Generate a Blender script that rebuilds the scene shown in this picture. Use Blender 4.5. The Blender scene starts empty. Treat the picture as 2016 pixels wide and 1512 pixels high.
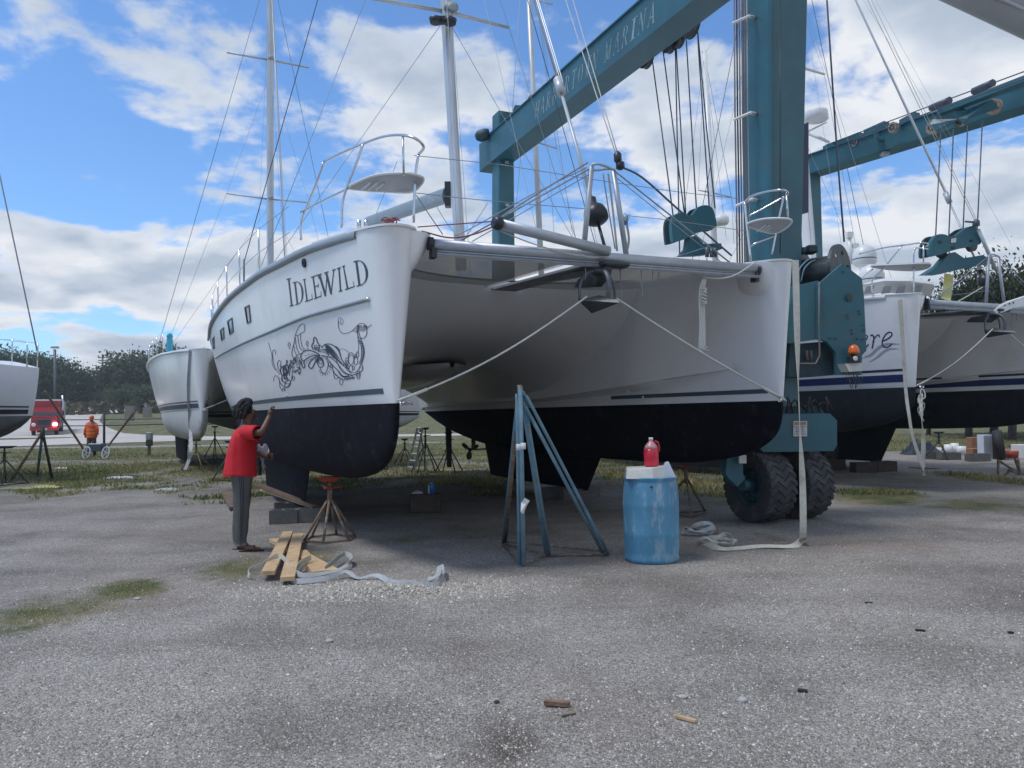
import bpy, math, random
import numpy as np
from mathutils import Vector, Matrix
from mathutils.bvhtree import BVHTree
from mathutils import noise as mnoise

R = math.radians
rnd = random.Random(7)
nrng = np.random.default_rng(7)
scene = bpy.context.scene
col = scene.collection

# ------------------------------------------------------------------ camera
CAMH, FPX, PITCH, ROLL = 1.55, 1514.0, R(2.307), R(-0.8)
cd = bpy.data.cameras.new('camera')
cd.sensor_width = 36.0
cd.lens = FPX / 2016 * 36
cd.clip_start, cd.clip_end = 0.05, 5000
cam = bpy.data.objects.new('camera', cd)
col.objects.link(cam)
CM = Matrix.Rotation(R(90) + PITCH, 3, 'X') @ Matrix.Rotation(ROLL, 3, 'Z')
cam.matrix_world = Matrix.Translation((0, 0, CAMH)) @ CM.to_4x4()
scene.camera = cam

# ------------------------------------------------------------------ world, sun, exposure
def build_world():
    w = bpy.data.worlds.new('World'); scene.world = w; w.use_nodes = True
    nt = w.node_tree; N, L = nt.nodes, nt.links; N.clear()
    out = N.new('ShaderNodeOutputWorld'); bg = N.new('ShaderNodeBackground'); bg.inputs[1].default_value = 0.12
    L.new(bg.outputs[0], out.inputs[0])
    sky = N.new('ShaderNodeTexSky'); sky.sky_type = 'NISHITA'; sky.sun_disc = False
    sky.sun_elevation = R(SUN_EL); sky.sun_rotation = R(SUN_ROT)
    sky.air_density = 1.0; sky.dust_density = 0.2; sky.ozone_density = 2.0
    tc = N.new('ShaderNodeTexCoord')
    sep = N.new('ShaderNodeSeparateXYZ'); L.new(tc.outputs['Generated'], sep.inputs[0])
    def M(op, a, b=None, c=None, clamp=False):
        n = N.new('ShaderNodeMath'); n.operation = op; n.use_clamp = clamp
        for i, v in enumerate((a, b, c)):
            if v is None: continue
            if isinstance(v, (int, float)): n.inputs[i].default_value = v
            else: L.new(v, n.inputs[i])
        return n.outputs[0]
    zc = M('MAXIMUM', sep.outputs[2], 0.0)
    den = M('ADD', zc, 0.21)
    cx = M('DIVIDE', sep.outputs[0], den); cy = M('DIVIDE', sep.outputs[1], den)
    def noise(x, y, z, scale, detail, rough, dist=0.0):
        cb = N.new('ShaderNodeCombineXYZ'); 
        for i, v in enumerate((x, y, z)):
            if isinstance(v, (int, float)): cb.inputs[i].default_value = v
            else: L.new(v, cb.inputs[i])
        n = N.new('ShaderNodeTexNoise'); n.inputs['Scale'].default_value = scale
        n.inputs['Detail'].default_value = detail; n.inputs['Roughness'].default_value = rough
        n.inputs['Distortion'].default_value = dist
        L.new(cb.outputs[0], n.inputs['Vector']); return n.outputs[0]
    OX, OY = CLOUD_OFF
    x1 = M('ADD', cx, OX); y1 = M('ADD', cy, OY)
    big = noise(x1, y1, 3.0, 0.55, 2, 0.5)
    n1 = noise(x1, y1, 0.0, 2.5, 10, 0.57, 0.1)
    n2 = noise(M('ADD', x1, 0.05), M('ADD', y1, -0.16), 0.0, 2.5, 7, 0.50, 0.1)
    nb = noise(x1, y1, 0.0, 2.5, 2, 0.5, 0.1)
    right = M('MULTIPLY', cx, 0.062)
    lw = N.new('ShaderNodeMapRange'); lw.interpolation_type = 'SMOOTHSTEP'; L.new(sep.outputs[2], lw.inputs[0])
    lw.inputs[1].default_value = 0.245; lw.inputs[2].default_value = 0.205; lw.inputs[3].default_value = 0.0; lw.inputs[4].default_value = 0.17
    low = lw.outputs[0]
    dens = M('ADD', M('ADD', n1, M('MULTIPLY', M('SUBTRACT', big, 0.5), 0.34)), M('ADD', right, low))
    mask = N.new('ShaderNodeMapRange'); mask.interpolation_type = 'SMOOTHSTEP'
    L.new(dens, mask.inputs[0]); mask.inputs[1].default_value = COV; mask.inputs[2].default_value = COV + 0.10
    shade = M('ADD', M('MULTIPLY', M('SUBTRACT', n2, n1), 2.6), 0.55, clamp=True)
    thick = N.new('ShaderNodeMapRange'); L.new(M('ADD', M('MULTIPLY', nb, .6), M('MULTIPLY', dens, .4)), thick.inputs[0]); thick.inputs[1].default_value = COV + .03; thick.inputs[2].default_value = COV + 0.27
    lit = M('SUBTRACT', M('ADD', shade, 0.30), M('MULTIPLY', thick.outputs[0], 0.60), clamp=True)
    ramp = N.new('ShaderNodeValToRGB'); L.new(lit, ramp.inputs[0])
    e = ramp.color_ramp.elements
    e[0].position = 0.0; e[0].color = (3.05, 3.6, 4.4, 1)
    e[1].position = 1.0; e[1].color = (5.7, 5.85, 6.15, 1)
    m2 = ramp.color_ramp.elements.new(0.5); m2.color = (4.25, 4.7, 5.35, 1)
    mix = N.new('ShaderNodeMix'); mix.data_type = 'RGBA'
    L.new(mask.outputs[0], mix.inputs['Factor'])
    tint = N.new('ShaderNodeMix'); tint.data_type = 'RGBA'; tint.blend_type = 'MULTIPLY'; tint.inputs['Factor'].default_value = 1
    L.new(sky.outputs[0], tint.inputs['A']); tint.inputs['B'].default_value = SKY_TINT
    L.new(tint.outputs['Result'], mix.inputs['A']); L.new(ramp.outputs[0], mix.inputs['B'])
    L.new(mix.outputs['Result'], bg.inputs[0])
SUN_ROT = 255.0
SUN_EL = 64.0
CLOUD_OFF = (17.7, -31.4)
SKY_TINT = (0.72, 0.98, 1.24, 1)
COV = 0.448
build_world()
sl = bpy.data.lights.new('sun', 'SUN'); sl.energy = 1.7; sl.angle = R(17); sl.color = (1.0, 0.97, 0.93)
so = bpy.data.objects.new('sun', sl); col.objects.link(so)
def sun_dir(el, rot):            # direction towards the sun, as the sky texture places it
    return Vector((math.sin(rot) * math.cos(el), math.cos(rot) * math.cos(el), math.sin(el)))
so.rotation_euler = sun_dir(R(SUN_EL), R(SUN_ROT)).to_track_quat('Z', 'Y').to_euler()
so.location = (0, 0, 60)
vs = scene.view_settings
vs.view_transform = 'Standard'; vs.look = 'None'; vs.gamma = 1.0; vs.exposure = 0.34; vs.use_curve_mapping = False
scene.cycles.max_bounces = 6; scene.cycles.transparent_max_bounces = 12; scene.cycles.caustics_reflective = False

# ------------------------------------------------------------------ helpers
def sl_(v):
    v /= 255.0
    return v / 12.92 if v <= 0.04045 else ((v + 0.055) / 1.055) ** 2.4
def C(r, g, b): return (sl_(r), sl_(g), sl_(b))

def W(px, py, d):
    """world point seen at photo pixel (px, py) at depth y = d"""
    v = CM @ Vector(((px - 1008) / FPX, -(py - 756) / FPX, -1))
    return Vector((0, 0, CAMH)) + v * (d / v.y)
def RAY(px, py): return (CM @ Vector(((px - 1008) / FPX, -(py - 756) / FPX, -1))).normalized()
def PIX(p):
    v = CM.transposed() @ (Vector(p) - Vector((0, 0, CAMH)))
    return (1008 + FPX * v.x / -v.z, 756 - FPX * v.y / -v.z)

_H = [(0, 0), (74, 0), (81, .2), (90, .8), (100, 1.5), (120, 2.4), (150, 3.1), (260, 3.6), (3000, 3.6)]
def terr(x, y):
    k = max(0.0, min(1.0, (20 - x) / 30.0))   # only the left part rises
    return float(np.interp(y, [a for a, b in _H], [b for a, b in _H])) * k
def G(px, py):
    v = RAY(px, py); t = CAMH / -v.z
    p = Vector((0, 0, CAMH)) + v * t
    return Vector((p.x, p.y, 0))

def smooth_path(pts, n=6, closed=False):
    P = [Vector(p) for p in pts]; out = []
    m = len(P)
    rng = range(m if closed else m - 1)
    for i in rng:
        p0 = P[(i - 1) % m] if closed or i > 0 else P[0] * 2 - P[1]
        p1 = P[i]; p2 = P[(i + 1) % m]
        p3 = P[(i + 2) % m] if closed or i + 2 < m else P[-1] * 2 - P[-2]
        for k in range(n):
            t = k / n
            out.append(0.5 * ((2 * p1) + (p2 - p0) * t + (2 * p0 - 5 * p1 + 4 * p2 - p3) * t * t + (3 * p1 - p0 - 3 * p2 + p3) * t ** 3))
    if not closed: out.append(P[-1])
    return out

class MB:
    def __init__(s): s.v = []; s.f = []; s.m = []; s.sm = []
    def add(s, verts, faces, mi=0, sm=False):
        b = len(s.v); s.v.extend([tuple(x) for x in verts])
        for f in faces: s.f.append(tuple(b + i for i in f)); s.m.append(mi); s.sm.append(sm)
        return s
    def box(s, c, size, rot=None, mi=0, bev=0.0):
        c = Vector(c); hx, hy, hz = size[0] / 2, size[1] / 2, size[2] / 2
        rot = rot or Matrix.Identity(3)
        if bev <= 0:
            vs = [c + rot @ Vector((x * hx, y * hy, z * hz)) for z in (-1, 1) for y in (-1, 1) for x in (-1, 1)]
            return s.add(vs, [(0, 2, 3, 1), (4, 5, 7, 6), (0, 1, 5, 4), (2, 6, 7, 3), (0, 4, 6, 2), (1, 3, 7, 5)], mi)
        b = min(bev, hx * .9, hy * .9, hz * .9)
        def ring(ix, iy, z):
            q = []
            for sx, sy in ((1, 1), (-1, 1), (-1, -1), (1, -1)):
                pts = [(sx * ix, sy * (iy - b)), (sx * (ix - b), sy * iy)]
                if sx * sy < 0: pts.reverse()
                q += pts
            return [c + rot @ Vector((x, y, z)) for x, y in q]
        rs = [ring(hx - b, hy - b, -hz), ring(hx, hy, -hz + b), ring(hx, hy, hz - b), ring(hx - b, hy - b, hz)]
        return s.loft(rs, True, caps=True, mi=mi, sm=False)
    def loft(s, rings, closed=True, caps=False, mi=0, sm=True):
        n = len(rings[0]); vs = [p for r in rings for p in r]; fs = []
        for i in range(len(rings) - 1):
            for k in range(n if closed else n - 1):
                a, b = i * n + k, i * n + (k + 1) % n
                fs.append((a, b, b + n, a + n))
        s.add(vs, fs, mi, sm)
        if caps:
            b = len(s.v) - len(vs)
            s.f.append(tuple(b + k for k in range(n))[::-1]); s.m.append(mi); s.sm.append(False)
            s.f.append(tuple(b + (len(rings) - 1) * n + k for k in range(n))); s.m.append(mi); s.sm.append(False)
        return s
    def tube(s, pts, r, n=8, mi=0, caps=True, closed=False):
        P = [Vector(p) for p in pts]; m = len(P)
        rr = r if isinstance(r, (list, tuple)) else [r] * m
        up = Vector((0.0137, 0.021, 1)).normalized(); rings = []; prev = None
        for i in range(m):
            t = (P[min(i + 1, m - 1)] - P[max(i - 1, 0)])
            if closed: t = P[(i + 1) % m] - P[(i - 1) % m]
            if t.length < 1e-9: t = Vector((0, 0, 1))
            t.normalize()
            if prev is None:
                a = t.cross(up)
                if a.length < 1e-3: a = t.cross(Vector((1, 0, 0)))
            else: a = prev - t * prev.dot(t)
            a.normalize(); prev = a.copy(); b = t.cross(a)
            rings.append([P[i] + (a * math.cos(2 * math.pi * k / n) + b * math.sin(2 * math.pi * k / n)) * rr[i] for k in range(n)])
        if closed: rings.append(rings[0]); caps = False
        return s.loft(rings, True, caps, mi, n > 4)
    def cyl(s, p0, p1, r0, r1=None, n=12, mi=0): return s.tube([p0, p1], [r0, r0 if r1 is None else r1], n, mi)
    def lathe(s, prof, c, ax=(0, 0, 1), n=24, mi=0, caps=True, sm=True):
        ax = Vector(ax).normalized(); c = Vector(c)
        a = ax.cross(Vector((0.3, 0.9, 0.1))).normalized(); b = ax.cross(a)
        rings = [[c + ax * h + (a * math.cos(2 * math.pi * k / n) + b * math.sin(2 * math.pi * k / n)) * r for k in range(n)] for r, h in prof]
        return s.loft(rings, True, caps, mi, sm)
    def prism(s, poly, ext, mi=0):
        n = len(poly); P = [Vector(p) for p in poly]; Q = [p + Vector(ext) for p in P]
        fs = [tuple(range(n))[::-1], tuple(range(n, 2 * n))] + [(k, (k + 1) % n, n + (k + 1) % n, n + k) for k in range(n)]
        return s.add(P + Q, fs, mi)
    def strap(s, pts, wdirs, w, th=0.004, mi=0):
        P = [Vector(p) for p in pts]; rings = []
        for i, p in enumerate(P):
            t = (P[min(i + 1, len(P) - 1)] - P[max(i - 1, 0)]).normalized()
            wd = Vector(wdirs[i] if isinstance(wdirs, list) else wdirs); wd = (wd - t * wd.dot(t)).normalized()
            nn = t.cross(wd)
            rings.append([p + wd * w / 2 + nn * th / 2, p - wd * w / 2 + nn * th / 2, p - wd * w / 2 - nn * th / 2, p + wd * w / 2 - nn * th / 2])
        return s.loft(rings, True, True, mi, False)
    def build(s, name, mats, parent=None, sharp=None):
        me = bpy.data.meshes.new(name)
        off = Vector((0, 0, 0)); q = parent
        while q is not None: off = off + q.location; q = q.parent
        vs = np.array(s.v, dtype=float)
        if len(vs): vs -= np.array(off)
        me.from_pydata([tuple(x) for x in vs], [], s.f)
        if not isinstance(mats, (list, tuple)): mats = [mats]
        for m in mats: me.materials.append(m)
        me.polygons.foreach_set('material_index', s.m); me.polygons.foreach_set('use_smooth', s.sm)
        me.update()
        if sharp: me.set_sharp_from_angle(angle=R(sharp))
        o = bpy.data.objects.new(name, me); col.objects.link(o)
        if parent is not None: o.parent = parent
        return o

def tag(o, label=None, cat=None, group=None, kind=None):
    if label: o['label'] = label
    if cat: o['category'] = cat
    if group: o['group'] = group
    if kind: o['kind'] = kind
    return o
def thing(name, label, cat, loc=(0, 0, 0), group=None):
    o = bpy.data.objects.new(name, None); o.empty_display_size = 0.2; col.objects.link(o); o.location = Vector(loc)
    return tag(o, label, cat, group)
def copy_tree(o, parent=None):
    c = o.copy(); col.objects.link(c); c.parent = parent
    for ch in [x for x in bpy.data.objects if x.parent == o]: copy_tree(ch, c)
    return c

# ------------------------------------------------------------------ materials
def mat(name, base, rough=0.5, metal=0.0, var=0.0, scale=4.0, dark=None, bump=0.0, bscale=40.0, spec=0.5,
        dirt=None, dirt_amt=0.0, dirt_scale=2.0, dirt_lo=.5, alpha=1.0, emit=None, estr=0.0, coat=0.0, stretch=(1, 1, 1), trans=0.0):
    m = bpy.data.materials.new(name); m.use_nodes = True; nt = m.node_tree; N, L = nt.nodes, nt.links
    b = N['Principled BSDF']
    b.inputs['Roughness'].default_value = rough; b.inputs['Metallic'].default_value = metal
    b.inputs['Specular IOR Level'].default_value = spec; b.inputs['Alpha'].default_value = alpha
    b.inputs['Coat Weight'].default_value = coat; b.inputs['Transmission Weight'].default_value = trans
    tc = N.new('ShaderNodeTexCoord'); mp = N.new('ShaderNodeMapping'); mp.inputs['Scale'].default_value = stretch
    L.new(tc.outputs['Object'], mp.inputs[0])
    src = None
    if var > 0 or dark is not None:
        n = N.new('ShaderNodeTexNoise'); n.inputs['Scale'].default_value = scale; n.inputs['Detail'].default_value = 6
        n.inputs['Roughness'].default_value = .6; L.new(mp.outputs[0], n.inputs['Vector'])
        mx = N.new('ShaderNodeMix'); mx.data_type = 'RGBA'
        mr = N.new('ShaderNodeMapRange'); mr.inputs[1].default_value = .3; mr.inputs[2].default_value = .7
        L.new(n.outputs[0], mr.inputs[0]); L.new(mr.outputs[0], mx.inputs['Factor'])
        d = dark or tuple(x * (1 - var) for x in base); li = base if dark else tuple(min(1, x * (1 + var * .5)) for x in base)
        mx.inputs['A'].default_value = (*d, 1); mx.inputs['B'].default_value = (*li, 1); src = mx.outputs['Result']
    if dirt is not None:
        n = N.new('ShaderNodeTexNoise'); n.inputs['Scale'].default_value = dirt_scale; n.inputs['Detail'].default_value = 8
        n.inputs['Roughness'].default_value = .65; L.new(mp.outputs[0], n.inputs['Vector'])
        mr = N.new('ShaderNodeMapRange'); mr.inputs[1].default_value = dirt_lo; mr.inputs[2].default_value = dirt_lo + .16
        mr.inputs[4].default_value = dirt_amt; L.new(n.outputs[0], mr.inputs[0])
        mx = N.new('ShaderNodeMix'); mx.data_type = 'RGBA'; L.new(mr.outputs[0], mx.inputs['Factor'])
        if src: L.new(src, mx.inputs['A'])
        else: mx.inputs['A'].default_value = (*base, 1)
        mx.inputs['B'].default_value = (*dirt, 1); src = mx.outputs['Result']
    if src: L.new(src, b.inputs['Base Color'])
    else: b.inputs['Base Color'].default_value = (*base, 1)
    if bump > 0:
        n = N.new('ShaderNodeTexNoise'); n.inputs['Scale'].default_value = bscale; n.inputs['Detail'].default_value = 4
        L.new(mp.outputs[0], n.inputs['Vector']); bp = N.new('ShaderNodeBump'); bp.inputs['Strength'].default_value = bump
        bp.inputs['Distance'].default_value = .02; L.new(n.outputs[0], bp.inputs['Height']); L.new(bp.outputs[0], b.inputs['Normal'])
    if emit: b.inputs['Emission Color'].default_value = (*emit, 1); b.inputs['Emission Strength'].default_value = estr
    return m

gel = mat('gelcoat', (.75, .755, .755), .22, var=.05, scale=.8, dirt=(.50, .48, .42), dirt_amt=.30, dirt_scale=1.3, dirt_lo=.55, spec=.45)
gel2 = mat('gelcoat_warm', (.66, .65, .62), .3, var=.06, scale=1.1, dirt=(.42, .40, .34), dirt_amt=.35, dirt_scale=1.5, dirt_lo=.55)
antif = mat('antifouling_dark', (.008, .008, .013), .85, spec=.12, var=.35, scale=3, dirt=(.040, .038, .044), dirt_amt=.75, dirt_scale=5, dirt_lo=.56, bump=.15, bscale=30)
antif2 = mat('antifouling_green', (.012, .018, .024), .75, spec=.3, var=.35, scale=3, dirt=(.026, .034, .033), dirt_amt=.5, dirt_scale=4, dirt_lo=.55, bump=.15, bscale=30)
whitebot = mat('bottom_paint_white', (.55, .56, .56), .5, var=.12, scale=2, dirt=(.22, .22, .20), dirt_amt=.6, dirt_scale=2, dirt_lo=.55)
greybot = mat('bottom_paint_grey', (.16, .18, .20), .6, var=.2, scale=2)
alu = mat('aluminium', (.42, .45, .48), .46, .5, var=.12, scale=9, bump=.04, bscale=60)
alum = mat('mast_aluminium', (.52, .55, .57), .45, .35, var=.12, scale=3, dirt=(.3, .3, .29), dirt_amt=.4, dirt_scale=4, stretch=(1, 1, .2))
white_p = mat('white_paint', (.70, .71, .70), .35, var=.07, scale=3)
chrome = mat('stainless_steel', (.62, .64, .66), .18, 1.0, var=.06, scale=20)
wire_d = mat('dark_wire', (.09, .11, .14), .5, .4, var=.2, scale=30)
wire_g = mat('grey_wire', (.30, .33, .37), .5, .4, var=.2, scale=30)
rubber = mat('black_rubber', (.018, .019, .021), .7, var=.3, scale=12, bump=.2, bscale=60)
black_pl = mat('black_plastic', (.02, .024, .032), .4, var=.25, scale=8)
stripe_g = mat('stripe_slate', (.055, .085, .11), .4, var=.1, scale=3)
stripe_b = mat('stripe_navy', (.02, .035, .12), .4, var=.12, scale=3)
stripe_k = mat('stripe_dark', (.035, .035, .06), .4, var=.12, scale=3)
vinyl = mat('vinyl_graphic', (.030, .042, .075), .45, var=.2, scale=9)
vinyl_l = mat('vinyl_light_grey', (.33, .36, .40), .45, var=.08, scale=9)
teal = mat('teal_paint', (.026, .118, .148), .42, var=.22, scale=1.6, dirt=(.075, .10, .10), dirt_amt=.6, dirt_scale=3.0, dirt_lo=.54, bump=.05, bscale=20)
teal_d = mat('teal_paint_greasy', (.018, .060, .075), .55, var=.3, scale=4, dirt=(.015, .015, .015), dirt_amt=.7, dirt_scale=6)
rope_m = mat('white_rope', (.64, .63, .58), .85, var=.18, scale=60, bump=.4, bscale=150)
rope_r = mat('red_rope', (.30, .10, .10), .85, var=.25, scale=60)
strap_m = mat('webbing', (.55, .53, .45), .85, var=.14, scale=18, dirt=(.28, .26, .2), dirt_amt=.7, dirt_scale=5, dirt_lo=.52, bump=.2, bscale=200)
strap_gm = mat('webbing_grey', (.40, .42, .42), .85, var=.14, scale=18, dirt=(.22, .22, .2), dirt_amt=.6, dirt_scale=6, bump=.2, bscale=200)
strap_y = mat('webbing_yellow', (.58, .55, .22), .85, var=.15, scale=12)
glass_d = mat('dark_glass', (.03, .04, .05), .08, var=.1, scale=3, spec=.8)
tramp = mat('trampoline_mesh', (.42, .42, .40), .9, var=.08, scale=3, alpha=.91)
jack_b = mat('blue_paint_chipped', (.15, .27, .34), .6, var=.3, scale=6, dirt=(.22, .20, .16), dirt_amt=1.0, dirt_scale=11, dirt_lo=.54, bump=.2, bscale=60)
jack_r = mat('rusty_steel', (.19, .13, .09), .85, var=.4, scale=9, dirt=(.32, .29, .23), dirt_amt=1, dirt_scale=14, dirt_lo=.5, bump=.3, bscale=70)
jack_o = mat('orange_red_paint', (.33, .06, .03), .55, var=.25, scale=9, dirt=(.12, .05, .03), dirt_amt=.8, dirt_scale=12, dirt_lo=.54)
jack_k = mat('dark_steel', (.035, .045, .05), .7, var=.35, scale=9, dirt=(.10, .07, .05), dirt_amt=.8, dirt_scale=9)
barrel_m = mat('blue_barrel_plastic', (.085, .265, .41), .55, var=.28, scale=5, dirt=(.34, .42, .46), dirt_amt=.85, dirt_scale=11, dirt_lo=.51, bump=.06, bscale=15, stretch=(1, 1, .35))
foam_m = mat('white_foam', (.72, .72, .66), .8, var=.08, scale=12, bump=.15, bscale=90)
card_m = mat('white_board', (.62, .68, .76), .6, var=.08, scale=6)
red_liq = mat('red_liquid', (.62, .02, .05), .15, var=.05, scale=3, spec=.6, emit=None)
jug_m = mat('clear_jug', (.75, .70, .70), .15, var=.05, scale=5, trans=.3)
cap_w = mat('white_plastic', (.78, .78, .78), .4, var=.04, scale=5)
wood_n = mat('new_lumber', (.60, .42, .24), .7, var=.22, scale=5, stretch=(1, 1, 1), dirt=(.36, .20, .09), dirt_amt=.6, dirt_scale=9, bump=.15, bscale=40)
wood_o = mat('old_wood', (.17, .12, .085), .85, var=.3, scale=6, bump=.3, bscale=40)
wood_d = mat('dark_timber', (.075, .055, .045), .85, var=.3, scale=6, bump=.3, bscale=40)
conc = mat('concrete_block', (.15, .148, .14), .9, var=.2, scale=9, bump=.4, bscale=90, dirt=(.11, .11, .10), dirt_amt=.7, dirt_scale=6)
skin_m = mat('skin', (.15, .075, .048), .5, var=.15, scale=9)
hair_m = mat('hair', (.010, .009, .009), .8, var=.3, scale=40, bump=.9, bscale=55)
shirt_m = mat('red_cotton', (.56, .012, .022), .85, var=.12, scale=5, bump=.35, bscale=9)
pants_m = mat('grey_pants', (.21, .21, .205), .85, var=.14, scale=6, bump=.3, bscale=10)
pstripe = mat('dark_pants_stripe', (.018, .022, .04), .8, var=.1, scale=6)
sandal = mat('sandal_leather', (.06, .028, .018), .6, var=.2, scale=9)
hivis = mat('orange_hivis', (.85, .12, .02), .7, var=.12, scale=6)
hivis_y = mat('yellow_reflective', (.80, .40, .08), .5, var=.1, scale=6)
brown_c = mat('brown_cloth', (.10, .06, .045), .85, var=.2, scale=6)
rag_m = mat('white_rag', (.60, .58, .66), .9, var=.15, scale=20, bump=.4, bscale=30)
grey_box = mat('grey_box_paint', (.30, .34, .35), .55, var=.15, scale=6)
tan_card = mat('cardboard', (.30, .15, .08), .85, var=.2, scale=6)
hose_m = mat('brown_hose', (.17, .14, .135), .5, var=.25, scale=15)
sign_w = mat('sign_white', (.62, .62, .58), .5, var=.1, scale=12)
sign_r = mat('sign_red', (.40, .05, .03), .5, var=.1, scale=12)
amber = mat('amber_lens', (.65, .13, .02), .25, var=.1, scale=9)
truck_red = mat('truck_red', (.36, .02, .03), .3, var=.15, scale=2)
lamp_on = mat('headlight_lit', (.9, .9, .8), .3, emit=(1, .97, .85), estr=25.0, var=.02)
pulley_m = mat('pulley_steel', (.085, .10, .105), .5, .5, var=.35, scale=5, dirt=(.03, .05, .05), dirt_amt=.8, dirt_scale=6)
rust_ring = mat('rust_ring', (.30, .26, .22), .7, var=.35, scale=7, dirt=(.18, .10, .06), dirt_amt=.8, dirt_scale=9)

# ------------------------------------------------------------------ ground, road, gravel, grass
def vnoise(x, y, s, seed=0.0):
    """smooth value noise, vectorised"""
    x = np.asarray(x) * s + seed * 17.3; y = np.asarray(y) * s + seed * 9.1
    xi = np.floor(x); yi = np.floor(y); fx = x - xi; fy = y - yi
    fx = fx * fx * (3 - 2 * fx); fy = fy * fy * (3 - 2 * fy)
    def h(a, b):
        v = np.sin(a * 127.1 + b * 311.7 + seed * 74.7) * 43758.5453
        return v - np.floor(v)
    return (h(xi, yi) * (1 - fx) + h(xi + 1, yi) * fx) * (1 - fy) + (h(xi, yi + 1) * (1 - fx) + h(xi + 1, yi + 1) * fx) * fy
def fbm(x, y, s, seed=0.0): return .5 * vnoise(x, y, s, seed) + .28 * vnoise(x, y, s * 2.1, seed + 1) + .14 * vnoise(x, y, s * 4.3, seed + 2) + .08 * vnoise(x, y, s * 9, seed + 3)

def sstep(x, a, b):
    t = np.clip((x - a) / (b - a), 0, 1); return t * t * (3 - 2 * t)
_patch = []   # (x, y, rx, ry, angle, strength)
def patch_px(x0, y0, x1, y1, st=1.0):
    a = G(x0, (y0 + y1) / 2); b = G(x1, (y0 + y1) / 2); c = G((x0 + x1) / 2, y0); d = G((x0 + x1) / 2, y1)
    _patch.append(((a.x + b.x) / 2, (c.y + d.y) / 2, abs(b.x - a.x) / 2, abs(c.y - d.y) / 2, st))
patch_px(-60, 1165, 270, 1255, .74); patch_px(170, 1140, 330, 1195, .8); patch_px(385, 1088, 545, 1150, .8); patch_px(560, 1070, 690, 1120, .75)
patch_px(1470, 1045, 1555, 1072, .62); patch_px(755, 1045, 850, 1085, .45); patch_px(1640, 962, 1860, 1000, .95); patch_px(1780, 975, 2050, 1015, .8)
patch_px(1880, 930, 1975, 950, .9); patch_px(60, 915, 300, 945, .8); patch_px(150, 1290, 190, 1305, .5); patch_px(300, 1010, 460, 1030, .4)
patch_px(1290, 925, 1440, 985, .8); patch_px(1980, 940, 2060, 965, .8); patch_px(440, 935, 520, 990, .6)
def grass_mask(x, y):
    x = np.asarray(x, float); y = np.asarray(y, float)
    n = fbm(x, y, .9, 2.0); n2 = fbm(x, y, .22, 5.0)
    m = np.zeros_like(x)
    for cx, cy, rx, ry, st in _patch:
        q = ((x - cx) / rx) ** 2 + ((y - cy) / ry) ** 2
        m = np.maximum(m, st * np.exp(-q * .9))
    # the verge beyond the yard on the left, thinning towards the gravel
    band = sstep(y + (n - .5) * 7, 18.5, 25.0) * sstep(-(x + y * .05), -1.5, 3.5) * (1 - sstep(y, 44, 48))
    band2 = sstep(y + (n - .5) * 6, 14.5, 20) * sstep(-(x), -9, -4) * .9
    band3 = sstep(y + (n2 - .5) * 4, 27, 31)
    m = np.maximum(m, np.maximum(band * .78, np.maximum(band2 * .62, band3 * .8)))
    lane = np.exp(-((y - 29.0 - x * -.02) / 2.0) ** 2) * sstep(-x, 2, 6)      # bare earth track by the gate
    lane2 = np.exp(-((y - 45.5) / 1.6) ** 2) * sstep(-x, 2, 6)
    m = m * (1 - .5 * lane) * (1 - .85 * lane2)
    return np.clip(m + (n - .48) * .9 * (m > .05), 0, 1)

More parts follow.
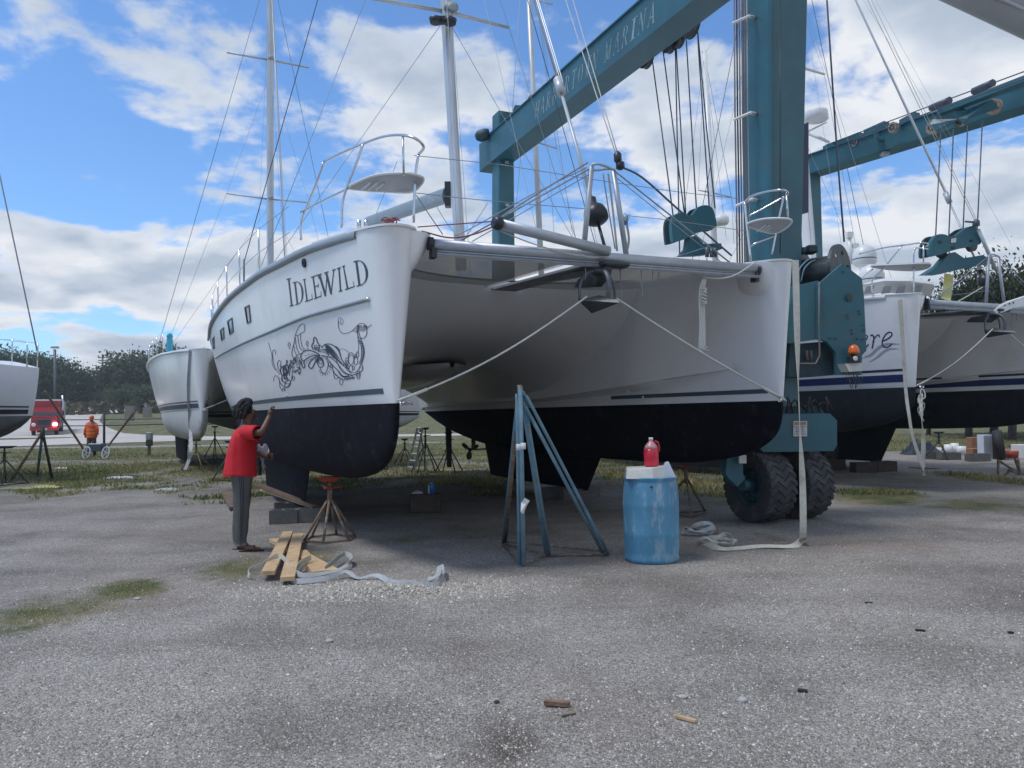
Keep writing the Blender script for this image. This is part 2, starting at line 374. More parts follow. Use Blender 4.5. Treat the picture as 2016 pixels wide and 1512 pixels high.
def build_ground():
    ys = list(np.arange(2.4, 16, .12)) + list(np.arange(16, 50, .5)) + list(np.geomspace(50, 1500, 46))
    ys = [-1500, -300, -60, -10, 0, 1.5] + ys
    us = np.concatenate([np.linspace(-1, 1, 150)])
    vx = []; 
    for y in ys:
        half = max(8.0, abs(y) * 1.0 + 4)
        if y > 50: half = y * 1.6 + 40
        if y < 0: half = max(60.0, abs(y) * 1.5)
        vx.append(us * half)
    X = np.array(vx); Y = np.repeat(np.array(ys)[:, None], len(us), 1)
    Z = np.zeros_like(X)
    near = (Y > 2) & (Y < 40)
    Z += near * (((fbm(X, Y, .7, 9.) - .5) * .05 + (fbm(X, Y, 2.6, 31.) - .5) * .022) * np.clip((Y - 2) / 2, 0, 1) * np.clip((40 - Y) / 10, 0, 1))
    hk = np.clip((20 - X) / 30.0, 0, 1)
    Z += np.interp(Y, [a for a, b in _H], [b for a, b in _H]) * hk
    n = len(us)
    faces = [(i * n + k, i * n + k + 1, (i + 1) * n + k + 1, (i + 1) * n + k) for i in range(len(ys) - 1) for k in range(n - 1)]
    me = bpy.data.meshes.new('ground')
    me.from_pydata(list(zip(X.ravel(), Y.ravel(), Z.ravel())), [], faces)
    g = grass_mask(X.ravel(), Y.ravel())
    at = me.attributes.new('grassy', 'FLOAT', 'POINT'); at.data.foreach_set('value', g.astype(np.float32))
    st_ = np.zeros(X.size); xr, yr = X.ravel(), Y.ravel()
    for x0, y0, x1, y1, k in ((930, 1425, 1070, 1520, 1.0), (470, 1395, 640, 1460, .35), (1500, 1350, 1640, 1400, .35), (940, 930, 1500, 1010, .5), (1680, 1240, 1960, 1330, .4), (380, 1225, 560, 1270, .45), (1120, 1300, 1210, 1345, .3), (560, 985, 1000, 1040, .45)):  # dark ground spots, plus shade under the hulls painted into the colour
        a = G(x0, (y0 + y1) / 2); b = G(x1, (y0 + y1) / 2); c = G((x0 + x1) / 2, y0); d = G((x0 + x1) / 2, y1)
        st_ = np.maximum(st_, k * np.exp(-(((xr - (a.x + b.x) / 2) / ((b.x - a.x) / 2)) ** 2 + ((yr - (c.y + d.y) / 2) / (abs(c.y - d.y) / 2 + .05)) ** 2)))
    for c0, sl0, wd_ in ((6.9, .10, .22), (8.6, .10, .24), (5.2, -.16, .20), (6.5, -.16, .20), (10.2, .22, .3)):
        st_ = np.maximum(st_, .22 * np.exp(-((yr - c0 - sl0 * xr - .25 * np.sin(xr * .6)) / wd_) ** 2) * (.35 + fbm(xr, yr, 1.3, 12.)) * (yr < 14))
    st_ = st_ * (.5 + fbm(xr, yr, 2.2, 15.)) + .20 * sstep(yr + (fbm(xr, yr, .5, 21.) - .5) * 5 + .25 * xr, 6.2, 10.5) * (1 - sstep(yr, 30, 45))  # ground also painted gradually darker towards the boats
    at = me.attributes.new('stain_shade', 'FLOAT', 'POINT'); at.data.foreach_set('value', st_.astype(np.float32))
    me.polygons.foreach_set('use_smooth', [True] * len(faces))
    m = bpy.data.materials.new('gravel_ground'); m.use_nodes = True; nt = m.node_tree; N, L = nt.nodes, nt.links
    b = N['Principled BSDF']; b.inputs['Roughness'].default_value = .9; b.inputs['Specular IOR Level'].default_value = .25
    tc = N.new('ShaderNodeTexCoord')
    def nz(scale, det=5, rough=.6, st=None):
        x = N.new('ShaderNodeTexNoise'); x.inputs['Scale'].default_value = scale; x.inputs['Detail'].default_value = det; x.inputs['Roughness'].default_value = rough
        if st:
            mp = N.new('ShaderNodeMapping'); mp.inputs['Scale'].default_value = st; L.new(tc.outputs['Object'], mp.inputs[0]); L.new(mp.outputs[0], x.inputs['Vector'])
        else: L.new(tc.outputs['Object'], x.inputs['Vector'])
        return x.outputs[0]
    def ramp(src, stops):
        r = N.new('ShaderNodeValToRGB'); L.new(src, r.inputs[0]); e = r.color_ramp.elements
        e[0].position, e[0].color = stops[0][0], (*stops[0][1], 1); e[1].position, e[1].color = stops[-1][0], (*stops[-1][1], 1)
        for p, c in stops[1:-1]: q = e.new(p); q.color = (*c, 1)
        return r.outputs[0]
    def mixc(f, a, c, blend='MIX'):
        x = N.new('ShaderNodeMix'); x.data_type = 'RGBA'; x.blend_type = blend
        if isinstance(f, float): x.inputs['Factor'].default_value = f
        else: L.new(f, x.inputs['Factor'])
        for k, v in (('A', a), ('B', c)):
            if isinstance(v, tuple): x.inputs[k].default_value = (*v, 1)
            else: L.new(v, x.inputs[k])
        return x.outputs['Result']
    base = ramp(nz(.55, 8, .62), [(.26, (.155, .142, .124)), (.42, (.275, .256, .230)), (.58, (.385, .360, .325)), (.76, (.285, .248, .208))])
    vor = N.new('ShaderNodeTexVoronoi'); vor.inputs['Scale'].default_value = 85; L.new(tc.outputs['Object'], vor.inputs['Vector'])
    sp = N.new('ShaderNodeSeparateColor'); L.new(vor.outputs['Color'], sp.inputs[0])
    chips = ramp(sp.outputs[0], [(.0, (.45, .44, .44)), (.35, (.82, .80, .80)), (.7, (1.05, 1.03, 1.02)), (.92, (1.35, 1.35, 1.35)), (1.0, (1.9, 1.9, 1.9))])
    c1 = mixc(.75, base, chips, 'MULTIPLY')
    red = ramp(nz(.35, 4, .5), [(.55, (0, 0, 0)), (.72, (1, 1, 1))])
    rs = N.new('ShaderNodeSeparateColor'); L.new(red, rs.inputs[0])
    rm = N.new('ShaderNodeMath'); rm.operation = 'MULTIPLY'; rm.inputs[1].default_value = .6; L.new(rs.outputs[0], rm.inputs[0])
    c2 = mixc(rm.outputs[0], c1, (.24, .175, .14))
    # damp dark streaks
    dk = ramp(nz(.9, 6, .7, (.35, 1.4, 1)), [(.56, (0, 0, 0)), (.68, (1, 1, 1))])
    ds = N.new('ShaderNodeSeparateColor'); L.new(dk, ds.inputs[0])
    dm = N.new('ShaderNodeMath'); dm.operation = 'MULTIPLY'; dm.inputs[1].default_value = .28; L.new(ds.outputs[0], dm.inputs[0])
    c3 = mixc(dm.outputs[0], c2, (.10, .092, .085))
    sa = N.new('ShaderNodeAttribute'); sa.attribute_name = 'stain_shade'
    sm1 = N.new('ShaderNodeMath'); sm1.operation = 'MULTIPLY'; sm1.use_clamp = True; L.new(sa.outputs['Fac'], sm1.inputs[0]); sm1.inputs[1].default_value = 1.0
    c3 = mixc(sm1.outputs[0], c3, mixc(.5, (.075, .066, .058), mixc(1.0, c3, (.5, .47, .44), 'MULTIPLY')))  # spots, tracks and painted under-hull shade darken the gravel colour
    at_ = N.new('ShaderNodeAttribute'); at_.attribute_name = 'grassy'
    ng = nz(5, 6, .7)
    mm = N.new('ShaderNodeMath'); mm.operation = 'ADD'; L.new(at_.outputs['Fac'], mm.inputs[0])
    m2 = N.new('ShaderNodeMath'); m2.operation = 'MULTIPLY_ADD'; L.new(ng, m2.inputs[0]); m2.inputs[1].default_value = .8; m2.inputs[2].default_value = -.4
    L.new(m2.outputs[0], mm.inputs[1])
    mr = N.new('ShaderNodeMapRange'); mr.inputs[1].default_value = .28; mr.inputs[2].default_value = .62; L.new(mm.outputs[0], mr.inputs[0])
    gcol = ramp(nz(1.3, 6, .65), [(.3, (.055, .07, .028)), (.45, (.10, .115, .045)), (.57, (.19, .165, .085)), (.72, (.23, .19, .13))])
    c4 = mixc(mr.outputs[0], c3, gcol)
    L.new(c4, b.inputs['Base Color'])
    bp = N.new('ShaderNodeBump'); bp.inputs['Strength'].default_value = .9; bp.inputs['Distance'].default_value = .012
    v2 = N.new('ShaderNodeTexVoronoi'); v2.inputs['Scale'].default_value = 85; L.new(tc.outputs['Object'], v2.inputs['Vector'])
    L.new(v2.outputs['Distance'], bp.inputs['Height']); bp.invert = True
    b2 = N.new('ShaderNodeBump'); b2.inputs['Strength'].default_value = .6; b2.inputs['Distance'].default_value = .05
    L.new(nz(7, 6, .65), b2.inputs['Height']); L.new(b2.outputs[0], bp.inputs['Normal']); L.new(bp.outputs[0], b.inputs['Normal'])
    me.materials.append(m); me.update()
    o = bpy.data.objects.new('ground', me); col.objects.link(o)
    tag(o, 'grey crushed-stone boatyard ground with grass patches', kind='structure')
build_ground()
def gz(x, y):
    """height of the ground sheet, vectorised"""
    x = np.asarray(x, float); y = np.asarray(y, float)
    return (((fbm(x, y, .7, 9.) - .5) * .05 + (fbm(x, y, 2.6, 31.) - .5) * .022) * np.clip((y - 2) / 2, 0, 1) * np.clip((40 - y) / 10, 0, 1)) + np.interp(y, [a for a, b in _H], [b for a, b in _H]) * np.clip((20 - x) / 30.0, 0, 1)
def GP(px, py, dz=0.0):
    p = G(px, py); p.z = float(gz(p.x, p.y)) + dz; return p

def fast_mesh(name, V, F, mat_, attr=None, k=3):
    me = bpy.data.meshes.new(name)
    me.vertices.add(len(V)); me.vertices.foreach_set('co', np.asarray(V, np.float32).ravel())
    nf = len(F); me.loops.add(nf * k); me.loops.foreach_set('vertex_index', np.asarray(F, np.int32).ravel())
    me.polygons.add(nf); me.polygons.foreach_set('loop_start', np.arange(0, nf * k, k, dtype=np.int32))
    me.update(calc_edges=True)
    if attr is not None:
        a = me.attributes.new('tone', 'FLOAT', 'POINT'); a.data.foreach_set('value', np.asarray(attr, np.float32))
    me.materials.append(mat_)
    return me
def tone_mat(name, stops, rough=.9, transl=0.0):
    m = bpy.data.materials.new(name); m.use_nodes = True; N, L = m.node_tree.nodes, m.node_tree.links
    b = N['Principled BSDF']; b.inputs['Roughness'].default_value = rough; b.inputs['Specular IOR Level'].default_value = .25
    a = N.new('ShaderNodeAttribute'); a.attribute_name = 'tone'; r = N.new('ShaderNodeValToRGB'); L.new(a.outputs['Fac'], r.inputs[0])
    e = r.color_ramp.elements; e[0].position, e[0].color = stops[0][0], (*stops[0][1], 1); e[1].position, e[1].color = stops[-1][0], (*stops[-1][1], 1)
    for p, c in stops[1:-1]: q = e.new(p); q.color = (*c, 1)
    L.new(r.outputs[0], b.inputs['Base Color'])
    if transl > 0:
        t = N.new('ShaderNodeBsdfTranslucent'); L.new(r.outputs[0], t.inputs[0]); mx = N.new('ShaderNodeMixShader'); mx.inputs[0].default_value = transl
        L.new(b.outputs[0], mx.inputs[1]); L.new(t.outputs[0], mx.inputs[2]); L.new(mx.outputs[0], N['Material Output'].inputs[0])
    return m

def scatter_points(n, d0, d1, power=1.0):
    d = 1 / (1 / d0 + (1 / d1 - 1 / d0) * nrng.random(n) ** power)     # denser near the camera, as the picture shows it
    x = (nrng.random(n) * 2 - 1) * .74 * d
    return x, d
def build_gravel():
    n = 110000
    x, y = scatter_points(n, 3.1, 16)
    keep = nrng.random(n) > grass_mask(x, y) * .95
    dens = fbm(x, y, .6, 3.); keep &= nrng.random(n) < (.35 + dens * .9)
    x, y = x[keep], y[keep]; n = len(x)
    # the bright loose heap by the wood pile
    p = G(760, 1162); k = 6500
    hx = p.x + nrng.normal(size=k) * .60; hy = p.y + nrng.normal(size=k) * .22
    x = np.concatenate([x, hx]); y = np.concatenate([y, hy])
    tone = nrng.random(n) ** 1.1; tone = np.concatenate([tone, .45 + .55 * nrng.random(k)]); n += k
    z = gz(x, y)
    s = (.0028 + .0062 * nrng.random(n) ** 2.2); s[-k:] *= 1.7; z[-k:] += .035 * np.exp(-((x[-k:] - p.x) / .6) ** 2 - ((y[-k:] - p.y) / .22) ** 2) * nrng.random(k); s = s * 1.0
    s = s * (1 + (nrng.random(n) > .985) * 1.1)
    ang = nrng.random(n) * 6.28; a2 = .6 + .8 * nrng.random(n)
    base = np.array([[1, 0, -.3], [-.2, .9, -.3], [-1, -.1, -.3], [.1, -.9, -.3], [0, 0, .75]])
    V = np.zeros((n, 5, 3))
    for i in range(5):
        bx, by, bz = base[i]; jx = bx * a2 + (nrng.random(n) - .5) * .5; jy = by + (nrng.random(n) - .5) * .5
        V[:, i, 0] = x + s * (jx * np.cos(ang) - jy * np.sin(ang)); V[:, i, 1] = y + s * (jx * np.sin(ang) + jy * np.cos(ang)); V[:, i, 2] = z + s * bz + .001
    f = np.array([[0, 1, 4], [1, 2, 4], [2, 3, 4], [3, 0, 4]])
    F = (np.arange(n)[:, None, None] * 5 + f[None]).reshape(-1, 3)
    m = tone_mat('gravel_chips', [(0, (.13, .115, .095)), (.45, (.28, .255, .22)), (.78, (.40, .370, .325)), (.95, (.54, .51, .46)), (1, (.74, .71, .65))])
    me = fast_mesh('gravel', V.reshape(-1, 3), F, m, np.repeat(tone, 5))
    o = bpy.data.objects.new('gravel', me); col.objects.link(o)
    tag(o, 'loose grey and white gravel chips over the yard', 'gravel', kind='stuff')
build_gravel()

def build_grass():
    for name, n, d0, d1, hgt, wid, lab in (('grass', 130000, 3.2, 17, .030, .0032, 'short patchy green and yellow grass growing through the gravel'),
                                           ('grass', 130000, 14, 48, .075, .012, 'taller green verge grass behind the boats')):
        x, y = scatter_points(n, d0, d1)
        g = grass_mask(x, y); keep = nrng.random(n) < np.clip((g - .30) * 2.2, 0, 1)
        x, y, g = x[keep], y[keep], g[keep]; n = len(x); z = gz(x, y)
        h = hgt * (.35 + nrng.random(n)) * (.5 + g); w = wid * (.6 + nrng.random(n)); ang = nrng.random(n) * 3.14
        lx = (nrng.random(n) - .5) * h * 1.3; ly = (nrng.random(n) - .5) * h * 1.3
        V = np.zeros((n, 3, 3))
        V[:, 0] = np.stack([x - w * np.cos(ang), y - w * np.sin(ang), z], 1); V[:, 1] = np.stack([x + w * np.cos(ang), y + w * np.sin(ang), z], 1)
        V[:, 2] = np.stack([x + lx, y + ly, z + h], 1)
        dry = fbm(x, y, .5, 7.); tone = np.clip(nrng.random(n) * .6 + (dry - .30) * 1.3 + .05 * (y > 16) + .34 * (y < 9), 0, 1)
        m = tone_mat('grass_blades_' + str(int(d0)), [(0, (.06, .095, .03)), (.35, (.125, .175, .05)), (.6, (.27, .26, .10)), (1, (.46, .38, .21))], .8, .3)
        me = fast_mesh(name, V.reshape(-1, 3), np.arange(n * 3).reshape(-1, 3), m, np.repeat(tone, 3))
        o = bpy.data.objects.new(name, me); col.objects.link(o); tag(o, lab, 'grass', kind='stuff')
build_grass()

def build_road():
    near = [(-60, 884, 45), (30, 880, 48), (130, 876, 50.5), (250, 872, 53), (350, 869, 55), (440, 866, 57), (600, 863, 58), (1100, 850, 60)]
    far = [(1100, 843, 66), (600, 857, 66), (440, 860, 67), (305, 858, 75), (245, 850, 80), (212, 838, 89), (196, 827, 98), (200, 819, 118), (228, 813, 150), (120, 813, 150), (60, 815, 130), (0, 822, 110), (-60, 830, 100)]
    def P(t): p = W(*t); return (p.x, p.y)
    n = 26
    # left/right borders of the road as functions of depth
    mb = MB()
    a = [P(t) for t in near]; bfar = [P(t) for t in far]
    # strip along the yard
    top = [P(t) for t in [(-60, 853, 66), (30, 853, 66), (130, 853, 70), (250, 851, 78), (305, 858, 75), (440, 860, 67), (600, 857, 66), (1100, 843, 66)]]
    rows = []
    for k in range(9):
        f = k / 8
        rows.append([(a[i][0] * (1 - f) + top[i][0] * f, a[i][1] * (1 - f) + top[i][1] * f) for i in range(8)])
    mb.loft([[Vector((x, y, terr(x, y) + .03)) for x, y in r] for r in rows], False)
    # body climbing away
    right = [P(t) for t in [(305, 858, 75), (245, 850, 80), (212, 838, 89), (196, 827, 98), (200, 819, 118), (228, 813, 150)]]
    left = [(-62, 66), (-64, 80), (-65, 89), (-66, 98), (-74, 118), (-92, 150)]
    rows = []
    for i in range(len(right) - 1):
        for k in range(4):
            f = k / 4; r0 = [right[i][j] * (1 - f) + right[i + 1][j] * f for j in (0, 1)]; l0 = [left[i][j] * (1 - f) + left[i + 1][j] * f for j in (0, 1)]
            rows.append([(l0[0] * (1 - q) + r0[0] * q, l0[1] * (1 - q) + r0[1] * q) for q in np.linspace(0, 1, 9)])
    mb.loft([[Vector((x, y, terr(x, y) + .045)) for x, y in r] for r in rows], False)
    o = mb.build('road', mat('pale_concrete_road', (.50, .46, .41), .85, var=.12, scale=.4, dirt=(.36, .33, .29), dirt_amt=.6, dirt_scale=.25, bump=.1, bscale=5))
    tag(o, 'pale concrete road curving away behind the yard', kind='structure')
build_road()

# ------------------------------------------------------------------ catamarans
AFT = Vector((-.408, .913, 0)); UL = Vector((.913, .408, 0)); UP = Vector((0, 0, 1))
def pch(pts):
    xs = [p[0] for p in pts]; ys = [p[1] for p in pts]
    n = len(xs); d = [(ys[i + 1] - ys[i]) / (xs[i + 1] - xs[i]) for i in range(n - 1)]
    m = [d[0]] + [0 if d[i - 1] * d[i] <= 0 else 2 * d[i - 1] * d[i] / (d[i - 1] + d[i]) for i in range(1, n - 1)] + [d[-1]]
    def f(x):
        if x <= xs[0]: return ys[0]
        if x >= xs[-1]: return ys[-1]
        i = 0
        while xs[i + 1] < x: i += 1
        h = xs[i + 1] - xs[i]; t = (x - xs[i]) / h
        return ys[i] * (1 + 2 * t) * (1 - t) ** 2 + h * m[i] * t * (1 - t) ** 2 + ys[i + 1] * t * t * (3 - 2 * t) + h * m[i + 1] * t * t * (t - 1)
    return f
f_bd = pch([(0, 0), (.01, .055), (.03, .098), (.07, .150), (.14, .205), (.3, .275), (.56, .355), (1, .48), (1.59, .63), (2.5, .76), (4, .93), (7, 1.13), (10, 1.2), (13.5, 1.1)])
f_bi = pch([(0, 0), (.01, .055), (.03, .098), (.07, .150), (.14, .195), (.3, .235), (.56, .275), (1, .34), (1.59, .44), (2.5, .60), (4, .85), (7, 1.1), (10, 1.1), (13.5, .8)])
f_bw = pch([(0, 0), (.01, .022), (.05, .040), (.2, .075), (.5, .135), (1, .22), (2, .38), (4, .60), (7, .75), (10, .7), (13.2, .5)])
f_zb = pch([(0, 0), (.008, -.10), (.03, -.24), (.08, -.36), (.16, -.45), (.3, -.54), (.5, -.63), (1, -.75), (2, -.86), (4, -.9), (7, -.9), (9, -.82), (11, -.60), (12.5, -.32), (13.2, -.10)])
f_zs = pch([(0, 1.70), (.5, 1.73), (2, 1.78), (4, 1.86), (8, 1.92), (13.5, 1.90)])
f_zc = pch([(0, .46), (6.3, .14), (13.5, .10)])
LW = 13.2
def hull_pt(v, f, inner, outs):
    """v in 0..1 from waterline to deck; outs=+1/-1 gives lateral sign"""
    s0 = -.14 * v; s1 = LW + .2 * v; s = s0 + f * (s1 - s0); q = s - s0
    zs = f_zs(max(0, s)); z = v * zs
    bw = f_bw(q)
    if not inner:
        bd = f_bd(q); b = bw + (bd - bw) * (v ** .72)
    else:
        bi = f_bi(q); zc = f_zc(q); st = .16 * min(1, max(0, (q - .5) / 3))
        b = bw + (bi - bw) * (v ** 1.0)
        if z < zc - 1e-6: b -= st * (1 - .25 * (1 - z / zc))
        b = max(b, min(bw, b) if False else .7 * bw)
    return s, outs * b, z
NS = 84
def fr(k): return (k / NS) ** 1.9
def hull_mesh(P, t0, outs, parent, white, bottom, name='hull'):
    mb = MB()
    vo = [0, .02, .08, .16, .26, .36, .46, .56, .66, .76, .84, .91, .96, 1.0]
    rings_o = [[P(s, t0 + t, z) for s, t, z in (hull_pt(v, fr(k), False, outs) for k in range(NS + 1))] for v in vo]
    mb.loft(rings_o, False, sm=True)
    # inner side with the chine: rows follow the chine height
    rows = []
    for j in range(18):
        r = []
        for k in range(NS + 1):
            f = fr(k); q = f * LW; zs = f_zs(q); vc = f_zc(q) / zs
            if j < 4: v = vc * j / 3 * .9999 if j < 3 else vc * .9985
            else: v = vc + (1 - vc) * (j - 4) / 13
            if j == 4: v = vc * 1.0001 + .004
            s, t, z = hull_pt(v, f, True, -outs); r.append(P(s, t0 + t, z))
        rows.append(r)
    mb.loft(rows, False, sm=True)
    # bottom
    def bot(j, M, sg):
        th = j / M * math.pi / 2; out = []
        for k in range(NS + 1):
            f = fr(k); q = f * LW; b = f_bw(q); b = b * (math.cos(th) ** .75 if j < M else 0); z = f_zb(q) * math.sin(th) ** .95
            # inner edge pulled in by the chine step
            if sg == -outs:
                s0_, t0_, _ = hull_pt(0, f, True, -outs); b *= abs(t0_) / max(1e-6, f_bw(q))
            out.append(P(q + .0, t0 + sg * b, z))
        return out
    M = 12
    for sg in (1, -1): mb.loft([bot(j, M, sg) for j in range(M + 1)], False, mi=1, sm=True)
    # deck
    to = rings_o[-1]; ti = rows[-1]; mid = [(a + b) / 2 + Vector((0, 0, .03)) for a, b in zip(to, ti)]
    mb.loft([to, mid, ti], False, mi=0)
    # transom
    cap = [r[-1] for r in rings_o][::-1] + [bot(j, M, outs)[-1] for j in range(1, M + 1)] + [bot(j, M, -outs)[-1] for j in range(M - 1, 0, -1)] + [r[-1] for r in rows]
    mb.add(cap, [tuple(range(len(cap)))], 0)
    o = mb.build(name, [white, bottom], parent, sharp=40)
    return o, mb
def ribbon_on_hull(P, t0, outs, inner, z0, z1, sa, sb, off, n=60):
    """strip lying on the topsides between heights z0 and z1"""
    rows = [[], []]
    for k in range(n + 1):
        s = sa + (sb - sa) * k / n
        for i, z in enumerate((z0, z1)):
            v = z / f_zs(s); s0 = -.14 * v; s1 = LW + .2 * v; f = (s - s0) / (s1 - s0)
            a = hull_pt(v, f, inner, -outs if inner else outs)
            tt = a[1] + (off if a[1] > 0 else -off)
            rows[i].append(P(a[0], t0 + tt, a[2]))
    mb = MB(); mb.loft(rows, False, sm=True)
    return mb
def tubeline(mb, pts, r, n=6): mb.tube(pts, r, n); return mb

def catamaran(name, label, O, wl, opt):
    global AFT, UL
    AFT0, UL0 = AFT, UL
    if opt.get('ang'):
        AFT = Vector((-math.sin(R(opt['ang'])), math.cos(R(opt['ang'])), 0)); UL = Vector((math.cos(R(opt['ang'])), math.sin(R(opt['ang'])), 0))
    AFT_, UL_ = AFT.copy(), UL.copy()
    root = thing(name, label, 'catamaran', Vector((O[0], O[1], 0)), 'catamarans standing in the yard')
    O3 = Vector((O[0], O[1], wl))
    def P(s, t, z): return O3 + AFT_ * s + UL_ * t + UP * z
    HB = opt.get('HB', 2.375)
    white = opt.get('white', gel); bott = opt.get('bottom', antif)
    bv = []
    for sg in (-1, 1):
        o, mb = hull_mesh(P, sg * HB, sg, root, white, bott); bv.append((o, mb))
        # stripes
        for (z0, z1, m_) in opt['stripes']:
            ribbon_on_hull(P, sg * HB, sg, False, z0, z1, .16, 12.6, .004).build('stripe', m_, o)
            ribbon_on_hull(P, sg * HB, sg, True, z0, z1, .16, opt.get('stripe_in', 3.0), .004).build('stripe', m_, o)
        # gunwale: rounded moulding at the deck edge
        pts = []
        for k in range(0, NS + 1):
            s, t, z = hull_pt(1.0, fr(k), False, sg)
            if s > .30: pts.append(P(s, sg * HB + t + sg * .012, z - .045))
        mb = MB(); rings = []
        for ip, p in enumerate(pts):
            g_ = min(1, .1 + ip / 16); rings.append([p + UP * .055 - UL * sg * .02, p + UP * .05 + UL * sg * .025 * g_, p + UL * sg * .034 * g_ + UP * .02, p + UL * sg * .028 * g_ - UP * .02, p - UP * .03 - UL * sg * .01])
        mb.loft(rings, False); mb.build('gunwale', opt.get('gun', grey_pvc), o)
        # keel
        for (sa, sb, sc, sd, za, zb) in (((4.3, 9.7, 4.85, 9.4, -.80, -1.50 - (wl - 1.68)),)):
            mb = MB(); rings = []
            for f in (0, .3, .6, .9, 1.0):
                a = sa + (sc - sa) * f; b = sb + (sd - sb) * f; z = za + (zb - za) * f; w = .17 - .05 * f
                rings.append([P(a + (b - a) * (.5 - .5 * math.cos(2 * math.pi * k / 24)) if True else 0, sg * HB - (.13 if sg < 0 else 0) + w * math.sin(2 * math.pi * k / 24) * (1 - .2 * math.cos(2 * math.pi * k / 24)), z) for k in range(24)])
            mb.loft(rings, True, True); mb.build('keel', antif if bott is whitebot else bott, root, sharp=50)
        # rudder
        mb = MB(); rings = []
        for f in (0, .5, 1.0):
            a, b = 12.1 + .05 * f, 12.6 - .12 * f; z = -.22 + (-1.50 + .22) * f
            rings.append([P(a + (b - a) * (.5 - .5 * math.cos(2 * math.pi * k / 12)), sg * HB + .04 * math.sin(2 * math.pi * k / 12), z) for k in range(12)])
        mb.loft(rings, True, True); mb.build('rudder', bott if bott is not whitebot else antif, root, sharp=50)
        # propeller
        mb = MB(); c = P(10.75, sg * HB, -.98)
        mb.cyl(P(9.6, sg * HB, -.92), P(10.8, sg * HB, -.985), .018, .018, 8); mb.box(P(10.5, sg * HB, -.82), (.03, .10, .3), Matrix.Rotation(math.atan2(AFT.y, AFT.x), 3, 'Z'))
        mb.lathe([(.03, -.08), (.05, -.03), (.05, .04), (.02, .09)], c, AFT, 12)
        for k in range(3):
            an = k * 2.094 + .4; dr = UL * math.cos(an) + UP * math.sin(an); dt = AFT.cross(dr)
            ring = [c + dr * (.04 + .17 * math.sin(math.pi * q / 12) if False else .04 + .11 * (1 - math.cos(2 * math.pi * q / 12)) ) + (dt * .8 + AFT * .4) * .075 * math.sin(2 * math.pi * q / 12) for q in range(12)]
            mb.prism(ring, AFT * .012)
        mb.build('propeller', mat('bronze', (.05, .05, .045), .5, .6, var=.3, scale=8) if 'bronze' not in bpy.data.materials else bpy.data.materials['bronze'], root)
        # shoulder that carries the crossbeam
        mb = MB(); rings = []
        for j in range(9):
            f = j / 8; z = 1.69 - .50 * f; e = .40 - .30 * f ** 1.6; w = .25 + .04 * math.sin(f * 3.14)
            ring = []
            for k in range(13):
                a = -math.pi / 2 + math.pi * k / 12
                ring.append(P(.18 + f * .12 + w * math.sin(a), sg * HB - sg * (e * max(0, math.cos(a)) ** .5), z))
            rings.append(ring)
        mb.loft(rings, False, sm=True); b0 = len(mb.v) - 13 * 9
        mb.add(rings[0], [tuple(range(13))], 0); mb.build('beam_socket', white, o, sharp=50)
        # deck cap over the bow
        mb = MB(); ringo = []
        outl = []
        for k in range(0, 26):
            s, t, z = hull_pt(1.0, fr(k), False, sg); outl.append((s, t))
        inn = []
        for k in range(0, 26):
            s, t, z = hull_pt(1.0, fr(k), True, -sg); inn.append((s, t))
        poly = outl[::-1] + inn[1:]
        sm_ = [(s + (-.02 if s < .1 else 0), t * 1.05) for s, t in poly]
        mb.prism([P(s, sg * HB + t, 1.700 + f_zs(max(0, s)) - f_zs(0)) for s, t in sm_], UP * .022); mb.build('deck_cap', white, o)
    # bridge deck
    mb = MB(); rows = []
    prof = [(2.9, 1.80), (2.92, 1.72), (3.0, 1.58), (3.15, 1.40), (3.45, 1.20), (4.0, 1.02), (5.0, .88), (6.5, .80), (9, .78), (12.3, .80), (12.4, 1.7), (12.3, 1.85), (6, 1.87), (2.95, 1.84)]
    for ri, (s, z) in enumerate(prof):
        r = []
        for k in range(33):
            kk = abs(k - 16) / 16; sg_ = 1 if k > 16 else -1
            s2 = s - (.75 * kk ** 3 * max(0, 1 - (s - 2.9) / 2.0) if s < 5 else 0)
            q = min(s2, 12.5); drop = .62 * min(1, max(0, (q - 2.0) / 3.2)) * kk ** 2.6 if ri < 10 and ri > 0 else 0
            zz = z - drop * min(1, (1.9 - z) / .7); edge = HB - (f_bw(q) + (f_bi(q) - f_bw(q)) * max(.1, zz / 1.8)) + .03
            r.append(P(s2, sg_ * kk * edge, zz))
        rows.append(r)
    mb.loft(rows, False); mb.build('bridge_deck', white, root, sharp=50)
    # nacelle step under the bridge deck
    mb = MB(); rings = []
    for s, w, z in ((5.2, .05, .70), (5.8, .5, .55), (7.5, .7, .45), (10, .7, .45), (11.5, .5, .6)):
        rings.append([P(s, w * math.cos(a), z + (.32 * (1 - abs(math.sin(a)))) if False else .78 - (.78 - z) * math.sin(a) ** .8) for a in [math.pi * k / 12 for k in range(13)]])
    mb.loft(rings, False); mb.build('nacelle', white, root, sharp=50)
    # coachroof
    mb = MB(); rings = []
    for s, w, z in ((5.2, 1.7, 1.86), (5.6, 1.8, 2.15), (6.3, 1.85, 2.38), (8, 1.9, 2.42), (11, 1.9, 2.42), (11.05, 1.9, 1.86)):
        rings.append([P(s, w * x, 1.86 + (z - 1.86) * y) for x, y in ((-1.12, 0), (-1.05, .55), (-.92, .92), (-.6, 1.0), (0, 1.03), (.6, 1.0), (.92, .92), (1.05, .55), (1.12, 0))])
    mb.loft(rings, False); cr = mb.build('coachroof', white, root, sharp=35)
    for k in range(5):
        t = -1.3 + k * .65; mb = MB()
        mb.add([P(5.36, t - .24, 2.00), P(5.36, t + .24, 2.00), P(5.60, t + .22, 2.20), P(5.60, t - .22, 2.20)], [(0, 1, 2, 3)]); mb.build('window', glass_d, cr)
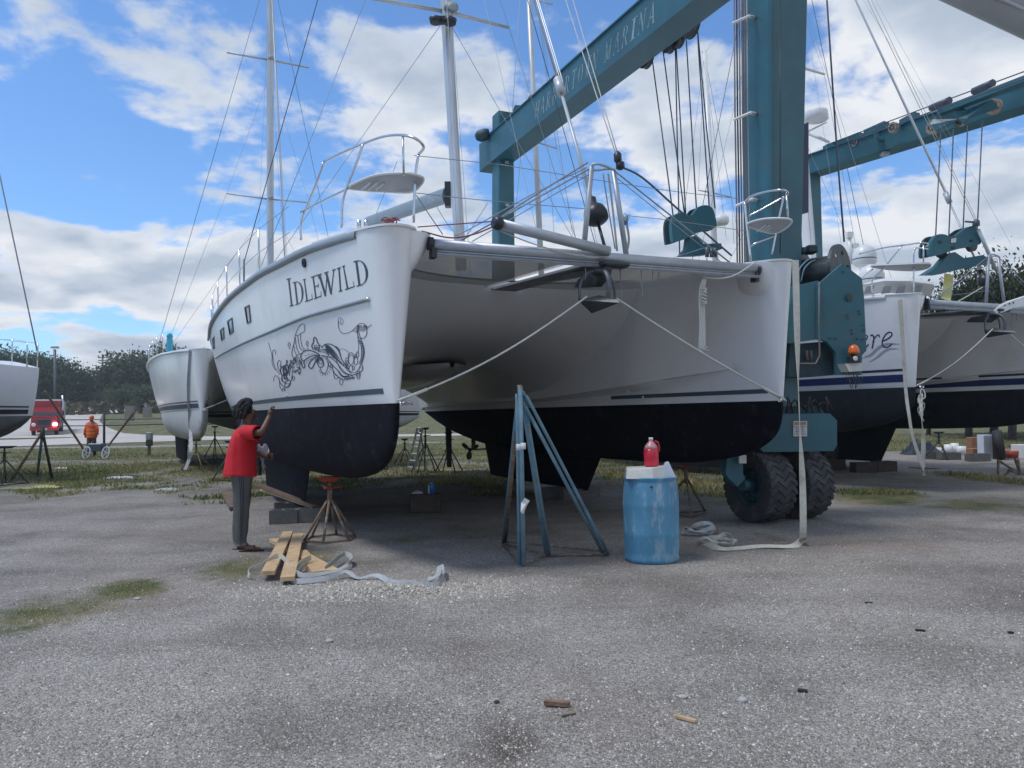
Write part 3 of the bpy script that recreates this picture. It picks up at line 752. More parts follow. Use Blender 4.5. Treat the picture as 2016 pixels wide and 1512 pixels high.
    # trampolines and centre walkway
    for sg in (-1, 1):
        mb = MB(); rows = []
        for k in range(13):
            s = .10 + 2.85 * k / 12; r = []
            q = s + .14; edge = HB - f_bi(q) + .01
            for j in range(9):
                t = .26 + (edge - .26) * j / 8; sag = .05 * math.sin(math.pi * j / 8) * math.sin(math.pi * k / 12)
                r.append(P(s, sg * t, 1.60 - sag + .14 * k / 12))
            rows.append(r)
        mb.loft(rows, False, sm=True); mb.build('trampoline', tramp, root)
        if opt.get('detail'):
            lc = MB()
            for k in range(46):
                s = .15 + 2.75 * k / 45; z = 1.60 + .14 * s / 2.95
                lc.tube([P(s, sg * .30, z - .015), P(s + .03, sg * .235, z - .02)], .006, 4)
            lc.build('lacing', rope_m, root)['kind'] = 'stuff'
    mb = MB()
    mb.prism([P(-.06, -.15, 1.53), P(-.06, .15, 1.53), P(3.0, .20, 1.68), P(3.0, -.20, 1.68)], UP * .03)
    mb.prism([P(.1, -.05, 1.44), P(.1, .05, 1.44), P(1.6, .05, 1.58), P(1.6, -.05, 1.58)], UP * .06)
    mb.build('walkway', walk_m, root)
    # crossbeam
    mb = MB(); mb.cyl(P(0, -HB + .355, 1.575), P(0, HB - .315, 1.60), .060, .060, 20); xb = mb.build('crossbeam', alu, root)
    mb = MB(); mb.tube([P(-.045, -HB + .405, 1.475), P(-.045, HB - .355, 1.500)], .020, 4); mb.tube([P(-.03, -HB + .405, 1.510), P(-.03, HB - .355, 1.535)], .012, 6); mb.build('beam_track', alu, xb)
    mb = MB()
    for sg in (-1, 1):
        mb = MB(); mb.box(P(0, sg * (HB - .38), 1.50), (.05, .10, .12), Matrix.Rotation(math.atan2(UL.y, UL.x), 3, 'Z')); mb.cyl(P(0, sg * (HB - .375), 1.585), P(0, sg * (HB - .33), 1.585), .068, .068, 16)
        mb.build('beam_clamp', black_pl, xb)
    # anchor and roller
    mb = MB()
    mb.box(P(-.07, 0, 1.50), (.34, .20, .06), Matrix.Rotation(math.atan2(UL.y, UL.x), 3, 'Z'), bev=.02)
    mb.prism([P(-.14, -.15, 1.46), P(.45, -.15, 1.42), P(.55, -.15, 1.34), P(.1, -.15, 1.28), P(-.1, -.15, 1.38)], UL * .10)
    mb.build('bow_roller', black_st, root)
    mb = MB()
    PA = lambda s_, t_, z_: P(s_, t_ * 1.2 - .17, z_)
    shank = smooth_path([PA(.05, 0, 1.42), PA(-.16, 0, 1.40), PA(-.26, 0, 1.26), PA(-.22, 0, 1.05)], 5); mb.tube(shank, [.03] * len(shank), 6)
    mb.add([PA(-.46, 0, 1.02), PA(.0, -.20, 1.10), PA(.12, 0, .98), PA(.0, .20, 1.10), PA(-.05, 0, 1.16), PA(-.42, 0, 1.06)],
           [(0, 1, 2), (0, 2, 3), (0, 1, 5), (1, 4, 5), (0, 3, 5), (3, 4, 5), (1, 4, 2), (3, 4, 2)])
    hoop = smooth_path([PA(.0, -.18, 1.10), PA(.0, -.17, 1.28), PA(0, -.08, 1.41), PA(0, .08, 1.42), PA(0, .18, 1.30), PA(.0, .19, 1.11)], 6); mb.tube(hoop, .016, 8)
    mb.build('anchor', galv, root)
    for dx, z in ((-.32, 1.32), (.40, 1.15), (.12, 1.05), (.55, 1.33)):
        mb = MB(); mb.tube([P(-.02, dx, 1.49), P(-.02, dx + .005, z + .05), P(-.02, dx - .01, z)], .006, 5); mb.build('line', wire_g, root)
    # bridle ropes to the stems
    for sg in (-1, 1):
        a = P(-.15, -.38 if sg < 0 else -.02, 1.12); b = P(-.02, sg * HB, .02); pts = [a.lerp(b, f) - UP * .10 * math.sin(math.pi * f) * (1 if sg < 0 else .35) for f in [k / 14 for k in range(15)]]
        mb = MB(); mb.tube(pts, .011, 6); mb.tube([pts[-3], pts[-1]], .018, 6); mb.build('bridle_rope', rope_m, root)
        mb = MB(); c = P(-.05, sg * (HB), .0)
        for k in range(3): mb.tube([c + AFT * (-.02 - .02 * math.cos(a_)) - UL * sg * (.04 + .03 * k + .03 * math.sin(a_)) + UP * (.02 * math.sin(a_ * 2 + k)) for a_ in [q * .785 for q in range(8)]], .008, 5, closed=True)
        mb.build('shackle', chrome, root)
    # A-frame over the crossbeam, furler and forestay
    mh = opt.get('mast_h', 15.2); ms = opt.get('ms', 4.7)
    mtop = P(ms + opt.get('rake', 1.7), 0, mh)
    mb = MB()
    mb.tube([P(.0, -.33, 1.62), P(-.02, -.22, 2.58)], .030, 10); mb.tube([P(.0, .22, 1.62), P(-.02, .06, 2.56)], .030, 10)
    ring = [P(-.02 + .07 * math.sin(a), -.08 + .155 * math.cos(a), 2.58 + .02 * math.sin(a * 2)) for a in [k * .5236 for k in range(12)]]
    mb.tube(ring, .014, 6, closed=True); mb.build('striker_frame', alu, root)
    mb = MB()
    for sg in (-1, 1):
        e = P(.05, sg * 1.72, 1.66); mb.tube([P(-.02, -.20 if sg < 0 else .05, 2.58), e], .009, 6)
        mb.tube([P(-.02, -.20 if sg < 0 else .05, 2.52), P(.06, sg * 1.60, 1.66)], .005, 5)
    mb.build('striker_wire', wire_g, root)
    base = P(.12, -.10, 1.66); drum = P(.28, -.14, 2.06)
    dirf = (mtop - base).normalized()
    base = P(.02, -.03, 1.66); drum = base + dirf * .40
    mb = MB(); mb.tube([base, drum], .018, 8); mb.lathe([(.03, 0), (.10, .02), (.135, .05), (.14, .12), (.12, .19), (.05, .26), (.055, .34)], drum, dirf, 20); mb.build('furler_drum', black_pl, root)
    mb = MB(); mb.cyl(drum + dirf * .36, drum + dirf * 2.0, .022, .020, 8); mb.cyl(drum + dirf * 2.0, drum + dirf * 2.25, .055, .055, 12)
    mb.cyl(drum + dirf * 2.2, mtop, .016, .016, 6)
    for k in range(2):
        mb.tube([drum + dirf * 2.1 + UL * (.04 + .03 * k), mtop + UL * .02], .006, 4)
    mb.build('forestay', alum, root)
    # mast and rig
    mast = []; foot = P(ms, 0, 2.30 if True else 0)
    mb = MB(); rings = []
    for f in np.linspace(0, 1, 12):
        c = foot.lerp(mtop, f); a = .115 if opt.get('mast_w') is None else opt['mast_w']
        rings.append([c + UL * a * .75 * math.cos(x) + AFT * a * 1.15 * math.sin(x) for x in [k * math.pi / 8 for k in range(16)]])
    mb.loft(rings, True, True); mo = mb.build('mast', opt.get('mast_mat', alum), root)
    mdir = (mtop - foot); 
    def mp(z): return foot + mdir * ((z - (foot.z - wl)) / (mtop.z - foot.z))
    for z in opt.get('spr', (7.0, 11.4)):
        c = mp(z)
        for sg in (-1, 1):
            mb = MB(); tip = c + UL * sg * 1.35 + AFT * .30 + UP * .12
            rings = []
            for f in (0, .5, 1):
                p = c.lerp(tip, f); wA = .06 - .015 * f; rings.append([p + AFT * wA * math.cos(x) + UP * wA * .45 * math.sin(x) for x in [k * math.pi / 4 for k in range(8)]])
            mb.loft(rings, True, True); mb.build('spreader', opt.get('mast_mat', alum), mo)
        mb = MB(); mb.lathe([(.05, -.05), (.09, -.03), (.09, .05), (.04, .07)], c + AFT * -.14, (0, 0, 1), 12); mb.build('mast_light', grey_box, mo)
    chain = [P(5.6, sg * (HB + .93), 1.86) for sg in (-1, 1)]
    for sg, ch in zip((-1, 1), chain):
        mb = MB(); mb.tube([mtop, ch + UP * .5], .0075 if name == 'catamaran' and opt.get('detail') else .008, 5); mb.tube([ch + UP * .55, ch], .013, 6); mb.build('shroud', wire_d, mo)
        sp1 = mp(opt.get('spr', (7.0, 11.4))[0]) + UL * sg * 1.35 + AFT * .30 + UP * .12
        mb = MB(); mb.tube([mp(11.4), sp1], .004, 4); mb.tube([sp1, ch + AFT * .15 - UL * sg * .1], .0055, 5); mb.tube([mp(6.9), ch - AFT * .4 - UL * sg * .12], .005, 5); mb.build('lower_shroud', wire_g, mo)
    mb = MB()
    for k, (s_, t_) in enumerate(((2.6, .5), (3.0, -.6), (4.0, .3), (5.2, -.2))):
        mb.tube([P(s_ if k < 2 else ms - .2, t_ if k < 2 else (.10 if k == 2 else -.10), 2.0), mtop if k != 0 else mp(12)], .0045, 4)
    mb.build('halyard', wire_g, mo)
    # stanchions and lifelines
    for sg in ((-1, 1) if opt.get('detail') else (-1, 1)):
        tops = []; mids = []
        for s in (2.2, 3.8, 5.4, 7.0, 8.7, 10.4, 12.0):
            v = 1.0; f = (s + .14) / (LW + .34); a = hull_pt(1.0, f, False, sg); b = P(a[0], sg * HB + a[1] - sg * .05, a[2]); tp = b + UP * .63 + UL * sg * .02
            if s > 2.5:
                mb = MB(); mb.tube([b, tp], .013, 8); mb.build('stanchion', chrome, root)
            tops.append(tp); mids.append(b.lerp(tp, .5))
        mb = MB(); mb.tube(tops, .004, 5); mb.tube(mids, .004, 5); mb.build('lifeline', wire_g, root)
    AFT, UL = AFT0, UL0
    return root, P, bv
grey_pvc = mat('grey_rub_rail', (.30, .35, .39), .45, var=.1, scale=4)
walk_m = mat('walkway_grey', (.24, .255, .265), .7, var=.25, scale=4, bump=.1, bscale=30)
black_st = mat('roller_dark_steel', (.06, .065, .072), .5, .3, var=.2, scale=6)
galv = mat('galvanised_steel', (.12, .135, .145), .5, .5, var=.3, scale=9)

cat1, P1, bv1 = catamaran('catamaran', 'white catamaran named IDLEWILD with swirling bird artwork on its near bow', (1.098, 8.44), 1.68,
    dict(HB=2.425, stripes=[(.095, .15, stripe_g)], detail=True, bottom=antif, stripe_in=3.3))
cat2, P2, bv2 = catamaran('catamaran', 'white catamaran with navy waterline bands behind the blue-green hoist winch', (9.57, 15.07), 1.96,
    dict(stripes=[(.10, .24, stripe_b), (.30, .345, stripe_k)], bottom=antif2, rake=.8, mast_w=.16, mast_mat=white_p, gun=gel, stripe_in=9.5, spr=(8.6, 12.4)))
cat3, P3, bv3 = catamaran('catamaran', 'white-bottomed catamaran standing beyond the stern of the IDLEWILD', (-6.49, 22.46), 1.80,
    dict(ang=26.5, ms=3.5, rake=-.1, mast_w=.15, spr=(7.1, 11.85), stripes=[(.07, .20, stripe_b), (.24, .275, stripe_k)], bottom=whitebot, gun=gel))

# ------------------------------------------------------------------ marks and fittings on the IDLEWILD's near hull
def bvh_of(mbs):
    vs, fs = [], []
    for mb in mbs:
        b = len(vs); vs += mb.v; fs += [tuple(b + i for i in f) for f in mb.f]
    return BVHTree.FromPolygons([Vector(v) for v in vs], fs)
H1L, H1R, H2L = bv1[0], bv1[1], bv2[0]
BV1L = bvh_of([H1L[1]]); BV1R = bvh_of([H1R[1]]); BV2L = bvh_of([H2L[1]]); BV3L = bvh_of([bv3[0][1]])
def hit(bv, px, py, off=.004):
    o = Vector((0, 0, CAMH)); d = RAY(px, py); h = bv.ray_cast(o, d)
    if h[0] is None: return None
    n = h[1].normalized()
    if n.dot(d) > 0: n = -n
    return h[0] + n * off
def pixribbon(mb, bv, pts, w, off=.004, closed=False, n=5):
    """a painted line: smooth path in photo pixels laid onto the hull"""
    P = [Vector((x, y, 0)) for x, y in pts]
    if len(P) > 2: P = smooth_path(P, n, closed)
    m = len(P); L_, R_ = [], []
    for i, p in enumerate(P):
        if closed: t = P[(i + 1) % m] - P[(i - 1) % m]
        else: t = P[min(i + 1, m - 1)] - P[max(i - 1, 0)]
        if t.length < 1e-6: t = Vector((1, 0, 0))
        t.normalize(); nn = Vector((-t.y, t.x, 0)); ww = w if not isinstance(w, (list, tuple)) else w[0] + (w[1] - w[0]) * math.sin(math.pi * i / max(1, m - 1))
        a = hit(bv, p.x + nn.x * ww / 2, p.y + nn.y * ww / 2, off); b = hit(bv, p.x - nn.x * ww / 2, p.y - nn.y * ww / 2, off)
        if a is None or b is None: continue
        L_.append(a); R_.append(b)
    if len(L_) < 2: return
    k = len(L_); fs = [(i, i + 1, k + i + 1, k + i) for i in range(k - 1)]
    if closed: fs.append((k - 1, 0, k, 2 * k - 1))
    mb.add(L_ + R_, fs, 0, False)

# serif capitals as strokes on a unit box: (x0, y0, x1, y1, width) straight strokes; ('arc', cx, cy, rx, ry, a0, a1, w0, w1)
TH, TN, SF = .15, .05, .045
GL = {
 'I': [(.5, 0, .5, 1, .30), (.05, SF / 2, .95, SF / 2, SF), (.05, 1 - SF / 2, .95, 1 - SF / 2, SF)],
 'L': [(.25, 0, .25, 1, TH), (0, SF / 2, .95, SF / 2, SF), (.05, 1 - SF / 2, .5, 1 - SF / 2, SF), (.92, 0, .96, .25, .05)],
 'E': [(.25, 0, .25, 1, TH), (0, SF / 2, .95, SF / 2, SF), (.0, 1 - SF / 2, .9, 1 - SF / 2, SF), (.3, .52, .75, .52, SF), (.93, 0, .97, .22, .05), (.9, .8, .9, 1, .05), (.74, .42, .74, .62, .05)],
 'D': [(.22, 0, .22, 1, TH), (0, SF / 2, .45, SF / 2, SF), (0, 1 - SF / 2, .45, 1 - SF / 2, SF), ('arc', .40, .5, .58, .48, -90, 90, .05, .18)],
 'W': [(.10, 1, .34, 0, .11), (.34, 0, .52, .85, .045), (.48, 1, .70, 0, .11), (.70, 0, .92, 1, .045), (0, 1 - SF / 2, .24, 1 - SF / 2, SF), (.38, 1 - SF / 2, .62, 1 - SF / 2, SF), (.82, 1 - SF / 2, 1.02, 1 - SF / 2, SF)],
 'H': [(.2, 0, .2, 1, TH), (.8, 0, .8, 1, TH), (.2, .5, .8, .5, .06)] + [(a, y, b, y, SF) for a, b in ((.02, .38), (.62, .98)) for y in (.02, .98)],
 'A': [(.1, 0, .48, 1, .06), (.48, 1, .86, 0, TH), (.24, .35, .72, .35, .05), (0, .02, .24, .02, SF), (.7, .02, 1, .02, SF)],
 'R': [(.2, 0, .2, 1, TH), ('arc', .42, .74, .36, .24, -90, 90, .05, .14), (.45, .5, .86, 0, .13), (.02, .02, .4, .02, SF), (.02, .98, .45, .98, SF), (.78, .02, 1, .02, SF)],
 'B': [(.2, 0, .2, 1, TH), ('arc', .42, .75, .34, .23, -90, 90, .05, .13), ('arc', .42, .27, .42, .25, -90, 90, .05, .14), (.02, .02, .45, .02, SF), (.02, .98, .45, .98, SF)],
 'O': [('arc', .5, .5, .42, .47, 0, 360, .10, .10)],
 'T': [(.5, 0, .5, 1, TH), (.05, .97, .95, .97, .06), (.3, .02, .7, .02, SF), (.07, .8, .07, 1, .05), (.93, .8, .93, 1, .05)],
 'N': [(.15, 0, .15, 1, .06), (.15, 1, .82, 0, TH), (.82, 0, .82, 1, .06), (0, .02, .3, .02, SF), (0, .98, .25, .98, SF), (.68, .98, .98, .98, SF)],
 'M': [(.12, 0, .12, 1, .06), (.12, 1, .5, .05, .13), (.5, .05, .85, 1, .05), (.86, 0, .86, 1, .13), (0, .02, .26, .02, SF), (.72, .02, 1, .02, SF)],
}
def glyph_quads(ch, hscale=1.0):
    out = []
    for g in GL[ch]:
        if g[0] == 'arc':
            _, cx, cy, rx, ry, a0, a1, w0, w1 = g; n = 18; prev = None
            for k in range(n + 1):
                a = R(a0 + (a1 - a0) * k / n); w = w0 + (w1 - w0) * abs(math.cos(a)) ** 1.5 if a1 - a0 < 350 else .05 + .12 * abs(math.cos(a)) ** 1.5
                o = (cx + (rx) * math.cos(a), cy + ry * math.sin(a)); i = (cx + (rx - w) * math.cos(a), cy + (ry - w * .5) * math.sin(a))
                if prev: out.append([prev[0], o, i, prev[1]])
                prev = (o, i)
        else:
            x0, y0, x1, y1, w = g; n = max(1, int(6 * math.hypot(x1 - x0, y1 - y0)))
            if abs(y0 - y1) < 1e-6: dx, dy = 0, w / 2
            else: dx, dy = w / 2, 0
            for k in range(n):
                a, b = k / n, (k + 1) / n; xa, ya, xb, yb = x0 + (x1 - x0) * a, y0 + (y1 - y0) * a, x0 + (x1 - x0) * b, y0 + (y1 - y0) * b
                out.append([(xa - dx, ya - dy), (xb - dx, yb - dy), (xb + dx, yb + dy), (xa + dx, ya + dy)])
    return out
ZX = lambda x, y: (380 + x / 3.877, 380 + y / 3.877)
IDL = [('I', (738, 868), (772, 860), (748, 647), (713, 656)), ('D', (783, 857), (852, 836), (836, 662), (762, 682)), ('L', (857, 833), (918, 812), (885, 645), (838, 660)),
       ('E', (925, 812), (985, 788), (962, 618), (902, 640)), ('W', (972, 800), (1092, 760), (1088, 578), (950, 625)), ('I', (1112, 757), (1144, 746), (1132, 563), (1098, 575)),
       ('L', (1163, 742), (1240, 715), (1182, 543), (1138, 558)), ('D', (1250, 716), (1352, 686), (1322, 500), (1226, 521))]
for ch, bl, br, tr, tl in IDL:
    mb = MB(); bl, br, tr, tl = [ZX(*p) for p in (bl, br, tr, tl)]
    for q in glyph_quads(ch):
        pts = []
        for (u, v) in q:
            x = (bl[0] * (1 - u) + br[0] * u) * (1 - v) + (tl[0] * (1 - u) + tr[0] * u) * v
            y = (bl[1] * (1 - u) + br[1] * u) * (1 - v) + (tl[1] * (1 - u) + tr[1] * u) * v
            pts.append(hit(BV1L, x, y, .004))
        if None not in pts: mb.add(pts, [(0, 1, 2, 3)])
    o = mb.build('letter_' + ch.lower(), vinyl, H1L[0]); o['label'] = 'slate serif letter %s of the name IDLEWILD' % ch

def art():
    K = 7.957; Z = lambda pts: [(520 + x / K, 600 + y / K) for x, y in pts]
    mb = MB(); T, M_, B_ = .62, .85, 1.5
    def ln(pts, w=M_, cl=False): pixribbon(mb, BV1L, Z(pts), w * 1.05, closed=cl)
    def ell(cx, cy, rx, ry, w=M_, rot=0.0):
        ln([(cx + rx * math.cos(a) * math.cos(rot) - ry * math.sin(a) * math.sin(rot), cy + rx * math.cos(a) * math.sin(rot) + ry * math.sin(a) * math.cos(rot)) for a in [k * math.pi / 5 for k in range(10)]], w, True)
    # head, antenna and neck
    ln([(1215, 300), (1200, 250), (1215, 215), (1240, 240), (1235, 290), (1215, 310), (1180, 280), (1165, 250), (1175, 210), (1205, 200)], T)
    ln([(1165, 250), (1168, 340), (1195, 410), (1250, 450), (1330, 435), (1390, 400), (1440, 350), (1490, 300), (1540, 290), (1585, 310), (1620, 345), (1650, 340), (1690, 308)], 1.0)
    ln([(1375, 405), (1420, 410), (1450, 432)], M_); ln([(1400, 395), (1440, 360), (1445, 420)], T)
    ln([(1585, 320), (1608, 370), (1612, 440), (1590, 500), (1545, 528), (1510, 505), (1490, 440), (1480, 370), (1495, 320)], 1.1)
    for r in (22, 42, 66, 88): ln([(1545 - r * .9, 320), (1545 - r * .8, 330 + r * .5), (1545, 325 + r), (1545 + r * .7, 330 + r * .4), (1545 + r * .6, 320)], 1.0)
    ln([(1620, 350), (1615, 370), (1622, 375), (1640, 350)], T); ln([(1480, 320), (1465, 370), (1460, 430), (1480, 500), (1500, 545)], 1.1)
    ln([(1470, 400), (1470, 480), (1475, 560), (1485, 620), (1480, 720), (1470, 760)], M_); ln([(1510, 520), (1540, 590), (1560, 650), (1568, 720), (1560, 800), (1540, 870), (1510, 950)], 1.5)
    ln([(1490, 560), (1520, 640), (1528, 740), (1520, 840), (1490, 930)], 1.0)
    for k in range(11): y = 570 + k * 32; x = 1515 + 30 * math.sin(k / 10 * 3.14); ln([(x - 5, y), (x + 38 - abs(k - 5) * 2, y + 18)], 1.9)
    ell(1495, 582, 14, 28, T)
    # bubbles at the breast
    for cx, cy, rx, ry in ((1365, 860, 42, 78), (1440, 880, 30, 60), (1360, 1000, 30, 50), (1300, 890, 26, 58), (1310, 905, 14, 34), (1465, 780, 20, 45), (1405, 985, 16, 30), (1310, 975, 26, 20), (1440, 800, 14, 26)): ell(cx, cy, rx, ry, 1.0)
    ln([(1320, 830), (1330, 770), (1370, 750), (1410, 790), (1415, 850)], 1.0); ln([(1185, 705), (1240, 690), (1300, 720), (1335, 765)], T)
    ln([(1510, 950), (1480, 1010), (1430, 1060), (1390, 1060)], 1.0); ln([(1540, 930), (1552, 1000), (1520, 1050), (1460, 1085), (1420, 1090)], 1.0)
    ell(1515, 1010, 22, 45, T, .4); ell(1480, 1100, 28, 62, 1.0); ell(1482, 1100, 13, 36, T)
    # body sweeps
    ln([(900, 790), (1000, 810), (1080, 850), (1160, 930), (1230, 1020), (1310, 1080), (1400, 1098), (1450, 1080)], 1.2)
    ln([(980, 815), (1050, 815), (1130, 850), (1200, 910), (1270, 975), (1330, 1040), (1380, 1070)], 1.0)
    ln([(1130, 850), (1160, 930), (1200, 1010), (1260, 1070), (1340, 1100)], 1.0); ln([(980, 820), (1030, 890), (1090, 960), (1150, 1020), (1190, 1080), (1240, 1130), (1330, 1120), (1420, 1095)], 1.3)
    ln([(1170, 1040), (1210, 1100), (1260, 1125), (1330, 1115)], 2.6)
    ln([(1070, 940), (1080, 1010), (1110, 1070), (1160, 1120), (1210, 1160), (1290, 1175), (1360, 1150), (1400, 1120)], 1.1)
    ln([(1080, 1020), (1095, 1090), (1110, 1150), (1145, 1160), (1170, 1130)], 1.0); ln([(1110, 1090), (1150, 1120), (1200, 1140)], T); ell(1212, 1205, 25, 52, .9)
    for k in range(7): x = 1260 + k * 24; ln([(x, 1165), (x + 18, 1140 - k * 2)], 1.3)
    # ribbed back
    ln([(905, 670), (950, 625), (1010, 612), (1080, 630), (1140, 680), (1180, 740), (1210, 830), (1260, 920), (1330, 1010)], 1.6)
    ln([(1085, 640), (1140, 660), (1180, 710), (1200, 790), (1225, 870)], 1.3); ln([(930, 690), (990, 720), (1060, 790), (1130, 850), (1200, 900), (1260, 950)], 1.3)
    for k in range(15):
        f = k / 14; xa = 960 + f * 270; ya = 622 + 300 * f ** 1.8; xb = 975 + f * 215; yb = 700 + 215 * f ** 1.05
        ln([(xa, ya), ((xa + xb) / 2 + 4, (ya + yb) / 2), (xb, yb)], 1.9 - f * .6)
    for k in range(3): ln([(850 + k * 18, 740 - k * 0), (890 + k * 14, 700 + k * 20), (960 + k * 12, 710 + k * 26), (1020, 770 + k * 14)], .9)
    # wing petals
    ln([(880, 790), (800, 740), (700, 710), (620, 735), (580, 790), (585, 850), (630, 880)], 1.8); ln([(880, 795), (760, 800), (660, 850), (625, 900), (640, 960), (625, 990), (600, 960), (585, 880)], 1.9)
    ln([(880, 800), (790, 830), (720, 900), (700, 960), (735, 995), (770, 970), (800, 900), (850, 830)], 1.9); ln([(880, 795), (750, 770), (640, 800)], T); ln([(870, 800), (700, 870), (650, 930)], T)
    ell(885, 900, 48, 80, 1.6, -.15); ell(885, 880, 26, 50, 1.0, -.15); ell(888, 850, 10, 22, 1.0); ell(830, 860, 24, 40, 1.0)
    ln([(905, 800), (960, 830), (1000, 900), (1000, 980), (960, 1070), (905, 1050), (880, 990)], 1.1)
    for k in range(7): a = -.2 + k * .42; ln([(950 + 75 * math.cos(a + .4), 990 + 85 * math.sin(a + .4)), (950 + 105 * math.cos(a + .4), 990 + 125 * math.sin(a + .4))], .8)
    ell(1030, 930, 18, 42, 1.0); ell(1055, 960, 14, 30, .8)
    # crest and stalks
    ln([(770, 700), (750, 640), (775, 590), (780, 530), (800, 510), (825, 535), (835, 580), (862, 630), (860, 690), (840, 725)], 1.9)
    ell(812, 670, 26, 40, 1.0); ell(812, 680, 11, 20, 1.0); ln([(865, 630), (890, 640), (900, 670)], 1.0)
    ell(678, 600, 15, 34, .9); ln([(684, 635), (690, 700)], T); ell(395, 620, 18, 28, .9); ln([(385, 660), (405, 690), (410, 660)], T)
    # long fin
    ln([(440, 800), (440, 720), (470, 600), (490, 480), (520, 400), (560, 330), (600, 298), (635, 320), (640, 380), (620, 430), (580, 440), (550, 470), (500, 485)], 1.0)
    ln([(530, 480), (540, 580), (570, 680), (625, 720)], .9); ln([(580, 440), (575, 540), (600, 650), (650, 715)], .9); ln([(490, 510), (505, 640), (540, 740), (575, 770)], .9); ln([(465, 620), (480, 720), (520, 800)], .9)
    ln([(440, 800), (470, 830), (510, 800), (560, 770)], 1.0); ell(525, 880, 32, 62, 1.1); ell(522, 880, 12, 30, .9); ln([(500, 960), (540, 980), (570, 930), (570, 860)], 1.0)
    # tail tangle
    ln([(70, 590), (95, 680), (125, 800), (125, 900), (150, 980), (190, 1030)], .7); ln([(180, 780), (185, 730), (160, 705), (138, 740), (140, 850), (160, 950), (200, 1020), (250, 1090)], .9)
    ln([(255, 965), (265, 900), (240, 870), (215, 900), (220, 980), (260, 1060)], 1.0); ln([(150, 1200), (160, 1130), (190, 1110), (240, 1150)], .8)
    for dx, dy, s_ in ((0, 0, 1), (35, -25, .8), (-40, 10, .8), (15, 10, .5)): ln([(330 + dx, 1110 + dy), (300 + dx, 1030 + dy), (315 + dx, 950 + dy), (345 + dx, 1010 + dy), (345 + dx, 1100 + dy)], 1.7 * s_ + .5)
    ell(320, 1160, 48, 50, 1.1); ell(335, 1120, 18, 46, 1.8); ell(370, 1240, 40, 60, 1.1, .5); ell(350, 1190, 70, 40, 1.0, .5)
    ln([(230, 1150), (260, 1230), (300, 1270), (350, 1290), (400, 1250), (430, 1180), (440, 1110)], 1.2); ln([(240, 1180), (250, 1280), (290, 1350), (300, 1300), (330, 1350), (325, 1300)], .9)
    ln([(400, 1110), (410, 1020), (450, 940), (500, 870)], 1.1); ln([(370, 1080), (390, 980), (430, 900), (480, 840)], 1.0); ln([(440, 1110), (450, 1020), (480, 960)], 1.0)
    for k in range(9): a = k * .7; ell(405 + 30 * math.sin(k * 1.9) + k * 7, 990 - k * 18, 12, 18, .9)
    ell(465, 1150, 16, 36, .9); ell(360, 890, 10, 22, 1.3)
    for k in range(9): a = k * .7; ln([(555 + 10 * math.cos(a), 1030 + 20 * math.sin(a)), (555 + 34 * math.cos(a), 1030 + 66 * math.sin(a))], 1.2)
    ln([(450, 1040), (490, 1050), (530, 1010)], 1.4); ell(490, 1040, 16, 22, .9)
    o = mb.build('bow_artwork', vinyl, H1L[0]); o['label'] = 'dark line drawing of a curling fantasy bird with plumes'
art()

# rub strake, portlights and fittings on the near hull
mb = MB(); pts = smooth_path([Vector((x, y, 0)) for x, y in [(725, 589.5), (664, 606), (599, 625), (535, 652), (483, 674), (444, 693), (425, 705)]], 8)
rr = [hit(BV1L, p.x, p.y, .012) for p in pts]; mb.tube([p for p in rr if p], .020, 8); mb.build('rub_strake', grey_pvc, H1L[0])
mb = MB(); mb.lathe([(.012, -.03), (.024, -.01), (.024, .02), (.01, .035)], rr[0], (rr[0] - rr[1]), 10); mb.build('strake_cap', chrome, H1L[0])
for q in ([(395, 872), (431, 852), (446, 985), (416, 1000)], [(262, 977), (300, 950), (313, 1060), (282, 1086)], [(208, 1047), (236, 1025), (241, 1110), (219, 1130)], [(150, 1110), (164, 1094), (168, 1182), (155, 1196)]):
    q = [ZX(*p) for p in q]; c = (sum(p[0] for p in q) / 4, sum(p[1] for p in q) / 4)
    fo = [hit(BV1L, *p, .012) for p in q]; fi = [hit(BV1L, c[0] + (p[0] - c[0]) * .72, c[1] + (p[1] - c[1]) * .86, .012) for p in q]
    if None in fo or None in fi: continue
    n = (fo[1] - fo[0]).cross(fo[3] - fo[0]).normalized(); n = n if n.dot(RAY(*c)) < 0 else -n
    mb = MB(); mb.loft([[p - n * .02 for p in fo], fo, fi, [p - n * .03 for p in fi]], True, sm=False); f_ = mb.build('window', black_pl, H1L[0])
    mb = MB(); mb.add([p - n * .010 for p in fi], [(0, 1, 2, 3)]); mb.build('pane', glass_d, f_)
c = hit(BV1L, 600, 518, .0); c2 = hit(BV1L, 600, 518, .02); ax = (c2 - c)
mb = MB(); mb.lathe([(.050, 0), (.052, .018), (.034, .024), (.030, .006), (.0, .006)], c, ax, 16, caps=False); mb.build('hawse_ring', black_pl, H1L[0])
for x, y in ((447, 765), (434, 772), (566, 779)):
    h_ = hit(BV1L, x, y, .004)
    if h_: mb = MB(); mb.lathe([(.016, -.003), (.014, .006), (.004, .008)], h_, RAY(x, y) * -1, 8); mb.build('through_hull', chrome, H1L[0])
for x, y in ((1237, 770), (1267, 782), (937, 691), (972, 692)):
    h_ = hit(BV1R, x, y, .004)
    if h_: mb = MB(); mb.lathe([(.022, -.003), (.02, .006), (.004, .009)], h_, RAY(x, y) * -1, 8); mb.build('through_hull', white_p, H1R[0])
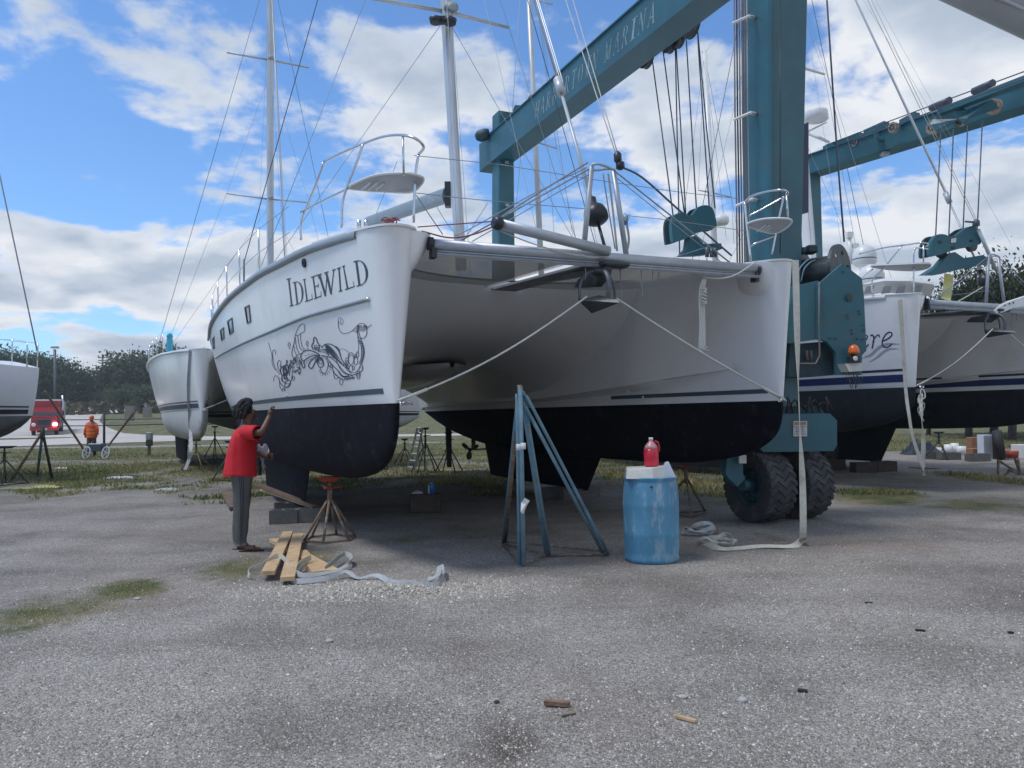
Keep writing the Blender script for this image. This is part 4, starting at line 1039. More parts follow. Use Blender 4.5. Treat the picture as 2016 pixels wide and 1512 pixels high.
# the "...ere" lettering and swoosh on the second catamaran
Z2 = lambda x, y: (1500 + x / 3.907, 400 + y / 3.907)
mb = MB()
for pts, w in (([(835, 1020), (850, 1015), (862, 1040), (848, 1118)], 2.8), ([(852, 1070), (872, 1030), (898, 1012), (905, 1032)], 2.2),
               ([(925, 1062), (960, 1048), (996, 1020), (998, 998), (975, 994), (945, 1020), (925, 1070), (938, 1104), (970, 1106), (1003, 1082)], 2.6),
               ([(755, 1075), (790, 1060), (812, 1030), (800, 1015), (775, 1035), (762, 1080), (780, 1125), (822, 1085)], 2.4)):
    pixribbon(mb, BV2L, [Z2(*p) for p in pts], w)
mb.build('lettering', stripe_b, H2L[0])['label'] = 'navy script letters ere'
mb = MB()
for pts, w in (([(770, 1190), (840, 1165), (900, 1110), (970, 1082), (1060, 1084)], (.8, 5.5)), ([(825, 1222), (880, 1190), (940, 1140), (990, 1120), (1055, 1120)], (.6, 4.2))):
    pixribbon(mb, BV2L, [Z2(*p) for p in pts], w)
mb.build('swoosh', vinyl_l, H2L[0])['label'] = 'grey double wave swoosh'

# ------------------------------------------------------------------ pulpits with seats, chocks, bowsprit, lines (parts of the first catamaran)
def pw(*t): return W(*t)
def rail(pts, r=.014, n=6, name='pulpit_rail', m=None, parent=None):
    mb = MB(); P = [W(*p) for p in pts]
    if len(P) > 2: P = smooth_path(P, n)
    mb.tube(P, r, 8); return mb.build(name, m or chrome, parent or cat1)
grey_seat = mat('seat_plate_grey', (.36, .38, .40), .5, var=.08, scale=8)
def seat(under, d_of, th, parent, slats, name='pulpit_seat'):
    """rounded seat plate with slotted underside; `under` = outline pixels"""
    P = [W(x, y, d) for x, y, d in under]; mb = MB()
    zc = sum(p.z for p in P) / len(P); P = [Vector((p.x, p.y, p.z)) for p in P]
    P = smooth_path(P, 4, True); mb.prism(P, UP * th); o = mb.build(name, grey_seat, parent)
    mb = MB(); mb.tube([p + UP * th * .5 for p in P], .013, 8, closed=True); mb.build('seat_rim', white_p, o)
    sm_ = MB()
    for a, b in slats: sm_.tube([W(*a) - UP * .010, W(*b) - UP * .010], .009, 4)
    if slats: s_ = sm_.build('slat', white_p, o); s_['kind'] = 'stuff'
    return o
rail([(637, 319, 8.55), (675, 300, 8.2), (715, 283, 7.85), (755, 269, 7.5), (792, 266, 7.25), (820, 274, 7.15), (834, 290, 7.25), (824, 304, 7.45)])
rail([(824, 304, 7.45), (818, 345, 7.45), (814, 438, 7.45)])
rail([(593, 473, 8.75), (592, 440, 8.75), (605, 405, 8.7), (622, 362, 8.6), (637, 319, 8.55)])
rail([(715, 283, 7.85), (700, 325, 7.85), (683, 368, 7.88), (674, 402, 7.9), (673, 449, 7.9)])
rail([(592, 418, 8.72), (640, 393, 8.3), (686, 371, 7.88)], .012)
rail([(793, 267, 7.25), (795, 346, 7.25)], .011)
seat([(687, 371, 7.88), (715, 355, 7.7), (750, 345, 7.5), (800, 343, 7.3), (832, 351, 7.35), (828, 366, 7.5), (808, 380, 7.62), (760, 379, 7.75), (715, 376, 7.85)], None, .020, cat1,
     [((712 + k * 14, 372, 7.78), (728 + k * 14, 359, 7.58)) for k in range(7)])
rail([(815, 306, 7.46), (985, 324, 8.2)], .004, name='lifeline', m=wire_g)
rail([(985, 324, 8.2), (1160, 352, 8.6), (1330, 377, 8.9), (1455, 391, 9.1)], .004, 3, name='lifeline', m=wire_g)
rail([(820, 380, 7.46), (960, 395, 8.0), (1152, 411, 8.5)], .004, 3, name='lifeline', m=wire_g); rail([(1240, 425, 8.8), (1330, 435, 8.9), (1470, 455, 9.2)], .004, 3, name='lifeline', m=wire_g)
for x in (707, 721): rail([(x, 449, 7.75), (x, 434, 7.75)], .022, name='deck_chock')
# right pulpit
rail([(1466, 398, 9.35), (1480, 386, 9.3), (1510, 377, 9.15), (1540, 374, 9.0), (1551, 380, 9.1), (1548, 392, 9.2)])
rail([(1466, 398, 9.35), (1470, 440, 9.35), (1478, 513, 9.35)]); rail([(1548, 380, 9.1), (1552, 434, 9.1)], .012)
rail([(1543, 386, 9.2), (1533, 432, 9.25), (1527, 462, 9.3), (1520, 500, 9.3)], .012); rail([(1474, 425, 9.35), (1500, 412, 9.3), (1543, 388, 9.2)], .011)
rail([(1527, 464, 9.3), (1490, 478, 9.3), (1476, 486, 9.35)], .011)
seat([(1471, 444, 9.35), (1495, 434, 9.2), (1530, 431, 9.05), (1557, 434, 9.0), (1553, 446, 9.1), (1528, 460, 9.3), (1500, 456, 9.35)], None, .018, cat1,
     [((1490 + k * 8, 455, 9.32), (1508 + k * 8, 441, 9.2)) for k in range(6)])
# bowsprit tube lying on the beam, its end cap and lines
mb = MB(); mb.cyl(W(984, 441, 7.75), W(1198, 495, 8.30), .056, .056, 16); mb.build('bowsprit', alu, cat1)
mb = MB(); mb.lathe([(.055, 0), (.075, .01), (.075, .05), (.05, .09)], W(986, 441, 7.75), W(970, 437, 7.70) - W(986, 441, 7.75), 14); mb.build('bowsprit_cap', black_pl, cat1)
for pts, r, m_ in (([(822, 447, 7.5), (900, 441, 7.6), (970, 436, 7.7)], .006, rope_r), ([(830, 455, 7.55), (885, 468, 7.7), (930, 462, 7.72), (972, 446, 7.72)], .008, rope_r),
                   ([(975, 436, 7.72), (1040, 392, 8.1), (1157, 320, 8.45)], .010, wire_g), ([(895, 464, 8.0), (930, 448, 8.0), (1060, 376, 8.3), (1155, 330, 8.45)], .006, wire_g),
                   ([(985, 455, 7.8), (1050, 480, 8.0), (1120, 500, 8.1), (1150, 503, 8.15)], .007, rope_m), ([(1100, 493, 8.1), (1160, 506, 8.2), (1190, 505, 8.3)], .006, rope_m),
                   ([(820, 385, 7.46), (850, 430, 7.7), (872, 462, 7.8)], .005, wire_g), ([(850, 390, 9), (880, 440, 9), (903, 466, 8.9)], .004, wire_g), ([(920, 462, 8.5), (960, 400, 8.5)], .004, wire_g)):
    rail(pts, r, 5, 'control_line', m_)
mb = MB()
for k in range(7):
    a = rnd.random() * 6; c = W(770 + rnd.uniform(-14, 14), 434 + rnd.uniform(-2, 2), 7.6)
    mb.tube([c + Vector((.04 * math.cos(a + q), .04 * math.sin(a + q) * 1.2, .012 * math.sin(q * 2 + k))) for q in [j * .8 for j in range(8)]], .007, 5, closed=True)
mb.build('rope_bundle', rope_r, cat1)
rail([(1197, 342, 8.5), (1205, 400, 8.55), (1215, 494, 8.6)], .012, name='padeye_link', m=rope_m); rail([(1187, 340, 8.5), (1196, 400, 8.55), (1211, 490, 8.6)], .007, name='padeye_link', m=wire_g)
mb = MB(); mb.lathe([(.02, -.07), (.045, -.04), (.045, .04), (.02, .07)], W(1216, 310, 8.5), (0, .2, 1), 10); mb.lathe([(.02, -.05), (.05, -.03), (.05, .03), (.02, .05)], W(1221, 326, 8.5), (0, .2, 1), 10); mb.build('block', black_pl, cat1)
rail([(1216, 302, 8.5), (1128, 0, 10.0), (1060, -250, 11.0)], .006, 3, 'spinnaker_halyard', rope_m); rail([(1212, 302, 8.5), (1114, 0, 10.0), (1045, -250, 11.0)], .006, 3, 'spinnaker_halyard', rope_m)
mb = MB()
for k in range(5): c = W(1234 + rnd.uniform(-3, 3), 428 + k * 2, 8.75); mb.tube([c + Vector((.025 * math.cos(q), .02 * math.sin(q), .05 * math.sin(q + k))) for q in [j * .8 for j in range(8)]], .005, 5, closed=True)
mb.build('line_coil', wire_g, cat1); rail([(1233, 436, 8.75), (1238, 470, 8.75), (1234, 496, 8.75)], .014, 4, 'line_coil', wire_g)
rail([(1222, 328, 8.53), (1265, 350, 8.8), (1335, 412, 9.1), (1440, 503, 9.5)], .012, 4, 'striker_wire', wire_d)
# boom
boom_m = mat('boom_grey', (.26, .31, .34), .5, .2, var=.12, scale=4)
mb = MB(); a = W(878, 385, 13.1); b = W(722, 440, 16.6); ax = (b - a).normalized(); sd = ax.cross(UP).normalized(); up = sd.cross(ax)
mb.loft([[p + sd * .07 * math.cos(x) + up * .14 * math.sin(x) for x in [k * math.pi / 7 for k in range(14)]] for p in (a, b)], True, True); bo = mb.build('boom', boom_m, cat1, sharp=40)
mb = MB(); mb.box(a - ax * .08, (.10, .16, .42)); mb.build('gooseneck', black_pl, bo)
rail([(738, 428, 16), (760, 372, 15.8), (782, 318, 14)], .006, name='topping_lift', m=wire_g)
# lower spreaders on the IDLEWILD's mast: the big pair near the frame top
mb = MB(); a = W(868, 20, 13.15)
mb.box(W(871, 40, 13.0), (.34, .2, .06)); mb.lathe([(.05, -.06), (.10, -.05), (.12, .03), (.06, .06)], W(858, 40, 12.95), (0, 0, 1), 12); mb.lathe([(.05, -.06), (.10, -.05), (.12, .03), (.06, .06)], W(886, 42, 12.95), (0, 0, 1), 12); mb.build('deck_light', black_pl, cat1)
mb = MB(); mb.lathe([(.03, -.08), (.08, -.02), (.10, .03), (.03, .03)], W(891, 15, 13.0), Vector((.3, -1, 0)), 14); mb.build('loudhailer', grey_box, cat1)

# ------------------------------------------------------------------ travel lift
FWD = -AFT
lift = thing('travel_lift', 'huge blue-green mobile boat hoist with lettered top beam straddling the yard', 'boat hoist', (3.84, 11.3, 0))
def LP(base, a, l, z): return Vector((base[0], base[1], 0)) + AFT * a + UL * l + UP * z
NA, FA = (3.84, 11.45), (-.24, 20.55)        # near and far foot of the lettered side
def frustum(mb, c0, c1, a0, b0, a1, b1, mi=0, ch=.0):
    """box column between two centres, half sizes a (along UL) and b (along AFT), chamfered"""
    def ring(c, a, b):
        k = ch
        q = [(a, -b + k), (a, b - k), (a - k, b), (-a + k, b), (-a, b - k), (-a, -b + k), (-a + k, -b), (a - k, -b)] if k else [(a, -b), (a, b), (-a, b), (-a, -b)]
        return [c + UL * x + AFT * y for x, y in q]
    mb.loft([ring(c0, a0, b0), ring(c1, a1, b1)], True, True, mi, False)
mb = MB(); frustum(mb, W(1521, 900, 11.45), W(1524, -40, 11.45), .25, .25, .385, .32, ch=.03); cl_ = mb.build('column', teal, lift)
mb = MB(); p0 = W(1536, 0, 10.98); p1 = W(1536, 500, 11.05); mb.tube([p0, p1], .008, 6); mb.build('seam_pipe', black_pl, cl_)
mb = MB(); mb.prism([W(1570, 300, 12.2), W(1592, 240, 12.2), W(1592, 418, 12.2), W(1568, 424, 12.2)], AFT * .5); mb.build('side_box', mat('violet_grey_plate', (.06, .07, .11), .5, var=.15, scale=4), lift)
mb = MB(); frustum(mb, W(992, 900, 20.5), W(990, 226, 20.5), .27, .24, .22, .24, ch=.03); mb.build('column', teal, lift)
# lettered beam
bm = MB(); ba = LP(FA, .9, 0, 8.36); bb = LP(FA, -12.2, 0, 8.36); HH = .78; WB = .24
def beam(mb, a, b, h, w):
    for p in (): pass
    mb.loft([[p - UL * w, p - UL * w + UP * h, p + UL * w + UP * h, p + UL * w] for p in (a, b)], True, True, sm=False)
beam(bm, ba, bb, HH, WB); beam(bm, ba + UP * (-.012) - AFT * .3, bb - UP * .012, .03, WB + .05); beam(bm, ba + UP * HH - AFT * .3, bb + UP * HH, .03, WB + .04); be = bm.build('top_beam', teal, lift)
# sheaves below and trolley plates
def sheave(c, r, ax, parent, name='sheave', m=None, th=.05):
    mb = MB(); ax = Vector(ax).normalized(); n = 24
    a = ax.cross(UP).normalized(); b = ax.cross(a)
    def ring(rr, h): return [c + ax * h + (a * math.cos(6.2832 * k / n) + b * math.sin(6.2832 * k / n)) * rr for k in range(n)]
    mb.loft([ring(r * .62, -th), ring(r, -th), ring(r * .93, 0), ring(r, th), ring(r * .62, th), ring(r * .62, -th)], True, sm=False)
    mb.loft([ring(.03, -th * 1.2), ring(r * .30, -th), ring(r * .30, th), ring(.03, th * 1.2)], True, True, sm=False)
    for k in range(5):
        an = k * 1.2566; d = a * math.cos(an) + b * math.sin(an); mb.tube([c + d * r * .28, c + d * r * .66], [.02 + r * .09, .02 + r * .07], 6)
    return mb.build(name, m or pulley_m, parent)
for px, py, d, r in ((1272, 113, 15.1, .22), (1318, 84, 14.6, .20), (1359, 49, 14.1, .25), (1335, 78, 14.4, .16)):
    sheave(W(px, py, d), r, UL * 1.0 + AFT * .0, lift)
mb = MB(); mb.prism([W(1262, 100, 15.1) - UL * .10, W(1372, 30, 14.1) - UL * .10, W(1372, 8, 14.1) - UL * .10, W(1262, 78, 15.1) - UL * .10], UL * .20); mb.build('trolley_plate', teal_d, lift)
# fittings on top of the beam at the far end
sheave(W(1046, 205, 19.5), .22, UL, lift, m=rust_ring); mb = MB()
mb.prism([W(1035, 200, 19.6), W(1042, 188, 19.6), W(1054, 188, 19.6), W(1056, 212, 19.6), W(1038, 216, 19.6)], UL * .14 ); mb.build('sheave_guard', teal, lift)
mb = MB(); mb.prism([W(1010, 215, 20.3), W(1014, 207, 20.3), W(1024, 207, 20.3), W(1028, 240, 20.3), W(1010, 245, 20.3)], UL * .2); mb.build('sheave_guard', teal, lift)
mb = MB(); mb.lathe([(.12, 0), (.16, .1), (.16, .3), (.08, .4)], W(964, 262, 20.6), (-.8, .1, -.2), 12); mb.build('cable_drum', teal_d, lift)
for x0, y0, x1, y1 in ((1080, 163, 1100, 150), (1143, 122, 1158, 112), (1255, 15, 1270, 2)):
    mb = MB(); d = 19.0 - (x0 - 1080) / 190 * 4.2; mb.prism([W(x0, y0 + 4, d), W(x0, y0 - 6, d), W(x1, y1 - 6, d - .4), W(x1, y1 + 4, d - .4)], UL * .25); mb.build('top_bracket', teal, be)
for off in (.02, .10):
    mb = MB(); mb.tube([ba + UP * (HH + .12 + off) - AFT * 1, bb + UP * (HH + .10 + off)], .012, 5); mb.build('top_cable', wire_d, be)
for x, y in ((996, 236), (998, 320), (999, 404)):
    mb = MB(); mb.box(W(x, y, 20.2), (.1, .06, .07)); mb.build('lug', grey_box, lift)
# beam letters, on the face towards the yard entrance
u0 = 17.85
txt = [('H', 0), ('A', 1), ('R', 2), ('B', 3), ('O', 4), ('R', 5), ('T', 6), ('O', 7), ('W', 8), ('N', 9), ('M', 10.7), ('A', 11.8), ('R', 12.8), ('I', 13.75), ('N', 14.7), ('A', 15.75)]
worn = mat('worn_lettering', (.30, .38, .40), .6, var=.1, scale=9, dirt=(.03, .13, .17), dirt_amt=1.0, dirt_scale=5, dirt_lo=.49)
for ch, k in txt:
    w = .225; g0 = Vector((FA[0], FA[1], 0)) - AFT * (2.65 + k * .30) - UL * (WB + .004) + UP * (8.36 + .19)
    mb = MB()
    for q in glyph_quads(ch):
        mb.add([g0 - AFT * (u * w + v * .10) + UP * v * .38 for u, v in q], [(0, 1, 2, 3)])
    mb.build('letter_' + ch.lower(), worn, be)
# hydraulic hoses clipped to the near column
hm = [hose_m, rubber, hose_m, hose_m, hose_m, wire_g]
for k, x in enumerate((1446, 1451, 1456, 1461, 1466, 1471)):
    mb = MB(); mb.tube([W(x - 1, -30, 11.2), W(x + 1, 220, 11.2), W(x + 4, 400, 11.2), W(x + 7, 640, 11.2)], .013, 6); mb.build('hose', hm[k], lift)
for y, dx in ((38, 0), (228, 3), (398, 6)):
    mb = MB(); a = W(1442 + dx, y + 8, 11.16); b = W(1474 + dx, y - 6, 11.16); mb.tube([a, b], .022, 4); mb.tube([b, W(1484 + dx, y - 4, 11.3)], .03, 4); mb.build('hose_clamp', galv if False else white_p, lift)
# winch: drum with flange, side plate, beacon, junction box
mb = MB(); c = W(1652, 532, 11.35); axw = (UL * .35 - AFT * .94).normalized()
n = 36; a_ = axw.cross(UP).normalized(); b_ = axw.cross(a_)
def wring(r, h, ph=0): return [c + axw * h + (a_ * math.cos(6.2832 * k / n) + b_ * math.sin(6.2832 * k / n)) * r for k in range(n)]
mb.loft([wring(.10, .03), wring(.385, .03), wring(.385, -.02), wring(.24, -.02), wring(.24, -.55), wring(.385, -.55), wring(.385, -.60), wring(.05, -.60)], True, True, sm=False)
wd = mb.build('winch_drum', pulley_m, lift)
for k in range(6):
    an = k * 1.0472 + .3; p = c + axw * .034 + (a_ * math.cos(an) + b_ * math.sin(an)) * .27; mb = MB(); mb.lathe([(.030, 0), (.026, .006)], p, axw, 10); mb.build('flange_hole', sign_w if k in (0, 5, 1) else rubber, wd)
mb = MB(); PL = [(1612, 560), (1659, 519), (1697, 548), (1701, 585), (1706, 690), (1697, 700), (1697, 738), (1648, 738), (1646, 694), (1627, 672), (1612, 668)]
mb.prism([W(x, y, 10.75) for x, y in PL], AFT * .05); wp = mb.build('winch_plate', teal, lift)
mb = MB(); mb.prism([W(1570, 562, 10.85), W(1612, 552, 10.80), W(1612, 668, 10.80), W(1553, 676, 10.85), W(1555, 600, 10.85)], AFT * .7); mb.build('winch_housing', teal, lift)
mb = MB(); mb.lathe([(.05, 0), (.055, .01)], W(1672, 586, 10.73), -AFT, 16); mb.build('plate_hole', black_pl, wp)
for x, y in ((1668, 620), (1670, 626), (1691, 612), (1693, 618), (1676, 650), (1678, 657), (1699, 640), (1701, 650), (1634, 666), (1645, 667), (1688, 667), (1699, 668), (1660, 535)):
    mb = MB(); mb.lathe([(.014, 0), (.015, .008)], W(x, y, 10.73), -AFT, 8); mb.build('bolt', black_pl, wp)
mb = MB(); mb.prism([W(1556, 678, 11.0), W(1628, 672, 11.0), W(1647, 695, 11.0), W(1645, 738, 11.0), W(1600, 742, 11.0), W(1552, 742, 11.0)], AFT * .8); mb.build('gearbox_housing', teal_d, lift)
mb = MB()
for x in (1588, 1596): mb.cyl(W(x, 690, 10.9), W(x + 1, 708, 10.9), .022, .022, 8)
mb.tube([W(1613, 555, 10.72), W(1612, 640, 10.72), W(1614, 700, 10.72), W(1606, 716, 10.72), W(1575, 716, 10.72)], .012, 6); mb.build('hydraulic_pipe', hose_m, lift)
mb = MB(); mb.lathe([(.075, 0), (.075, .03), (.07, .07), (.05, .11), (.02, .13)], W(1681, 697, 10.6), (0, 0, 1), 16); bc = mb.build('beacon', amber, lift)
mb = MB(); mb.lathe([(.04, 0), (.045, -.02)], W(1681, 698, 10.6), (0, 0, 1), 14); mb.box(W(1680, 708, 10.62), (.14, .10, .09)); mb.build('beacon_base', black_pl, bc)
mb = MB(); mb.lathe([(.02, 0), (.035, .02), (.02, .022)], W(1683, 706, 10.55), (0, -1, 0), 12); mb.build('horn', sign_w, bc)
mb = MB(); mb.prism([W(1664, 716, 10.62), W(1697, 714, 10.62), W(1697, 730, 10.62), W(1672, 732, 10.62)], AFT * .15); mb.build('junction_box', sign_w, lift)
for k in range(5):
    x = 1668 + k * 6; mb = MB(); mb.tube(smooth_path([W(x, 730, 10.66), W(x + rnd.uniform(-4, 3), 744, 10.62), W(x + rnd.uniform(-2, 6), 756 + k % 2 * 8, 10.64), W(x + 8, 740, 10.7)], 4), .006, 5); mb.build('cable', black_pl, lift)
mb = MB(); mb.tube(smooth_path([W(1570, 555, 11), W(1574, 530, 11), W(1590, 512, 11.1), W(1605, 508, 11.2)], 5), .01, 6); mb.tube(smooth_path([W(1577, 555, 11), W(1583, 530, 11), W(1596, 516, 11.1), W(1606, 512, 11.2)], 5), .01, 6); mb.build('winch_rope', jack_b, lift)
mb = MB(); mb.box(W(1596, 492, 11.5), (.16, .2, .12), bev=.02); mb.cyl(W(1580, 500, 11.4), W(1580, 488, 11.4), .05, .05, 10); mb.build('winch_motor', teal_d, lift)
mb = MB(); mb.tube([W(1628, 0, 11.6), W(1648, 300, 11.6), W(1662, 476, 11.45)], .014, 6); mb.build('hoist_cable', wire_d, lift)
# bogie frame over the wheels
mb = MB(); BG = [(1539, 815), (1634, 814), (1648, 828), (1648, 876), (1641, 888), (1503, 890), (1494, 880), (1514, 868), (1530, 852), (1538, 836)]
mb.prism([W(x, y, 10.72) for x, y in BG], AFT * .62); bg_ = mb.build('bogie_frame', teal, lift)
mb = MB(); mb.prism([W(1530, 800, 10.85), W(1610, 798, 10.85), W(1625, 814, 10.85), W(1530, 816, 10.85)], AFT * .4); mb.build('steering_gear', teal_d, lift)
for k in range(7):
    x = 1548 + k * 13; mb = MB(); mb.tube(smooth_path([W(x, 812, 10.8), W(x + rnd.uniform(-8, 8), 796, 10.75), W(x + rnd.uniform(-6, 14), 782 + (k % 3) * 6, 10.8), W(x + 12, 806, 10.85)], 4), .012, 5); mb.build('hose', rubber, bg_)
# warning sign with its print
sg_ = MB(); a, b, c_, d_ = W(1562, 829, 10.70), W(1589, 829, 10.70), W(1589, 859, 10.70), W(1562, 859, 10.70)
sg_.prism([a, b, c_, d_], AFT * .01); so_ = sg_.build('warning_sign', sign_w, lift)
mb = MB(); mb.prism([W(1564, 830.5, 10.695), W(1587, 830.5, 10.695), W(1587, 836, 10.695), W(1564, 836, 10.695)], AFT * .003); mb.build('sign_header', sign_r, so_)
def flat_text(s, p, right, up, size, m, parent, name='sign_text'):
    cu = bpy.data.curves.new(name, 'FONT'); cu.body = s; cu.size = size; cu.align_x = 'CENTER'; cu.align_y = 'CENTER'; cu.materials.append(m)
    tmp = bpy.data.objects.new(name, cu); col.objects.link(tmp); dg = bpy.context.evaluated_depsgraph_get(); dg.update()
    me = bpy.data.meshes.new_from_object(tmp.evaluated_get(dg)); bpy.data.objects.remove(tmp); o = bpy.data.objects.new(name, me); col.objects.link(o); o.parent = parent
    r = Vector(right).normalized(); u = Vector(up).normalized(); nn = r.cross(u)
    Mx = Matrix((r, u, nn)).transposed().to_4x4(); off = Vector((0, 0, 0)); q = parent
    while q is not None: off = off + q.location; q = q.parent
    Mx.translation = Vector(p) - off; o.matrix_basis = Mx; return o
rt = (W(1589, 829, 10.69) - W(1562, 829, 10.69))
flat_text('WARNING', W(1575.5, 833.3, 10.688), rt, UP, .036, sign_w, so_)
for k, t in enumerate(('EQUIPMENT', 'RUN BY', 'REMOTE', 'CONTROL')): flat_text(t, W(1575.5, 840 + k * 5.0, 10.688), rt, UP, .034, stripe_k, so_)
# wheels
def tyre_thing(c, ax, R_, w):
    t = MB(); n = 72; ax = Vector(ax).normalized(); a = UP.copy(); b = ax.cross(a).normalized()
    def ring(r, h): return [c + ax * h + (a * math.cos(6.2832 * k / n) + b * math.sin(6.2832 * k / n)) * r for k in range(n)]
    prof = [(.50 * R_, -.30 * w), (.56 * R_, -.46 * w), (.75 * R_, -.53 * w), (.90 * R_, -.50 * w), (.955 * R_, -.44 * w), (.962 * R_, 0), (.955 * R_, .44 * w), (.90 * R_, .50 * w), (.75 * R_, .53 * w), (.56 * R_, .46 * w), (.50 * R_, .30 * w)]
    t.loft([ring(r, h) for r, h in prof], True)
    m = 26                                  # chevron lugs standing proud of the carcass
    for k in range(m):
        a0 = 6.2832 * k / m
        def pt(f, da, r):      # f across the tread -1..1
            off = .20 * (1 - abs(abs(f) * 2 - 1)) * 1.0 if False else .17 * (abs(((f + 1) * 1.0) % 1.0 - .5) * 2)
            an = a0 + da + off
            rr = r - .035 * R_ * abs(f) ** 3
            return c + ax * (f * w * .5) + (a * math.cos(an) + b * math.sin(an)) * rr
        fs_ = [-1, -.75, -.5, -.25, 0, .25, .5, .75, 1]; wd_ = .185
        rows = []
        for f in fs_:
            rows.append([pt(f * .999, 0, R_ * .95), pt(f * .999, .02, R_), pt(f * .999, wd_ - .02, R_), pt(f * .999, wd_, R_ * .95)])
        t.loft(rows, False, sm=False)
        for f in (-1, 1): t.add([pt(f, 0, R_ * .95), pt(f, .02, R_), pt(f, wd_ - .02, R_), pt(f, wd_, R_ * .95), pt(f, wd_ * .85, R_ * .84), pt(f, wd_ * .15, R_ * .84)], [(0, 1, 2, 3, 4, 5)])
    return t
tyre_m = mat('tyre_rubber', (.050, .050, .053), .85, var=.25, scale=6, dirt=(.12, .115, .11), dirt_amt=.6, dirt_scale=5, bump=.2, bscale=60)
tyre_k = tyre_m
Rw = .515
def wheel(cx):
    c = Vector((cx[0], cx[1], Rw - .015))
    hub = MB(); hub.lathe([(.0, .16), (.09, .16), (.10, .10), (.22, .09), (.255, .17), (.285, .18), (.285, -.1), (.05, -.1)], c, -UL, 28, sm=False)
    w_ = thing_part('wheel', lift, c); t = tyre_thing(c, UL, Rw, .47).build('tyre', tyre_m, w_, sharp=30); h = hub.build('rim', teal_d, w_)
    for k in range(8):
        an = k * .785; p = c - UL * .10 + (UP * math.cos(an) + AFT * math.sin(an)) * .19; mb = MB(); mb.lathe([(.018, 0), (.016, .03)], p, -UL, 6); mb.build('lug_nut', teal, w_)
    return w_
def thing_part(name, parent, loc):
    o = bpy.data.objects.new(name, None); o.empty_display_size = .1; col.objects.link(o); o.parent = parent
    off = Vector((0, 0, 0)); q = parent
    while q is not None: off += q.location; q = q.parent
    o.location = Vector(loc) - off; return o
C1 = Vector((3.50, 11.0, 0)); wheel(C1); wheel(C1 + UL * .70)
mb = MB(); c = C1 + UP * Rw - UL * .34
mb.prism([W(1433, 880, 10.6), W(1462, 880, 10.6), W(1463, 934, 10.6), W(1468, 942, 10.6), W(1452, 958, 10.6), W(1433, 940, 10.6), W(1429, 932, 10.6)], AFT * .10); mb.cyl(c + UL * .02, c + UL * .25, .085, .085, 14); mb.build('wheel_fork', teal, lift)
mb = MB(); mb.box(W(1461, 904, 10.5), (.10, .06, .11)); mb.build('sensor_box', sign_w, lift)
# far leg of the lettered side: a second wheel pair hidden behind the hulls, and the other side frame
frame2 = MB(); NB, FB = (13.9, 12.8), (8.28, 21.2)
mb = MB(); frustum(mb, Vector((8.42, 21.3, .9)), Vector((8.42, 21.3, 8.14)), .20, .22, .20, .22, ch=.03); mb.build('column', teal, lift)
DB = Vector((.54, -.84, 0)).normalized(); a = Vector((8.42, 21.3, 8.12)) - DB * .30; b = a + DB * 14.0
mb = MB(); beam(mb, a, b, .50, .22); beam(mb, a - UP * .012 + DB * .02, b - UP * .012, .03, .28); beam(mb, a + UP * .50 + DB * .02, b + UP * .50, .03, .27); b2 = mb.build('top_beam', teal, lift)
for x0, y0, x1, y1, d in ((1620, 300, 1690, 272, 20.8), (1700, 268, 1740, 250, 19.7), (1770, 248, 1800, 232, 18.8), (1845, 226, 2016, 160, 17.3)):
    mb = MB(); mb.prism([W(x0, y0, d), W(x0, y0 - 12, d), W(x1, y1 - 12, d - (x1 - x0) / 110), W(x1, y1, d - (x1 - x0) / 110)], UL * .2); mb.build('walk_plate', teal, b2)
mb = MB(); mb.prism([W(1721, 272, 19.0), W(1719, 262, 19.3), W(1727, 250, 19.3), W(1740, 246, 19.3), W(1746, 256, 19.3), W(1743, 272, 19.3), W(1730, 278, 19.3)], UL * .3); mb.build('sheave_guard', teal, b2)
for x, y, d, r in ((1684, 281, 19.9, .10), (1759, 251, 18.7, .13), (1838, 250, 17.6, .17), (1891, 238, 17.2, .13), (1957, 210, 16.7, .17)):
    sheave(W(x, y, d), r, UL, lift, m=rust_ring)
mb = MB(); mb.prism([W(1829, 246, 17.4), W(1838, 234, 17.4), W(1880, 220, 17.0), W(1894, 212, 17.0), W(1904, 216, 16.9), W(1952, 196, 16.4), W(1962, 212, 16.4), W(1905, 232, 16.8), W(1896, 244, 16.9), W(1886, 234, 17.0), W(1842, 258, 17.3)], UL * .08); mb.build('trolley_plate', teal, lift)
mb = MB(); mb.box(W(1742, 303, 19.3), (.2, .2, .12), bev=.03); mb.build('lamp_box', grey_box, lift)
for y0, y1 in ((268, 150), (280, 165)):
    mb = MB(); mb.tube([W(1625, y0 + 18, 20.9), W(1833, y0 - 60, 17.4), W(2030, y1 - 14, 14.8)], .014, 5); mb.build('top_cable', wire_d, b2)
for x, y, x1, y1, d in ((1833, 213, 1870, 197, 16.9), (1917, 180, 1955, 163, 15.9)):
    mb = MB(); mb.tube([W(x, y, d), W(x1, y1, d - .5)], .08, 8); mb.build('cable_roller', wire_d, b2)
mb = MB(); frustum(mb, Vector((*NB, .9)), Vector((*NB, 8.3)), .28, .28, .34, .34, ch=.03); mb.build('column', teal, lift)
for base in ((-.24, 20.55), (8.42, 21.3), NB):
    c0 = Vector((base[0], base[1], 0)); mb = MB(); mb.prism([c0 + AFT * x - UL * .25 + UP * z for x, z in ((-.7, .98), (.7, .98), (.8, 1.1), (.8, 1.4), (-.8, 1.4), (-.8, 1.1))], UL * .5); mb.build('bogie_frame', teal, lift)
    w_ = [x for x in bpy.data.objects if x.parent == lift and x.name == 'wheel'][0]; cp = copy_tree(w_, lift); cp.location = Vector((c0.x, c0.y, Rw - .015)) - lift.location

